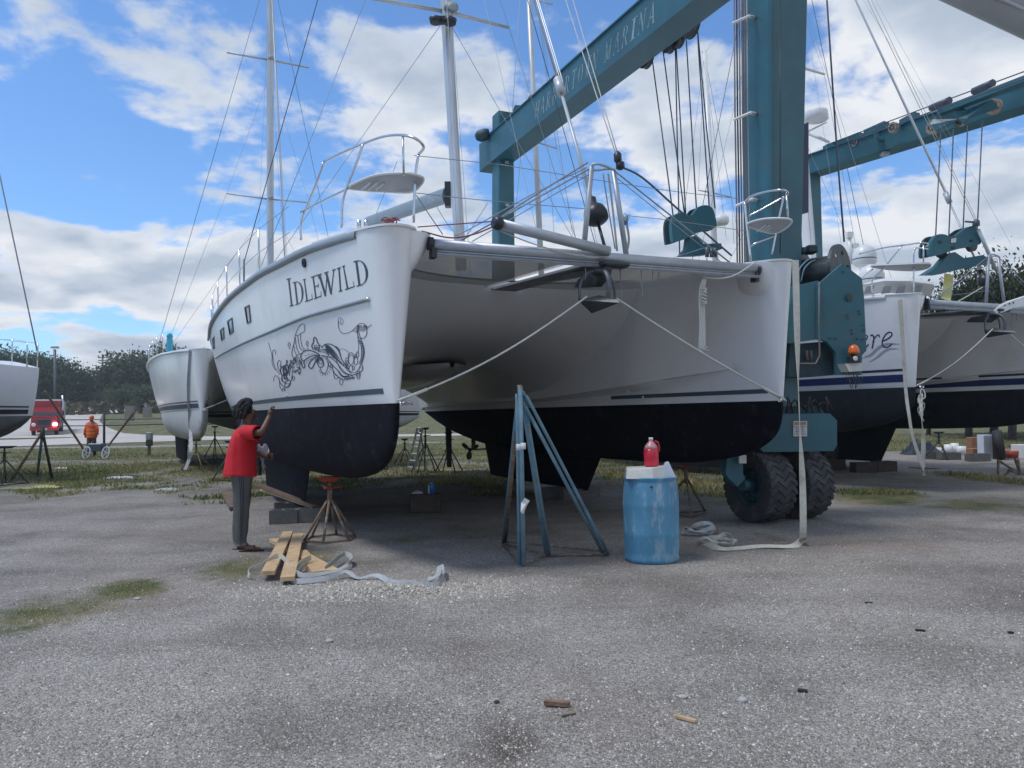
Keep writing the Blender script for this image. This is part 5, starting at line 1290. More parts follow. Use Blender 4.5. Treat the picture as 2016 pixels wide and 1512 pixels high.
# sling blocks hanging on their cables
def block_thing(name, label, poly, low, d, cabs, tops, dt, rot_parent=None):
    cx = sum(p[0] for p in poly) / len(poly); cy = sum(p[1] for p in poly) / len(poly)
    t = thing(name, label, 'hoist block', W(cx, cy, d), 'teal hoist blocks hanging from the boat hoist')
    mb = MB(); P = smooth_path([W(x, y, d) for x, y in poly], 3, True); mb.prism(P, AFT * .09); mb.build('cheek_plate', teal, t)
    mb = MB(); P2 = [p + AFT * .22 for p in P]; mb.prism(P2, AFT * .05); mb.build('cheek_plate', teal_d, t)
    mb = MB(); mb.prism([W(x, y, d + .05) for x, y in low], AFT * .16); mb.build('spreader_shackle', teal, t)
    for k, (cx_, cy_) in enumerate(cabs):
        mb = MB(); mb.lathe([(.14, -.04), (.12, 0), (.14, .04)], W(cx_, cy_ + 30, d + .15), AFT, 18); mb.build('block_sheave', pulley_m, t)
    for (x0, y0), (x1, y1) in tops:
        mb = MB(); mb.tube([W(x0, y0, d + .1), W(x1, y1, d + dt)], .013, 5); mb.build('hoist_cable', wire_d, t)
    return t
blk = block_thing('hoist_block', 'curved teal hoist block hanging just above the crossbeam of the IDLEWILD',
    [(1325, 472), (1323, 440), (1328, 424), (1342, 418), (1358, 424), (1366, 420), (1376, 407), (1392, 404), (1404, 412), (1411, 440), (1407, 448), (1380, 455), (1350, 470), (1330, 476)],
    [(1358, 466), (1370, 464), (1386, 480), (1420, 479), (1422, 490), (1396, 500), (1378, 502), (1342, 503), (1355, 488)], 13.6, [(1340, 424), (1392, 410)],
    [((1326, 430), (1284, 115)), ((1348, 424), (1304, 88)), ((1350, 424), (1330, 72)), ((1338, 500), (1329, 72)), ((1371, 410), (1350, 60)), ((1396, 405), (1372, 52))], 1.0)
mb = MB(); mb.tube([W(1408, 410, 13.7), W(1391, 250, 14), W(1373, 54, 14.3)], .013, 5); mb.build('hoist_cable', wire_d, blk)
for x in (1392, 1401, 1408): mb = MB(); mb.cyl(W(x, 488, 13.55), W(x, 506, 13.55), .035, .035, 8); mb.build('pin', galv, blk)
blk2 = block_thing('hoist_block', 'curved teal hoist block with white sticker in front of the dark trees', 
    [(1832, 500), (1834, 478), (1844, 463), (1858, 461), (1871, 465), (1885, 462), (1902, 449), (1916, 445), (1927, 452), (1931, 470), (1929, 481), (1900, 487), (1870, 495), (1840, 504)],
    [(1822, 540), (1850, 522), (1868, 500), (1880, 496), (1898, 508), (1935, 502), (1946, 508), (1946, 520), (1900, 528), (1850, 540)], 15.2, [(1852, 464), (1912, 452)],
    [((1842, 464), (1852, 262)), ((1868, 462), (1877, 256)), ((1896, 452), (1905, 248)), ((1924, 448), (1934, 238))], 1.2)
mb = MB(); mb.prism([W(1874, 470, 15.17), W(1883, 468, 15.17), W(1882, 477, 15.17), W(1873, 478, 15.17)], AFT * .01); mb.build('sticker', sign_w, blk2)
for x, y in ((1851, 476), (1876, 487), (1913, 473)): mb = MB(); mb.lathe([(.03, 0), (.03, .02)], W(x, y, 15.18), -AFT, 10); mb.build('bolt', teal_d, blk2)

# ------------------------------------------------------------------ straps, ropes and coils
def strap_thing(name, label, pts, w, m, group=None, wd=None, th=.005, cat='strap'):
    P = smooth_path([Vector(p) for p in pts], 6); mb = MB()
    wds = [Vector(wd(i / (len(P) - 1))) for i in range(len(P))] if wd else Vector((1, 0, 0))
    mb.strap(P, wds, w, th); o = mb.build(name, m); return tag(o, label, cat, group)
strap_thing('webbing_strap', 'long cream webbing strap hanging from the right bow to the ground', [W(1566, 512, 9.05), W(1569, 640, 9.0), W(1573, 800, 8.95), W(1580, 950, 8.9), W(1581, 1050, 8.9), GP(1577, 1068, .03), GP(1560, 1078, .02), GP(1500, 1079, .02), GP(1440, 1083, .02), GP(1412, 1082, .02), GP(1380, 1070, .03)],
    .078, strap_m, wd=lambda f: (math.cos(1.35 * math.exp(-((f - .20) / .07) ** 2)), math.sin(1.35 * math.exp(-((f - .20) / .07) ** 2)), 0) if f < .52 else (.1, .95, .3))
def strap_heap(name, label, c, rx, ry, m, loops, w=.05, cat='strap'):
    pts = []; r = random.Random(sum(map(ord, label)))
    for k in range(loops * 7):
        a = k * .9; q = .55 + .5 * r.random(); pts.append(c + Vector((rx * q * math.cos(a), ry * q * math.sin(a), .02 + .11 * r.random() * (1 if k % 3 else .2))))
    P = smooth_path(pts, 5); mb = MB(); mb.strap(P, [Vector((.8 * math.sin(i * .11), .8 * math.cos(i * .13), .5 + .5 * math.sin(i * .07))) for i in range(len(P))], w, .005); return tag(mb.build(name, m), label, cat)
strap_heap('webbing_strap', 'tangled heap of grey strap on the gravel behind the blue barrel', GP(1378, 1052), .26, .20, strap_gm, 3, .055)
strap_heap('webbing_strap', 'small loose bundle of cream strap at the end of the long strap', GP(1412, 1072), .22, .13, strap_m, 2, .045)
g = lambda x, y, z=.02: GP(x, y, z)
def zz(f): return (0, .35, 1)
strap_thing('webbing_strap', 'pale strap looped over the left ends of the lumber planks', [g(500, 1140), g(489, 1141, .05), g(493, 1133, .06), g(520, 1126, .09), g(548, 1117, .13), g(566, 1124, .09), g(578, 1136, .05), g(590, 1126, .09), g(612, 1114, .10), g(600, 1121, .07), g(585, 1134, .04)], .045, strap_m, wd=zz)
strap_thing('webbing_strap', 'grey strap winding to the right across the gravel from the planks', [g(640, 1128, .05), g(676, 1106, .09), g(692, 1112, .07), g(680, 1124, .05), g(650, 1134, .04), g(600, 1143, .05), g(578, 1139, .06), g(580, 1150, .03), g(640, 1147, .04), g(680, 1136, .06), g(705, 1142, .02), g(740, 1140, .04), g(770, 1150, .02), g(810, 1154, .02), g(850, 1158, .03), g(874, 1148, .05), g(868, 1132, .08), g(860, 1144, .05), g(842, 1146, .03)], .05, strap_gm,
    wd=lambda f: (.25 * math.sin(f * 22), .45, .55 + .5 * math.cos(f * 17)))
strap_thing('webbing_strap', 'cream strap with printed lettering hanging from the second catamaran', [W(1772, 590, 14.0), W(1778, 680, 14.0), W(1783, 765, 13.9), W(1790, 820, 13.6), W(1797, 860, 13.5), W(1810, 900, 13.5), W(1818, 920, 13.5)], .085, strap_m, wd=lambda f: (1, .6 * math.sin(f * 3), 0))
strap_thing('webbing_strap', 'twisted cream strap hanging beside the printed one', [W(1812, 780, 13.9), W(1815, 830, 13.6), W(1818, 870, 13.5), W(1817, 905, 13.5), W(1818, 925, 13.5), W(1820, 936, 13.5)], .075, strap_m, wd=lambda f: (math.cos(f * 5), math.sin(f * 5), 0))
mb = MB()
for k in range(6): c = W(1814 + rnd.uniform(-3, 3), 775 + k * 9, 13.85); mb.tube([c + Vector((.04 * math.cos(q), .03 * math.sin(q), .09 * math.sin(q + k))) for q in [j * .8 for j in range(8)]], .011, 5, closed=True)
tag(mb.build('rope', rope_m), 'knotted rope hanging below the bow of the second catamaran', 'rope')
strap_thing('webbing_strap', 'thin grey strap running down the hull of the white-bottomed catamaran', [hit(BV3L, 377, 690, .03), hit(BV3L, 373, 760, .03), hit(BV3L, 375, 810, .03), hit(BV3L, 377, 850, .03), W(376, 880, 21.0), W(372, 905, 20.9), W(364, 925, 20.8)] if hit(BV3L, 377, 690) and hit(BV3L, 377, 850) else [W(377, 690, 21), W(377, 925, 20.8)], .09, strap_gm)
# coil of rope on the right half of the crossbeam
mb = MB(); d = 9.0
mb.tube(smooth_path([W(1392, 508, d), W(1388, 525, d), W(1386, 545, d)], 5), .010, 6)
mb.tube(smooth_path([W(1375, 538, d), W(1390, 546, d), W(1420, 548, d), W(1450, 540, d + .05), W(1490, 514, d + .1)], 6), .009, 6)
for k in range(7):
    o = (k - 3) * .009; mb.tube(smooth_path([W(1384 + k, 548, d) , W(1381, 580, d) + Vector((o, .01 * (k % 2), 0)), W(1383, 640, d) + Vector((o * 1.1, .01, 0)), W(1382, 686 - k % 3 * 4, d) + Vector((o * 1.3, 0, 0)), W(1388, 690 - k % 2 * 5, d) + Vector((o * 1.4, -.01, 0))], 4), .0095, 5)
for k in range(7):
    y = 568 + k * 5; mb.tube([W(1386, y, d) + Vector((.026 * math.cos(q), .026 * math.sin(q), .012 * math.sin(q + k * 1.3))) for q in [j * .7 for j in range(9)]], .011, 5, closed=True)
tag(mb.build('rope_coil', rope_m), 'white rope coiled and hung from the right half of the crossbeam', 'rope')

# ------------------------------------------------------------------ barrel with its load
c = Vector((1.455, 8.21, float(gz(1.455, 8.2)))); bt = thing('barrel', 'battered light blue plastic barrel standing on the gravel', 'barrel', c)
mb = MB(); prof = [(.02, .0), (.27, .0), (.29, .02), (.293, .05), (.284, .075), (.290, .12), (.297, .28), (.300, .30), (.297, .32), (.299, .58), (.302, .60), (.299, .62), (.292, .78), (.281, .83), (.276, .85), (.288, .865), (.288, .885), (.27, .89), (.262, .86), (.02, .855)]
prof = [(r * .98, h * 1.0) for r, h in prof]; mb.lathe(prof, c, n=48); mb.build('barrel_body', barrel_m, bt, sharp=60)
mb = MB(); mb.lathe([(.012, 0), (.012, .012)], c + Vector((-.04, -.283, .80)), (0, -1, 0), 10); mb.build('bung', black_pl, bt)
mb = MB(); mb.add([c + Vector(v) for v in ((-.285, -.20, .88), (-.02, -.27, .88), (.13, -.20, .88), (.13, .05, .88), (-.25, .10, .88), (-.27, -.19, .965), (-.02, -.26, .990), (.12, -.19, 1.01), (.12, .04, 1.0), (-.24, .09, .985))],
  [(0, 1, 6, 5), (1, 2, 7, 6), (2, 3, 8, 7), (3, 4, 9, 8), (4, 0, 5, 9), (5, 6, 7, 8, 9), (4, 3, 2, 1, 0)]); tag(mb.build('foam_block', foam_m), 'cream foam block lying across the top of the blue barrel', 'foam block')
mb = MB(); P = [c + Vector(v) for v in ((.05, -.22, .885), (.24, -.16, .885), (.17, -.17, 1.04), (.13, -.19, 1.03))]; mb.prism(P, Vector((.03, .22, 0))); tag(mb.build('folded_board', card_m), 'folded white board leaning inside the barrel rim', 'board')
jc = c + Vector((.005, -.06, 1.0)); jt = thing('jug', 'gallon jug of bright red liquid with white cap on the foam', 'jug', jc)
mb = MB(); mb.lathe([(.01, 0), (.072, .0), (.078, .01), (.078, .155), (.074, .18)], jc, n=24); mb.build('liquid', red_liq, jt)
mb = MB(); mb.lathe([(.075, .18), (.062, .215), (.035, .245), (.022, .26), (.020, .275)], jc, n=24); mb.build('jug_shoulder', mat('pink_plastic', (.62, .30, .32), .25, var=.1, scale=8), jt)
mb = MB(); mb.lathe([(.023, .272), (.023, .298), (.02, .30)], jc, n=16); mb.build('cap', cap_w, jt)
mb = MB(); mb.tube(smooth_path([jc + Vector((.03, -.04, .262)), jc + Vector((.062, -.05, .25)), jc + Vector((.078, -.04, .19)), jc + Vector((.075, -.03, .15))], 4), .009, 6); mb.build('handle', red_liq, jt)

# ------------------------------------------------------------------ jack stands
def jack_stand(label, base, h, m_leg, m_top, legs=4, spread=.33, tray=True, group='screw jack stands under the hulls', lean=0.0, head=.46):
    b = Vector(base); t = thing('jack_stand', label, 'jack stand', b, group)
    top = b + UP * (h * .72)
    for k in range(legs):
        a = k * 6.2832 / legs + .5 + lean; f = b + Vector((spread * math.cos(a), spread * math.sin(a), .012)); mb = MB(); mb.tube([f, b + Vector((.035 * math.cos(a), .035 * math.sin(a), h * .62))], .017, 7); mb.build('leg', m_leg, t)
    mb = MB()
    for k in range(legs):
        a = k * 6.2832 / legs + .5 + lean; a2 = (k + 1) * 6.2832 / legs + .5 + lean
        p, q = b + Vector((spread * math.cos(a), spread * math.sin(a), .02)), b + Vector((spread * math.cos(a2), spread * math.sin(a2), .02)); mb = MB(); mb.tube([p, q], .014, 6); mb.build('base_bar', m_leg, t)
    mb = MB(); mb.cyl(b + UP * (h * .55), b + UP * (h * .80), .032, .032, 12); mb.build('sleeve', m_leg, t)
    mb = MB(); mb.cyl(b + UP * (h * .78), b + UP * (h * .97), .020, .020, 10); mb.build('screw', m_top, t)
    mb = MB(); hz = b + UP * (h * .82); mb.lathe([(.03, -.02), (.05, 0), (.03, .02)], hz, n=10)
    for k in range(3): a = k * 2.09 + .3; mb.tube([hz, hz + Vector((.15 * math.cos(a), .15 * math.sin(a), .01))], .012, 6)
    mb.build('adjusting_nut', m_top, t)
    mb = MB(); r_ = head / 2; mb.add([b + Vector(v) for v in ((-r_, -r_ * .6, h), (r_, -r_ * .6, h), (r_, r_ * .6, h), (-r_, r_ * .6, h), (-r_ * .55, -r_ * .4, h - .06), (r_ * .55, -r_ * .4, h - .06), (r_ * .55, r_ * .4, h - .06), (-r_ * .55, r_ * .4, h - .06))],
        [(0, 3, 2, 1), (4, 5, 6, 7), (0, 1, 5, 4), (1, 2, 6, 5), (2, 3, 7, 6), (3, 0, 4, 7)]); mb.build('head_plate', m_top, t)
    return t
jb = GP(650, 1062); jack_stand('rusty jack stand with orange head under the near hull of the IDLEWILD', jb, .80, jack_r, jack_o, 6, .33, head=.32)
jb = GP(1352, 1012); jack_stand('slim rusty jack stand with orange-red tray behind the blue barrel', jb, .86, jack_r, jack_o, 3, .38, head=.34)
ks = [('dark jack stand beside the rudder under the far hull', (884, 930), 1.10, 4), ('dark jack stand between the ladder and the rudder', (838, 930), 1.25, 5), ('dark jack stand seen between the two keels near the ladder', (738, 925), .98, 6),
      ('dark jack stand near the stern of the near hull', (423, 905), 1.3, 4), ('dark jack stand behind the person in red, partly hidden', (452, 945), 1.0, 4)]
for lab, (x, y), h, n_ in ks: jack_stand(lab, GP(x, y), h, jack_k, jack_k, n_, .42, head=.24)
jack_stand('thin dark jack stand under the white hull far beyond the ladder', GP(797, 915), .85, jack_k, jack_k, 4, .4, head=.24)
jack_stand('brown rusted jack stand under the bow of the white-bottomed catamaran', GP(386, 928), .95, jack_r, jack_r, 5, .5, head=.3)
jack_stand('tall dark jack stand on the gravel beneath the second catamaran', GP(1850, 905), .85, jack_k, jack_k, 3, .45, head=.3)
# large tripod shore: paired blue and rusty pipes
def A_(x, y, z): return GP(x, y, z)
ts = thing('tripod_shore', 'tall chipped blue tripod boat shore standing in front of the crossbeam', 'boat shore', GP(1060, 1090))
apex = W(1022, 775, 7.75); feet = {'f': GP(1031, 1118), 'l': GP(990, 1074), 'm': GP(1076, 1097), 'r': GP(1198, 1094)}
cor = [feet['f'], feet['l'], feet['r']]
def pr(a, b, r, m, nm='leg'): mb = MB(); mb.tube([a, b], r, 8); return mb.build(nm, m, ts)
fz = lambda k, dz=.02: feet[k] + UP * dz
pr(fz('f'), W(1024, 762, 7.68), .024, jack_r if False else jack_b); pr(fz('f') + Vector((-.04, .03, 0)), W(1018, 775, 7.72), .021, jack_b)
pr(fz('l'), W(1019, 790, 7.8), .020, jack_b); pr(fz('l') + Vector((.03, .02, 0)), W(1016, 850, 7.85), .018, jack_r)
pr(fz('m'), W(1027, 778, 7.78), .024, jack_b); pr(fz('m') + Vector((.035, .0, 0)), W(1033, 790, 7.78), .020, jack_b)
mb = MB(); mb.tube(smooth_path([W(1028, 770, 7.75), W(1040, 792, 7.76), W(1050, 806, 7.77), fz('r')], 6), .018, 8); mb.build('leg', jack_b, ts)
pr(fz('r') + Vector((-.05, .02, 0)), W(1034, 800, 7.76), .020, jack_b)
for a, b, z in (('l', 'm', .03), ('l', 'r', .05), ('m', 'r', .02), ('f', 'm', .03), ('f', 'l', .02)): pr(fz(a, z), fz(b, z), .013, jack_r, 'base_bar')
pr(W(1023, 758, 7.7), W(1024, 782, 7.7), .028, jack_r, 'top_socket')
for x, y, z in ((1021, 880, 7.62), (1030, 878, 7.60)):
    mb = MB(); mb.cyl(W(x, y - 6, z), W(x, y + 6, z), .027, .027, 8); mb.build('tape_band', cap_w, ts)
mb = MB(); mb.add([W(1026, 990, 7.42), W(1033, 980, 7.38), W(1043, 986, 7.42), W(1036, 992, 7.40), W(1030, 1012, 7.44), W(1025, 1008, 7.4), W(1036, 998, 7.46)], [(0, 1, 3), (1, 2, 3), (0, 3, 5), (3, 4, 5), (3, 2, 6), (3, 6, 4)]); mb.build('taped_note', cap_w, ts)

HAZE = 0.0006
# ------------------------------------------------------------------ wood, blocks and small things on the ground
def plank(name, label, a, b, w, th, m, cat='plank', group=None, twist=0.0):
    a, b = Vector(a), Vector(b); t = (b - a).normalized(); s = t.cross(UP).normalized(); u = s.cross(t)
    s2 = s * math.cos(twist) + u * math.sin(twist); u2 = t.cross(s2) * -1
    mb = MB(); q = [s2 * w / 2, u2 * th / 2]
    ring = lambda p, k: [p + q[0] * x * k + q[1] * y * k for x, y in ((-1, -1), (1, -1), (1, 1), (-1, 1))]
    mb.loft([ring(a, .94), ring(a + t * .006, 1), ring(b - t * .006, 1), ring(b, .94)], True, True, sm=False)
    return tag(mb.build(name, m), label, cat, group)
GRP = 'fresh lumber planks in a loose pile'
plank('plank', 'fresh plank lying lowest, running from upper left to lower right end', GP(540, 1066, .025), GP(655, 1130, .025), .13, .042, wood_n, group=GRP)
plank('plank', 'short fresh plank lying lowest beside its twin', GP(592, 1090, .03), GP(628, 1134, .03), .13, .042, wood_n, group=GRP)
plank('plank', 'fresh plank on top, left of the two that cross the others', GP(567, 1062, .085), GP(528, 1144, .075), .125, .042, wood_n, group=GRP)
plank('plank', 'fresh plank on top, right of the two that cross the others', GP(587, 1066, .09), GP(566, 1152, .06), .13, .042, wood_n, group=GRP)
def cinder(label, c, rz, m=None, size=(.40, .20, .20), group='grey concrete blocks'):
    c = Vector(c); rt_ = Matrix.Rotation(rz, 3, 'Z'); mb = MB(); sx, sy, sz = size
    mb.box(c + UP * (sz / 2), (sx, .035, sz), rt_) if False else None
    hx, hy = sx / 2, sy / 2
    out = [(-hx, -hy), (hx, -hy), (hx, hy), (-hx, hy)]
    holes = [(-hx * .90, -hx * .07), (hx * .07, hx * .90)]
    # walls
    for y in (-hy + .016, hy - .016): mb.box(c + rt_ @ Vector((0, y, sz / 2)), (sx, .032, sz), rt_)
    for x in (-hx + .018, 0, hx - .018): mb.box(c + rt_ @ Vector((x, 0, sz / 2)), (.036, sy - .066, sz - .004), rt_)
    return tag(mb.build('concrete_block', m or conc), label, 'concrete block', group)
cA = math.atan2(AFT.y, AFT.x)
kb = P1(5.1, -2.505, 0)
cinder('concrete block under the near keel, front left', (kb.x - .14, kb.y - .62, 0), .25); cinder('concrete block under the near keel, front right of the pair', (kb.x + .24, kb.y - .50, 0), .2)
cinder('concrete block set further back under the near keel', (kb.x - .35, kb.y + .30, 0), .4)
plank('plank', 'weathered board wedged between the near keel and its blocks', Vector((kb.x - .75, kb.y + .1, .50)), Vector((kb.x + .28, kb.y - .42, .205)), .16, .03, wood_o)
plank('plank', 'second weathered board sloping under the near keel', Vector((kb.x - .72, kb.y + .25, .42)), Vector((kb.x + .20, kb.y - .34, .215)), .14, .03, wood_n)
plank('plank', 'short board on the grass behind the person in red', GP(447, 978, .10), GP(465, 1005, .05), .22, .04, wood_o)
kr = P1(5.2, 2.375, 0)
for k, (x, y) in enumerate(((1126, 984), (1158, 978), (1090, 980), (1010, 965))):
    cinder(['concrete block in deep shade under the far keel, nearest the blue shore', 'concrete block under the front tip of the far keel', 'half hidden concrete block left under the far keel', 'concrete block far back under the keel in shadow'][k], GP(x, y), .3 + k * .2)
tc = GP(838, 1006); mb = MB(); mb.box(tc + UP * .145, (.50, .34, .29), Matrix.Rotation(.06, 3, 'Z'), bev=.012); tag(mb.build('timber_block', wood_d), 'dark brown timber block with a blue can on top', 'timber block')
cn = tc + Vector((.10, -.02, .29)); ct = thing('paint_can', 'blue and white paint can on the dark timber block', 'can', cn); mb = MB(); mb.lathe([(.01, 0), (.058, 0), (.058, .15), (.05, .158), (.01, .158)], cn, n=20); mb.build('can_body', mat('can_blue', (.02, .16, .46), .35, var=.1, scale=8), ct)
mb = MB(); mb.loft([[cn + Vector((.0592 * math.cos(a), .0592 * math.sin(a), z)) for a in [math.pi * (.95 + k * .05) for k in range(9)]] for z in (.004, .147)], False); mb.build('can_label', cap_w, ct)
mb = MB(); mb.lathe([(.012, .158), (.012, .175), (.01, .176)], cn, n=10); mb.build('cap', cap_w, ct)
def rag(name, label, c, sx, sy, sz, m, seed, cat='rag', n=9):
    r = random.Random(seed); mb = MB(); rows = []
    for i in range(n):
        rows.append([Vector(c) + Vector(((i / (n - 1) - .5) * sx + r.uniform(-1, 1) * sx * .07, (j / (n - 1) - .5) * sy + r.uniform(-1, 1) * sy * .08, sz * (.35 + r.random() * .65) * (1 - (abs(i / (n - 1) - .5) * 2) ** 3) * (1 - (abs(j / (n - 1) - .5) * 2) ** 3) + .006)) for j in range(n)])
    mb.loft(rows, False, sm=True); return tag(mb.build(name, m), label, cat)
rag('rag', 'crumpled pale rag on the left of the timber block', tc + Vector((-.13, -.03, .29)), .18, .14, .06, rag_m, 3)
# hanging rag
mb = MB(); rows = []
r_ = random.Random(5); rc = W(517, 876, 9.42)
for i in range(16):
    f = i / 15; w = .050 + .03 * math.sin(f * 5.5 + .6) - .012 * f; row = []
    for j in range(11):
        q = j / 10 - .5; row.append(rc + Vector((q * 2 * w * 1.0 + .012 * math.sin(f * 8), .022 * math.sin(j * 1.7 + f * 4) + r_.uniform(-.006, .006), -.27 * f + .02 * math.sin(j * 1.1))))
    rows.append(row)
mb.loft(rows, False); tag(mb.build('rag', rag_m), 'white rag hanging beside the person in the red shirt', 'rag')
def chip(label, x, y, L_, w, th, rz, m, cat='wood scrap'):
    c = GP(x, y, th * .4); mb = MB(); r = Matrix.Rotation(rz, 3, 'Z') @ Matrix.Rotation(.06, 3, 'Y')
    P = [c + r @ Vector(v) for v in ((-L_ / 2, -w / 2, 0), (L_ * .4, -w * .6, 0), (L_ / 2, w * .1, 0), (L_ * .3, w / 2, 0), (-L_ * .45, w * .4, 0))]; mb.prism(P, UP * th); return tag(mb.build('wood_scrap', m), label, cat)
wd1 = mat('split_wood', (.24, .15, .10), .85, var=.35, scale=12, bump=.4, bscale=50)
chip('broken brown wood scrap on the bare gravel in the foreground', 1097, 1390, .14, .035, .022, -.1, wd1); chip('smaller orange-brown wood sliver right of the larger scrap', 1350, 1417, .12, .022, .012, -.5, wood_n)
chip('thin dark twig sliver below the brown wood scrap', 1120, 1407, .09, .012, .008, .5, wood_o); chip('flat dark scrap in the right foreground', 1710, 1188, .07, .022, .006, .1, jack_k)
chip('flat dark shard near the flat dark scrap', 1812, 1242, .07, .025, .009, -.1, rubber); chip('dark slate shard in front of the long strap', 1580, 1358, .055, .03, .010, -.2, rubber); chip('small dark shard at the right edge', 1990, 1252, .04, .02, .01, .1, rubber)
chip('thin board lying flat under the second catamaran', 1895 - 75, 923, .9, .08, .03, .05, wood_o, 'plank')
stone_m = mat('pale_stone', (.42, .41, .39), .9, var=.2, scale=30, bump=.4, bscale=60)
def stone(label, x, y, r, m, seed, sq=.6):
    q = random.Random(seed); c = GP(x, y, r * sq * .5); mb = MB(); rings = []
    for i in range(6):
        th = math.pi * i / 5; rings.append([c + Vector((r * (math.sin(th) + .02) * math.cos(a) * q.uniform(.8, 1.15), r * (math.sin(th) + .02) * math.sin(a) * q.uniform(.8, 1.15), r * sq * math.cos(th))) for a in [k * 6.2832 / 8 for k in range(8)]])
    mb.loft(rings, True, True, sm=False); return tag(mb.build('stone', m), label, 'stone')
stone('pale flattish stone in the right foreground', 1462, 1377, .026, stone_m, 1); stone('pale stone left of the other pale stone', 1345, 1370, .026, stone_m, 2, .35); stone('white stone at the bottom edge of the yard', 866, 1493, .022, stone_m, 3, .5)
stone('dark grey stone in the centre foreground', 978, 1380, .016, rubber, 4); stone('small white stone left of the middle foreground', 660, 1457, .013, stone_m, 5); stone('small white pebble on the grass patch', 270, 1180, .03, stone_m, 6, .5)
stone('whitish stone on the gravel mid foreground', 648, 1265, .028, stone_m, 8)
# scattered litter beyond the yard on the left
for k, (x, y, lab) in enumerate(((30, 962, 'yellow scraps at the left edge by the tripod stand'), (85, 960, 'pale yellow scraps beside the left tripod stand'), (235, 942, 'white litter strip on the grass edge'), (120, 922, 'small white litter on the left grass'), (330, 965, 'grey litter on the gravel edge'))):
    rag('litter', lab, GP(x, y), .8 if k < 3 else .5, .3, .06, [strap_y, strap_y, rag_m, rag_m, strap_gm][k], 20 + k, 'litter')
plank('plank', 'pale stick lying across the grass edge', GP(195, 941, .05), GP(270, 940, .05), .06, .03, wood_o)

# step ladder behind the keels
lt = thing('ladder', 'aluminium step ladder leaning under the stern between dark jack stands', 'ladder', GP(815, 928)); 
for (x0, y0), (x1, y1) in (((800, 928), (822, 842)), ((815, 930), (832, 842))): mb = MB(); mb.tube([GP(x0, y0), W(x1, y1, 21.0)], .03, 4); mb.build('rail', alu, lt)
for k in range(6):
    f = (k + .7) / 6.5; a = GP(800, 928).lerp(W(822, 842, 21.0), f); b = GP(815, 930).lerp(W(832, 842, 21.0), f); mb = MB(); mb.tube([a, b], .03, 4); mb.build('rung', alu, lt)
mb = MB(); mb.tube([GP(840, 926), W(826, 842, 21.1)], .025, 4); mb.build('support_leg', alu, lt)

# ------------------------------------------------------------------ people
def skin_body(name, verts, edges, radii, m, parent, sub=2, root=0):
    me = bpy.data.meshes.new(name); off = Vector((0, 0, 0)); q = parent
    while q is not None: off += q.location; q = q.parent
    me.from_pydata([tuple(Vector(v) - off) for v in verts], edges, []); o = bpy.data.objects.new(name, me); col.objects.link(o)
    md = o.modifiers.new('Skin', 'SKIN'); md.use_smooth_shade = True
    if not me.skin_vertices: me.attributes and None
    sv = me.skin_vertices[0].data
    for i, r in enumerate(radii): sv[i].radius = (r, r) if not isinstance(r, tuple) else r; sv[i].use_root = (i == root)
    ss = o.modifiers.new('Sub', 'SUBSURF'); ss.levels = sub; ss.render_levels = sub
    dg = bpy.context.evaluated_depsgraph_get(); ev = o.evaluated_get(dg); nm = bpy.data.meshes.new_from_object(ev); o.modifiers.clear(); o.data = nm
    nm.materials.clear(); nm.materials.append(m)
    for p in nm.polygons: p.use_smooth = True
    o.parent = parent; return o
def ring_e(c, n_, a_dir, b_dir, a, b, wob=0, seed=0, n=20):
    r = random.Random(seed); ph = r.random() * 6
    return [c + a_dir * a * math.cos(t) * (1 + wob * math.sin(3 * t + ph)) + b_dir * b * math.sin(t) * (1 + wob * math.sin(5 * t + ph)) for t in [k * 6.2832 / n for k in range(n)]]
foot = GP(484, 1068); foot.y = 9.12; foot.x = (484 - 1008) / 1514 * 9.12
Fd = Vector((.95, .31, 0)).normalized(); Sd = Vector((.31, -.95, 0)).normalized()       # facing the hull; right-hand side towards the camera
pr_ = thing('person', 'person in red T-shirt and grey striped track pants reaching up to the hull', 'person', foot)
def L3(f, s, z): return foot + Fd * f + Sd * s + UP * z
V = [L3(-.06, 0, .93), L3(-.045, 0, 1.12), L3(-.03, 0, 1.32), L3(.0, 0, 1.44), L3(.015, 0, 1.52), L3(.035, 0, 1.60), L3(.025, 0, 1.68)]
Rr = [(.15, .13), (.13, .12), (.13, .12), .075, .052, (.085, .075), (.085, .082)]
E = [(0, 1), (1, 2), (2, 3), (3, 4), (4, 5), (5, 6)]
def chain(start, pts, rs):
    p = start
    for v, r in zip(pts, rs): V.append(v); Rr.append(r); E.append((p, len(V) - 1)); p = len(V) - 1
    return p
# face: nose
chain(5, [L3(.118, .0, 1.612)], [.016])
# right arm (near side): forward and up, hand at the boot top
wr = W(531, 818, 8.98); hd = W(533, 807, 8.97); el = W(516, 852, 8.85)
chain(3, [L3(.0, .13, 1.42), L3(.03, .175, 1.395)], [.062, .055]); ra = chain(len(V) - 1, [el, wr, hd], [.044, .028, .036])
chain(3, [L3(.0, -.13, 1.42), L3(.03, -.175, 1.40)], [.062, .055]); el2 = L3(.06, -.23, 1.17); wr2 = L3(.20, -.17, 1.10); hd2 = L3(.26, -.15, 1.09)
la = chain(len(V) - 1, [el2, wr2, hd2], [.044, .028, .036])
for s in (1, -1): chain(0, [L3(-.05, .09 * s, .84), L3(-.04 + .02 * s, .095 * s, .50), L3(-.075 + .03 * s, .09 * s, .10), L3(-.05 + .03 * s, .09 * s, .05)], [.095, .062, .04, .04])
body = skin_body('body', V, E, Rr, skin_m, pr_)
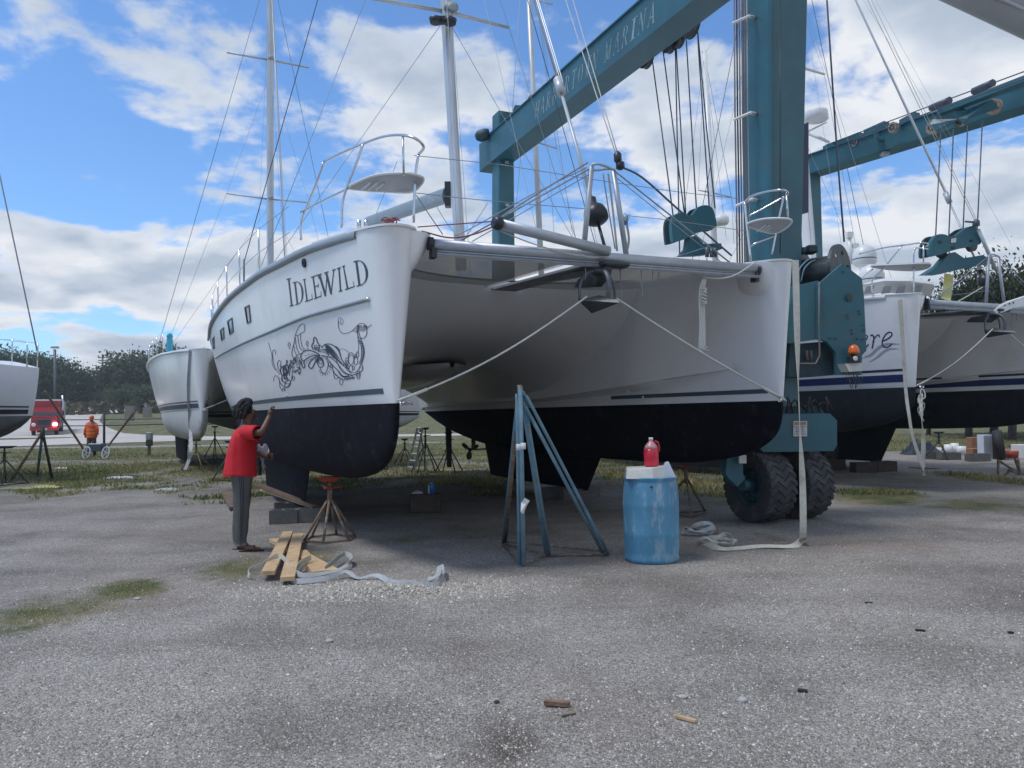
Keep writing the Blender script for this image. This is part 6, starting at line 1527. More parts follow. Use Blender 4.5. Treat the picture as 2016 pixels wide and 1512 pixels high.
for hpos, wpos, sgn in ((hd, wr, 1), (hd2, wr2, -1)):
    up_ = (hpos - wpos).normalized(); fw = (Fd - up_ * Fd.dot(up_)).normalized(); sd_ = up_.cross(fw)
    for k in range(4):
        b0 = hpos + sd_ * (k - 1.5) * .018 + up_ * .015; ln_ = (.024, .028, .026, .020)[k]
        mb = MB(); mb.tube([b0, b0 + up_ * ln_ + fw * .006, b0 + up_ * (ln_ + .004) + fw * (.03), b0 + up_ * (ln_ - .022) + fw * .036], [.0095, .009, .0085, .006], 7); mb.build('finger', skin_m, body)
    b0 = hpos + sd_ * .03 - up_ * .008; mb = MB(); mb.tube([b0, b0 + sd_ * .012 + fw * .02 + up_ * .012, b0 + fw * .038 + up_ * .022], [.011, .010, .007], 7); mb.build('thumb', skin_m, body)
for s in (1, -1):
    mb = MB(); mb.lathe([(.012, 0), (.022, .004), (.012, .01)], L3(.015, .088 * s, 1.625), Sd * s, 10); mb.build('ear', skin_m, body)
    mb = MB(); c = L3(.108, .033 * s, 1.645); mb.lathe([(.003, -.01), (.011, -.006), (.011, .0), (.003, .006)], c, Fd, 8); mb.build('eye', black_pl, body)
mb = MB(); mb.tube([L3(.108, -.025, 1.572), L3(.114, 0, 1.572), L3(.108, .025, 1.572)], .006, 6); mb.build('mouth', brown_c, body)
# hair: dense locks gathered behind the head
mb = MB(); r_ = random.Random(11)
for k in range(130):
    th = r_.random() * 6.28; ph = r_.random() * 1.9
    d0 = Vector((0, 0, 0)) + Fd * (math.cos(th) * math.sin(ph)) + Sd * (math.sin(th) * math.sin(ph)) + UP * math.cos(ph)
    if d0.dot(Fd) > .45 and d0.z < .72: continue
    p0 = L3(.01, 0, 1.665) + Vector((d0.x * .085, d0.y * .085, d0.z * .095)); drop = .03 + .06 * r_.random() if d0.dot(Fd) < .1 else .01
    p1 = p0 + d0 * (.028 if d0.dot(Fd) < .3 else .012); p2 = p1 - Fd * (.02 + .035 * r_.random()) - UP * drop; mb.tube(smooth_path([p0 - d0 * .02, p1, p2], 3), [.024, .027, .027, .026, .024, .021, .014], 6)
o = mb.build('hair', hair_m, body)
# shirt
mb = MB(); rings = []
prof_ = ((.885, .185, .205, -.065), (.90, .190, .21, -.065), (1.0, .178, .20, -.06), (1.12, .165, .195, -.05), (1.25, .155, .205, -.035), (1.36, .140, .215, -.02), (1.42, .115, .19, -.008), (1.465, .085, .12, .004), (1.495, .062, .075, .01))
zs_ = [p[0] for p in prof_]
for z in np.linspace(.885, 1.495, 34):
    a, b, f = [float(np.interp(z, zs_, [p[k] for p in prof_])) for k in (1, 2, 3)]; q_ = []
    for k in range(56):
        t = k * 6.2832 / 56; amp = .016 * min(1, (1.5 - z) / .12) * (.5 + .8 * (1.25 - z))
        w_ = mnoise.noise(Vector((math.cos(t) * 2.6 + z * 1.5, math.sin(t) * 2.6 - z * 1.1, z * 2.2))) + .5 * mnoise.noise(Vector((math.cos(t) * 6, math.sin(t) * 6 + z * 3, z * 5)))
        q_.append(L3(f, 0, z - .012 * math.sin(t * 2 + 1) * (z < .93)) + Fd * (a + amp * w_) * math.cos(t) + Sd * (b + amp * w_) * math.sin(t))
    rings.append(q_)
mb.loft(rings, True)
for s, e_ in ((1, el), (-1, el2)):
    sh = L3(-.005, .15 * s, 1.40); mid = L3(.03, .185 * s, 1.385).lerp(e_, .70); t = (mid - sh).normalized(); a_ = t.cross(UP).normalized(); b_ = t.cross(a_)
    mb.loft([ring_e(sh.lerp(mid, f), None, a_, b_, r, r, .03, k, 16) for k, (f, r) in enumerate(((-.25, .06), (0, .085), (.4, .088), (.8, .090), (1.0, .088), (.98, .075)))], True)
mb.build('shirt', shirt_m, pr_)
# trousers with three stripes
for s in (1, -1):
    mb = MB(); cs = [(.95, .128, .115, -.05, .075), (.86, .120, .108, -.05, .09), (.72, .100, .092, -.045, .095), (.52, .086, .080, -.05, .095), (.30, .074, .068, -.065, .092), (.14, .064, .058, -.07, .09), (.085, .060, .055, -.07, .09)]
    rings = []; zc_ = [q[0] for q in cs][::-1]
    for z in np.linspace(.95, .085, 30):
        a, b, f, sd_ = [float(np.interp(z, zc_, [q[k] for q in cs][::-1])) for k in (1, 2, 3, 4)]
        rings.append([L3(f + .02 * s * (1 - z), sd_ * s, z) + Fd * (a + .009 * mnoise.noise(Vector((math.cos(t) * 2, math.sin(t) * 2 + s, z * 9)))) * math.cos(t) + Sd * (b + .005 * mnoise.noise(Vector((math.cos(t) * 2, math.sin(t) * 2 + s, z * 9)))) * math.sin(t) for t in [k * 6.2832 / 28 for k in range(28)]]); mb.loft(rings, True, True); tr = mb.build('trouser_leg', pants_m, pr_, sharp=70)
    for k in (-1, 0, 1):
        st = MB(); L_ = []
        for z, a, b, f, sd_ in cs:
            for e in (-.026, .026):
                t = math.pi / 2 * s + k * .17 + e; L_.append(L3(f + .02 * s * (1 - z), sd_ * s, z) + Fd * (a + .004) * math.cos(t) * 1.01 + Sd * (b + .004) * math.sin(t) * 1.03)
        st.add(L_, [(2 * i, 2 * i + 1, 2 * i + 3, 2 * i + 2) for i in range(len(cs) - 1)]); st.build('stripe', pstripe, tr)
for s in (1, -1):
    c = L3(.0 + .04 * s, .09 * s, 0); mb = MB(); P = [c + Fd * (.14 * math.cos(t) + .02) + Sd * (.048 * math.sin(t)) for t in [k * .449 for k in range(14)]]; mb.prism(P, UP * .022); mb.tube([c + Sd * -.05 + Fd * .05 + UP * .015, c + Fd * .05 + UP * .07, c + Sd * .05 + Fd * .05 + UP * .015], .014, 6); mb.build('sandal', sandal, pr_)
    V2 = [c + Fd * -.07 + UP * .05, c + Fd * .0 + UP * .05, c + Fd * .09 + UP * .035, c + Fd * .135 + UP * .030]; skin_body('foot', V2, [(0, 1), (1, 2), (2, 3)], [.034, .036, (.035, .02), (.028, .014)], skin_m, body, 1)

# the person in hi-vis by the road
f2 = GP(180, 899); pz = thing('person', 'person in bright orange hi-vis jacket and cap standing by the road', 'person', f2)
def K3(f, s, z): return f2 + Vector((s, f, z))
V = [K3(0, 0, .92), K3(0, 0, 1.15), K3(0, 0, 1.35), K3(0, 0, 1.47), K3(0, 0, 1.55), K3(0, 0, 1.63), K3(0, 0, 1.70)]; Rr = [.13, .13, .14, .08, .055, .085, .08]; E = [(i, i + 1) for i in range(6)]
for s in (1, -1):
    chain(3, [K3(0, .17 * s, 1.43), K3(-.02, .24 * s, 1.15), K3(-.05, .24 * s, .90), K3(-.06, .24 * s, .82)], [.06, .045, .035, .038]); chain(0, [K3(0, .09 * s, .82), K3(0, .12 * s, .48), K3(.02, .13 * s, .08), K3(-.08, .13 * s, .04)], [.095, .065, .045, .045])
b2_ = skin_body('body', V, E, Rr, skin_m, pz)
mb = MB(); mb.loft([ring_e(K3(0, 0, z), None, Vector((1, 0, 0)), Vector((0, 1, 0)), a, b, .02, 3, 18) for z, a, b in ((.82, .21, .17), (.95, .22, .17), (1.2, .215, .17), (1.38, .22, .16), (1.47, .14, .11), (1.52, .08, .08))], True)
for s in (1, -1): mb.tube([K3(0, .17 * s, 1.43), K3(-.02, .25 * s, 1.17), K3(-.05, .26 * s, .93)], [.085, .075, .065], 10)
mb.build('jacket', hivis, pz)
for z in (1.0, 1.15):
    mb = MB(); mb.loft([ring_e(K3(0, 0, zz_), None, Vector((1, 0, 0)), Vector((0, 1, 0)), .224, .175, .02, 3, 18) for zz_ in (z, z + .05)], True); mb.build('reflective_band', hivis_y, pz)
for s in (1, -1): mb = MB(); mb.tube([K3(0, .09 * s, .90), K3(0, .12 * s, .48), K3(.02, .13 * s, .06)], [.11, .085, .07], 12); mb.build('trouser_leg', brown_c, pz)
mb = MB(); mb.lathe([(.095, 1.66), (.10, 1.70), (.085, 1.76), (.04, 1.79), (.0, 1.795)], f2, n=16); mb.prism([K3(-.08, -.08, 1.67), K3(-.08, .08, 1.67), K3(-.17, .05, 1.66), K3(-.17, -.05, 1.66)], UP * .012); mb.build('cap', hivis, pz)

# ------------------------------------------------------------------ truck on the road
def build_truck():
    d = 79.0; gx, gz_ = W(92, 858, d).x, .0
    tx = W(90, 858, d).x; t = thing('truck', 'red dump truck with lit headlight coming down the concrete road', 'truck', (tx, d, terr(tx, d) + .04))
    o = t.location.copy(); hw = 1.30
    RZ = Matrix.Rotation(R(27), 3, 'Z')
    def T(x, y, z): return o + RZ @ Vector((x, y, z))
    def face(poly, y, ext, m, nm, par=t): mb = MB(); mb.prism([T(x, y, z) for x, z in poly], RZ @ Vector((0, ext, 0))); return mb.build(nm, m, par)
    hood = face([(-1.05, .75), (1.05, .75), (1.05, 1.65), (.95, 1.85), (-.95, 1.85), (-1.05, 1.65)], -1.6, 1.7, truck_red, 'hood')
    cabm = MB(); cabm.prism([T(-hw, y, z) for y, z in ((0, .8), (0, 1.85), (.35, 2.85), (1.9, 2.9), (1.9, .8))], RZ @ Vector((2 * hw, 0, 0))); cab_ = cabm.build('cab', truck_red, t)
    mb = MB(); mb.add([T(-1.12, .02, 1.95), T(1.12, .02, 1.95), T(1.08, .33, 2.74), T(-1.08, .33, 2.74)], [(0, 1, 2, 3)]); mb.build('windshield', glass_d, cab_)
    face([(-1.2, 2.88), (1.2, 2.88), (1.15, 3.55), (-1.15, 3.55)], .6, 1.4, truck_red, 'roof_fairing'); face([(-1.22, 3.5), (1.22, 3.5), (1.22, 3.66), (-1.22, 3.66)], .5, 6.5, white_p, 'bed_top')
    face([(-1.28, 1.1), (1.28, 1.1), (1.28, 3.5), (-1.28, 3.5)], 2.1, 6.0, grey_box, 'dump_bed'); face([(-.6, .95), (.6, .95), (.6, 1.6), (-.6, 1.6)], -1.66, .05, black_pl, 'grille')
    face([(-1.25, .45), (1.25, .45), (1.25, .75), (-1.25, .75)], -1.72, .2, truck_red, 'bumper'); face([(-.25, .52), (.25, .52), (.25, .68), (-.25, .68)], -1.74, .015, sign_w, 'number_plate')
    for s in (-1, 1):
        mb = MB(); mb.lathe([(.17, 0), (.19, .05), (.05, .09)], T(s * .92, -1.74, 1.05), RZ @ Vector((0, -1, 0)), 14); mb.build('headlight', lamp_on if s > 0 else white_p, t)
        w = MB(); w.cyl(T(s * 1.0 - .16, -.7, .5), T(s * 1.0 + .16, -.7, .5), .5, .5, 20); w.build('wheel', rubber, t); w = MB(); w.cyl(T(s * 1.0 - .2, 5.5, .5), T(s * 1.0 + .2, 5.5, .5), .5, .5, 20); w.build('wheel', rubber, t)
        mb = MB(); mb.tube([T(s * 1.3, .1, 2.3), T(s * 1.5, -.05, 2.3)], .03, 6); mb.box(T(s * 1.55, -.05, 2.2), (.16, .08, .5)); mb.build('mirror', black_pl, t); mb = MB(); mb.prism([T(s * 1.3, -1.2, .75), T(s * .95, -1.3, .75), T(s * .95, -1.3, 1.2), T(s * 1.25, -1.1, 1.2)], RZ @ Vector((0, 1.1, 0))); mb.build('fender', truck_red, t)
    mb = MB(); mb.cyl(T(1.35, 2.0, 1.0), T(1.35, 2.0, 4.1), .08, .08, 10); mb.build('exhaust_stack', chrome, t)
build_truck()

# ------------------------------------------------------------------ other boats
def monohull(name, label, bow, aft, L_, beam, sheer, wlh, botm, topm, stripem, mast=None, cat='sailboat', fin=True, rise=.5):
    aft = Vector((aft[0], aft[1], 0)).normalized(); lt_ = Vector((-aft.y, aft.x, 0)); O = Vector((bow[0], bow[1], 0)); t = thing(name, label, cat, O)
    mb = MB(); n = 30; fb = pch([(0, 0), (.03, .12), (.1, .34), (.25, .72), (.5, 1.0), (.8, .92), (1, .72)]); fw = pch([(0, 0), (.03, .10), (.1, .28), (.3, .72), (.55, .85), (.85, .7), (1, .4)]); zb = pch([(0, -.04), (.01, -.25), (.04, -.48), (.12, -.70), (.3, -.82), (.5, -.85), (.8, -.5), (1, -.1)]); zs = pch([(0, sheer - wlh), (.3, sheer - wlh + rise * .8), (1, sheer - wlh + rise)])
    for sg in (-1, 1):
        rows = []
        for v in (1, .9, .7, .5, .3, .12, 0): rows.append([O + aft * (L_ * (k / n) ** 1.4 + .22 * (1 - v) ** 1.5 * (1 - k / n)) + lt_ * sg * beam / 2 * (fw((k / n) ** 1.4) + (fb((k / n) ** 1.4) - fw((k / n) ** 1.4)) * v ** .38) + UP * (wlh + zs((k / n) ** 1.4) * v) for k in range(n + 1)])
        mb.loft(rows, False); lo = []
        for j in range(0, 8):
            th = j / 7 * math.pi / 2; lo.append([O + aft * (L_ * (k / n) ** 1.4 + (.22 + 1.1 * (1 - math.cos(th))) * (1 - k / n)) + lt_ * sg * beam / 2 * fw((k / n) ** 1.4) * math.cos(th) ** .8 + UP * (wlh + zb((k / n) ** 1.4) * math.sin(th)) for k in range(n + 1)])
        mb.loft(lo, False, mi=1)
        if sg == -1: top0 = rows[0]
    mb.loft([top0, rows[0]], False)
    h = mb.build('hull', [topm, botm], t, sharp=50); bv = bvh_of([mb])
    for z0, z1 in ((.04, .13), (.17, .20)):
        for sg in (-1, 1):
            s_ = MB(); s_.loft([[O + aft * (L_ * (k / n) ** 1.4 + .22 * (1 - v) ** 1.5 * (1 - k / n)) + lt_ * sg * (.006 + beam / 2 * (fw((k / n) ** 1.4) + (fb((k / n) ** 1.4) - fw((k / n) ** 1.4)) * v ** .38)) + UP * (wlh + zs((k / n) ** 1.4) * v) for k in range(1, n + 1)] for v in (z0, z1)], False); s_.build('stripe', stripem, h)
    if fin:
        mb = MB(); rings = []
        for z, a, b in ((wlh - .7, .38, .62), (.35, .42, .58), (.12, .42, .60)): rings.append([O + aft * L_ * (a + (b - a) * (.5 - .5 * math.cos(q))) + lt_ * .14 * math.sin(q) + UP * z for q in [k * .5236 for k in range(12)]])
        mb.loft(rings, True, True); mb.build('keel', botm, t)
    # cabin, stanchions
    mb = MB(); rings = [[O + aft * L_ * s + lt_ * beam * .30 * x + UP * (sheer - .25 + zt * y) for x, y in ((-1.1, 0), (-1, .8), (-.7, 1), (.7, 1), (1, .8), (1.1, 0))] for s, zt in ((.26, .05), (.34, .42), (.62, .50), (.66, .05))]; mb.loft(rings, False, sm=False); mb.build('cabin', topm, t)
    tops = {1: [], -1: []}
    for sg in (-1, 1):
        for s in (.02, .1, .2, .32, .45, .6, .75, .92):
            b = O + aft * L_ * s + lt_ * sg * beam / 2 * fb(s) * .95 + UP * (wlh + zs(s)); tp = b + UP * .62; mb = MB(); mb.tube([b, tp], .016, 6); mb.build('stanchion', chrome, t); tops[sg].append(tp)
        mb = MB(); mb.tube(tops[sg], .006, 5); mb.tube([p - UP * .3 for p in tops[sg]], .005, 5); mb.build('lifeline', wire_g, t)
    if mast:
        for (b, tp, r) in mast['poles']:
            mb = MB(); mb.tube([b, tp], [r, r * .8], 12); mo = mb.build('mast', mast.get('m', alum), t)
        for (a, b) in mast['spr']: mb = MB(); mb.tube([a, b], .035, 6); mb.build('spreader', alum, mo)
        for (a, b, r) in mast['wires']: mb = MB(); mb.tube([a, b], r, 5); mb.build('shroud', wire_g, mo)
    return t, bv
monohull('sailboat', 'white sailboat with grey bottom cut by the left frame edge', (W(77, 731, 19.6).x, 19.6), (-.94, .34), 12.0, 3.7, 2.92, 1.70, greybot, gel, stripe_k,
    dict(poles=[(W(-160, 640, 24), W(-150, -900, 24), .09)], spr=[(W(-260, 200, 24), W(-60, 205, 24))], wires=[(W(73, 690, 19.6), W(-150, -360, 24), .018), (W(-20, 690, 21), W(-150, -360, 24), .006)]))
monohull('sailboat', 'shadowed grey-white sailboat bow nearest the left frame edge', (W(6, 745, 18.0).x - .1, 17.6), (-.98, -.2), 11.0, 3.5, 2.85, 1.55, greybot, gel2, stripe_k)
m1b, m1t = W(1069, 470, 33), W(1034, -160, 33)
def lerp(a, b, f): return a.lerp(b, f)
monohull('sailboat', 'sailboat hidden behind the hulls whose mast rises left of the black sheaves', (m1b.x + 2.6, m1b.y - 2.5), (-.42, .9), 12.0, 3.8, 2.7, 1.5, antif, gel, stripe_b,
    dict(poles=[(m1b - UP * 4.6, m1t, .13)], spr=[(W(1058, 280, 33), W(1096, 292, 33.3)), (W(1058, 280, 33), W(1078, 263, 33.8)), (W(1052, 0, 33), W(1088, 8, 33.3))],
         wires=[(W(1096, 292, 33.3), m1t, .010), (W(1096, 292, 33.3), W(1140, 500, 32), .010), (m1t, W(990, 500, 31), .012), (W(1078, 263, 33.8), W(1092, 480, 34), .009), (m1t, W(1180, 500, 31), .009), (W(1046, 90, 33), W(1010, 470, 32), .009), (m1t, W(1130, 480, 34), .009)]))
m2b, m2t = W(1412, 470, 36), W(1387, 106, 36)
monohull('sailboat', 'sailboat hidden behind the hoist block whose white masthead carries a wind vane', (m2b.x + 2.6, m2b.y - 2.5), (-.42, .9), 12.0, 3.8, 2.7, 1.5, antif, gel, stripe_b,
    dict(m=white_p, poles=[(m2b - UP * 5.0, m2t, .15), (m2t, W(1399, 88, 36), .02), (m2t - UP * .1, W(1380, 98, 36), .03)], spr=[(W(1405, 380, 36), W(1440, 388, 36)), (W(1405, 380, 36), W(1375, 374, 36))],
         wires=[(m2t, W(1440, 388, 36), .010), (W(1440, 388, 36), W(1445, 480, 36), .010), (m2t, W(1340, 470, 34), .011), (m2t, W(1455, 470, 38), .009), (m2t, W(1430, 470, 37), .009), (m2t, W(1375, 374, 36), .008)]))
mb = MB(); mb.lathe([(.30, 0), (.36, .12), (.36, .3), (.2, .45), (.05, .5)], W(1420, 442, 35.5), n=16); tag(mb.build('radar_dome', white_p), 'small white radar dome behind the hoist block', 'radar dome')
monohull('sailboat', 'small white boat end glimpsed beyond the near bow above the ladder', (W(838, 830, 30).x, 30), (-1, .12), 9.0, 3.2, 2.5, 1.55, whitebot, gel, stripe_k)
# radar and lights on the second catamaran's mast
c = W(1608, 238, 18.9); mb = MB(); mb.lathe([(.24, 0), (.28, .03), (.265, .22), (.25, .25), (.02, .27)], c, n=24); rd = mb.build('radar_dome', white_p, cat2); mb = MB(); mb.prism([W(1588, 258, 19.3), W(1590, 262, 19.3), c + Vector((.25, 0, -.05)), c + Vector((.25, 0, -.02))], AFT * .1); mb.build('radar_bracket', white_p, cat2)
mb = MB(); a = W(1592, 262, 19.5); mb.tube([a, W(1632, 280, 19.0)], [.055, .04], 6); mb.build('spreader', white_p, cat2)
# second catamaran: pulpit, seat, hanging yellow strap, domes, front cabin
rail([(1692, 500, 15.1), (1740, 488, 14.6), (1785, 482, 14.2), (1815, 478, 13.9), (1828, 481, 14.0), (1822, 486, 14.1)], parent=cat2); rail([(1777, 482, 14.2), (1740, 528, 14.3), (1718, 552, 14.4), (1717, 580, 14.4)], parent=cat2)
rail([(1818, 479, 13.9), (1818, 522, 13.9)], parent=cat2); rail([(1799, 575, 14.1), (1799, 520, 14.1), (1800, 495, 14.15), (1806, 488, 14.2), (1830, 491, 14.5)], parent=cat2)
seat([(1715, 526, 14.4), (1745, 524, 14.2), (1795, 522, 13.9), (1830, 521, 13.9), (1827, 529, 14.1), (1800, 534, 14.3), (1750, 532, 14.4)], None, .04, cat2, [])
rail([(1718, 530, 14.4), (1700, 545, 14.8), (1690, 560, 15.2)], parent=cat2)
mb = MB(); mb.strap(smooth_path([W(1868, 540, 15.6), W(1866, 565, 15.5), W(1862, 590, 15.3)], 4), Vector((1, 0, 0)), .18, .012); tag(mb.build('webbing_strap', strap_y), 'pale yellow strap standing upright behind the second crossbeam', 'strap')
for x, y, d, r in ((1702, 505, 17.5, .26), (1716, 545, 16.5, .26)):
    mb = MB(); mb.lathe([(r * .8, -r * .8), (r, -r * .5), (r, r * .2), (r * .8, r * .7), (r * .3, r), (.01, r * 1.02)], W(x, y, d), n=20); dm = mb.build('satellite_dome', white_p, cat2)
    mb = MB(); mb.lathe([(r * 1.005, -r * .3), (r * 1.01, -r * .22)], W(x, y, d), n=20, caps=False); mb.build('dome_band', stripe_b, dm)
mb = MB(); mb.tube([W(1676, 520, 17.8), W(1672, 470, 17.8)], [.07, .05], 8); mb.box(W(1672, 463, 17.8), (.12, .12, .14)); mb.box(W(1684, 484, 17.8), (.14, .1, .1)); mb.build('light_mast', white_p, cat2)
mb = MB(); rings = []
for x, y, d in ((1700, 560, 16.5), (1740, 553, 16.0), (1790, 553, 15.8), (1838, 560, 15.9)):
    rings.append([W(x, y - 5, d), W(x, y, d - .15), W(x + 2, y + 6, d), W(x - 6, y + 24, d + .3)])
mb.loft(rings, False, sm=False); mb.build('dodger', white_p, cat2)
for x in (1706, 1740, 1768, 1800):
    mb = MB(); mb.add([W(x, 564, 15.75), W(x + 16, 562, 15.75), W(x + 12, 577, 15.9), W(x - 6, 579, 15.9)], [(0, 1, 2, 3)]); mb.build('window', vinyl_l, cat2)
# curved white fairing of the second crossbeam's centre
mb = MB(); P = [(1958, 612), (1970, 603), (1992, 592), (2030, 580), (2070, 570), (2070, 590), (2030, 600), (1995, 606), (1975, 615), (1962, 618)]
mb.prism([W(x, y, 14.9) for x, y in P], AFT * .12); cfp = mb.build('beam_fairing', white_p, cat2)
for x, y in ((1978, 601), (1987, 598), (1995, 596)): mb = MB(); mb.lathe([(.018, 0), (.018, .01)], W(x, y, 14.88), -AFT, 8); mb.build('bolt', black_pl, cfp)
# the boom end that reaches into the top right corner
t = thing('boom_end', 'pale grey boom end reaching down from the top right corner', 'boom', W(1900, 0, 7.0)); mb = MB()
mb.tube([W(1600, -210, 7.6), W(1830, -80, 7.4), W(2100, 40, 7.1), W(2500, 230, 6.8)], [.25, .27, .28, .28], 20); mb.build('spar', mat('pale_grey_spar', (.40, .41, .40), .4, var=.1, scale=2), t)
mb = MB(); mb.tube([W(1760, -95, 7.2), W(2120, 64, 6.95)], .02, 6); mb.build('luff_track', alum, t)
# more standing lines
for k, (x0, y0, d0, x1, y1, d1, r, lab) in enumerate(((1708, 0, 14, 1922, 440, 15.1, .010, 'pair of pale stays'), (1716, 0, 14, 1926, 440, 15.1, .008, 0), (1700, 0, 14, 1900, 330, 15, .004, 0), (1724, 0, 14.2, 1990, 480, 15.6, .004, 0))):
    mb = MB(); mb.tube([W(x0 - (x1 - x0) * .3, y0 - (y1 - y0) * .3, d0 - .4), W(x1, y1, d1)], r * .6, 5); mb.build('forestay_line', rope_m, cat2)
mb = MB(); mb.lathe([(.03, -.06), (.07, -.04), (.06, .05), (.03, .08)], W(1922, 440, 15.1), (.1, 0, 1), 12); mb.tube([W(1900, 436, 15.1), W(1922, 438, 15.1)], .02, 6); mb.build('furler_swivel', galv, cat2)
mb = MB(); mb.tube([W(1926, 452, 15.1), W(1961, 532, 15.3)], .035, 8); mb.build('furler_foil', alum, cat2)
rail([(1878, 598, 15.0), (1910, 580, 15.1), (1935, 565, 15.2)], .010, 3, 'control_line', rope_m, cat2)

# poles, lamp post and cart near the road
def pole(name, label, a, b, r, m, cat='pole', g=None): mb = MB(); mb.tube([a, b], r, 8); return tag(mb.build(name, m), label, cat, g)
br = thing('cable_barrier', 'two sagging dark cables stretched between posts along the verge', 'barrier', W(205, 875, 33))
for y0, y1 in ((826, 824), (838, 835)): mb = MB(); mb.tube([W(70, y0 + 1, 33), W(205, y0, 33), W(330, y1, 34), W(600, y1, 36)], .022, 5); mb.build('cable', wire_d, br)
mb = MB(); mb.tube([W(205, 884, 33), W(205, 812, 33)], .05, 6); mb.build('post', jack_k, br)
pole('leaning_pole', 'long rusty pole leaning left of the person in orange', W(88, 770, 30), GP(170, 893, .02), .05, jack_r); pole('leaning_pole', 'long rusty pole leaning right of the person in orange', W(262, 814, 31), GP(209, 884, .02), .05, jack_r)
ct_ = thing('cart', 'small dark tray cart with two white wheels on the grass verge', 'cart', GP(190, 902))
for x in (170, 208):
    c_ = GP(x, 903) + UP * .24; w_ = MB(); w_.tube([c_ + Vector((.15 * math.cos(q), .08 * math.sin(q), .24 * math.sin(q))) for q in [j * .5236 for j in range(12)]], .028, 6, closed=True)
    for q in range(5): w_.tube([c_, c_ + Vector((.14 * math.cos(q * 1.257), 0, .23 * math.sin(q * 1.257)))], .018, 4)
    w_.build('wheel', rag_m, ct_)
mb = MB(); mb.box(GP(191, 900) + UP * .42, (.62, .4, .34), bev=.03); mb.build('tray', grey_box if False else stripe_g, ct_)
pd = thing('power_pedestal', 'grey dock power pedestal on a short post in the grass', 'power pedestal', GP(294, 897)); b_ = pd.location
mb = MB(); mb.box(b_ + UP * .85, (.26, .2, .34), bev=.03); mb.build('hood', grey_box, pd); mb = MB(); mb.box(b_ + UP * .55, (.24, .18, .26), bev=.01); mb.build('meter_box', jack_k, pd); mb = MB(); mb.box(b_ + UP * .2, (.10, .10, .44)); mb.build('post', wood_o, pd)
lp = thing('lamp_post', 'tall lamp post rising above the left trees', 'lamp post', (W(108, 800, 130).x, 130, 2.4)); mb = MB(); mb.tube([lp.location, W(108, 688, 130)], .22, 8); mb.build('pole', galv, lp); mb = MB(); mb.box(W(108, 684, 130), (1.1, .6, .3)); mb.build('lamp_head', grey_box, lp)
up = thing('utility_pole', 'distant utility pole with crossarms above the trees', 'utility pole', (W(202, 800, 230).x, 230, 3.6)); mb = MB(); mb.tube([up.location, W(202, 698, 230)], .25, 6); mb.build('pole', wood_o, up)
for y in (704, 710): mb = MB(); mb.tube([W(193, y, 230), W(213, y, 230)], .15, 5); mb.build('crossarm', wood_o, up)
pump = W(335, 690, 24); mb = MB(); mb.lathe([(.08, 0), (.10, .1), (.105, .9), (.09, 1.0), (.115, 1.02), (.08, 1.12), (.03, 1.15)], W(334, 720, 27), n=14); tag(mb.build('furled_umbrella', mat('turquoise_cover', (.03, .36, .50), .7, var=.15, scale=5)), 'turquoise wrapped cover standing on the white-bottomed catamaran', 'cover')
for x, y in ((250, 838), (285, 838)): mb = MB(); mb.box(W(x + 5, 814 if x < 260 else 812, 96), (1.0 if x < 260 else .9, .5, 1.9 if x < 260 else 1.3)); tag(mb.build('concrete_slab', mat('slab' + str(x), (.22, .20, .17), .9, var=.15, scale=.4)), 'upright concrete slab at the foot of the hill, %s' % ('left and taller' if x < 260 else 'right and partly behind the hull'), 'concrete slab')
# tall blue tripod at the far left
tl = thing('tripod_shore', 'blue and grey tripod boat shore beside the left sailboat', 'boat shore', GP(88, 940)); ap = W(84, 850, 19.6)
for f_, m_ in ((GP(73, 938), jack_b), (GP(103, 944), jack_k), (GP(20, 948), jack_r)): mb = MB(); mb.tube([f_, ap], .035, 8); mb.build('leg', m_, tl)
mb = MB(); mb.cyl(ap - UP * .2, ap + UP * .12, .05, .05, 10); mb.build('socket', jack_k, tl)
jack_stand('dark jack stand in the left corner under the shadowed bow', GP(8, 955), .95, jack_k, jack_k, 4, .5)

# things under and behind the second catamaran
for k, (x, y, L_) in enumerate(((1830, 903, .62), (1868, 905, .66), (1925, 908, .66))):
    cinder(['concrete block under the second catamaran, left of three', 'concrete block under the second catamaran, middle of three', 'concrete block under the second catamaran, right of three'][k], GP(x, y), .06, size=(.60, .30, .22))
for k, (x, y) in enumerate(((1640, 925), (1700, 930), (1740, 928))): cinder('dark concrete block under the second catamaran near keel, %s' % ('left', 'centre', 'right')[k], GP(x, y), .1 * k, wood_d, (.55, .3, .26))
def boxt(label, cat, x, y, w, h, dep, m, name='box', rz=.08): c_ = GP(x, y); mb = MB(); mb.box(c_ + UP * h / 2, (w, dep, h), Matrix.Rotation(rz, 3, 'Z'), bev=.01); return tag(mb.build(name, m), label, cat)
boxt('upper cardboard box in the pair beyond the second catamaran', 'cardboard box', 1918, 898, .34, .62, .3, tan_card, 'cardboard_box'); boxt('lower wider cardboard box beside a dark stand', 'cardboard box', 1922, 901, .44, .30, .34, tan_card, 'cardboard_box')
boxt('white freezer-like case leaning behind the boxes', 'case', 1942, 903, .36, .75, .3, card_m, 'case'); boxt('dark wheeled bin beside the white case', 'bin', 1958, 903, .22, .78, .4, black_pl, 'bin')
c_ = GP(1968, 905); mb = MB(); mb.lathe([(.2, -.12), (.42, -.13), (.46, 0), (.42, .13), (.2, .12)], c_ + UP * .45, (.8, -.5, .1), 24); tag(mb.build('tyre', rubber), 'upright black tyre beyond the second catamaran', 'tyre')
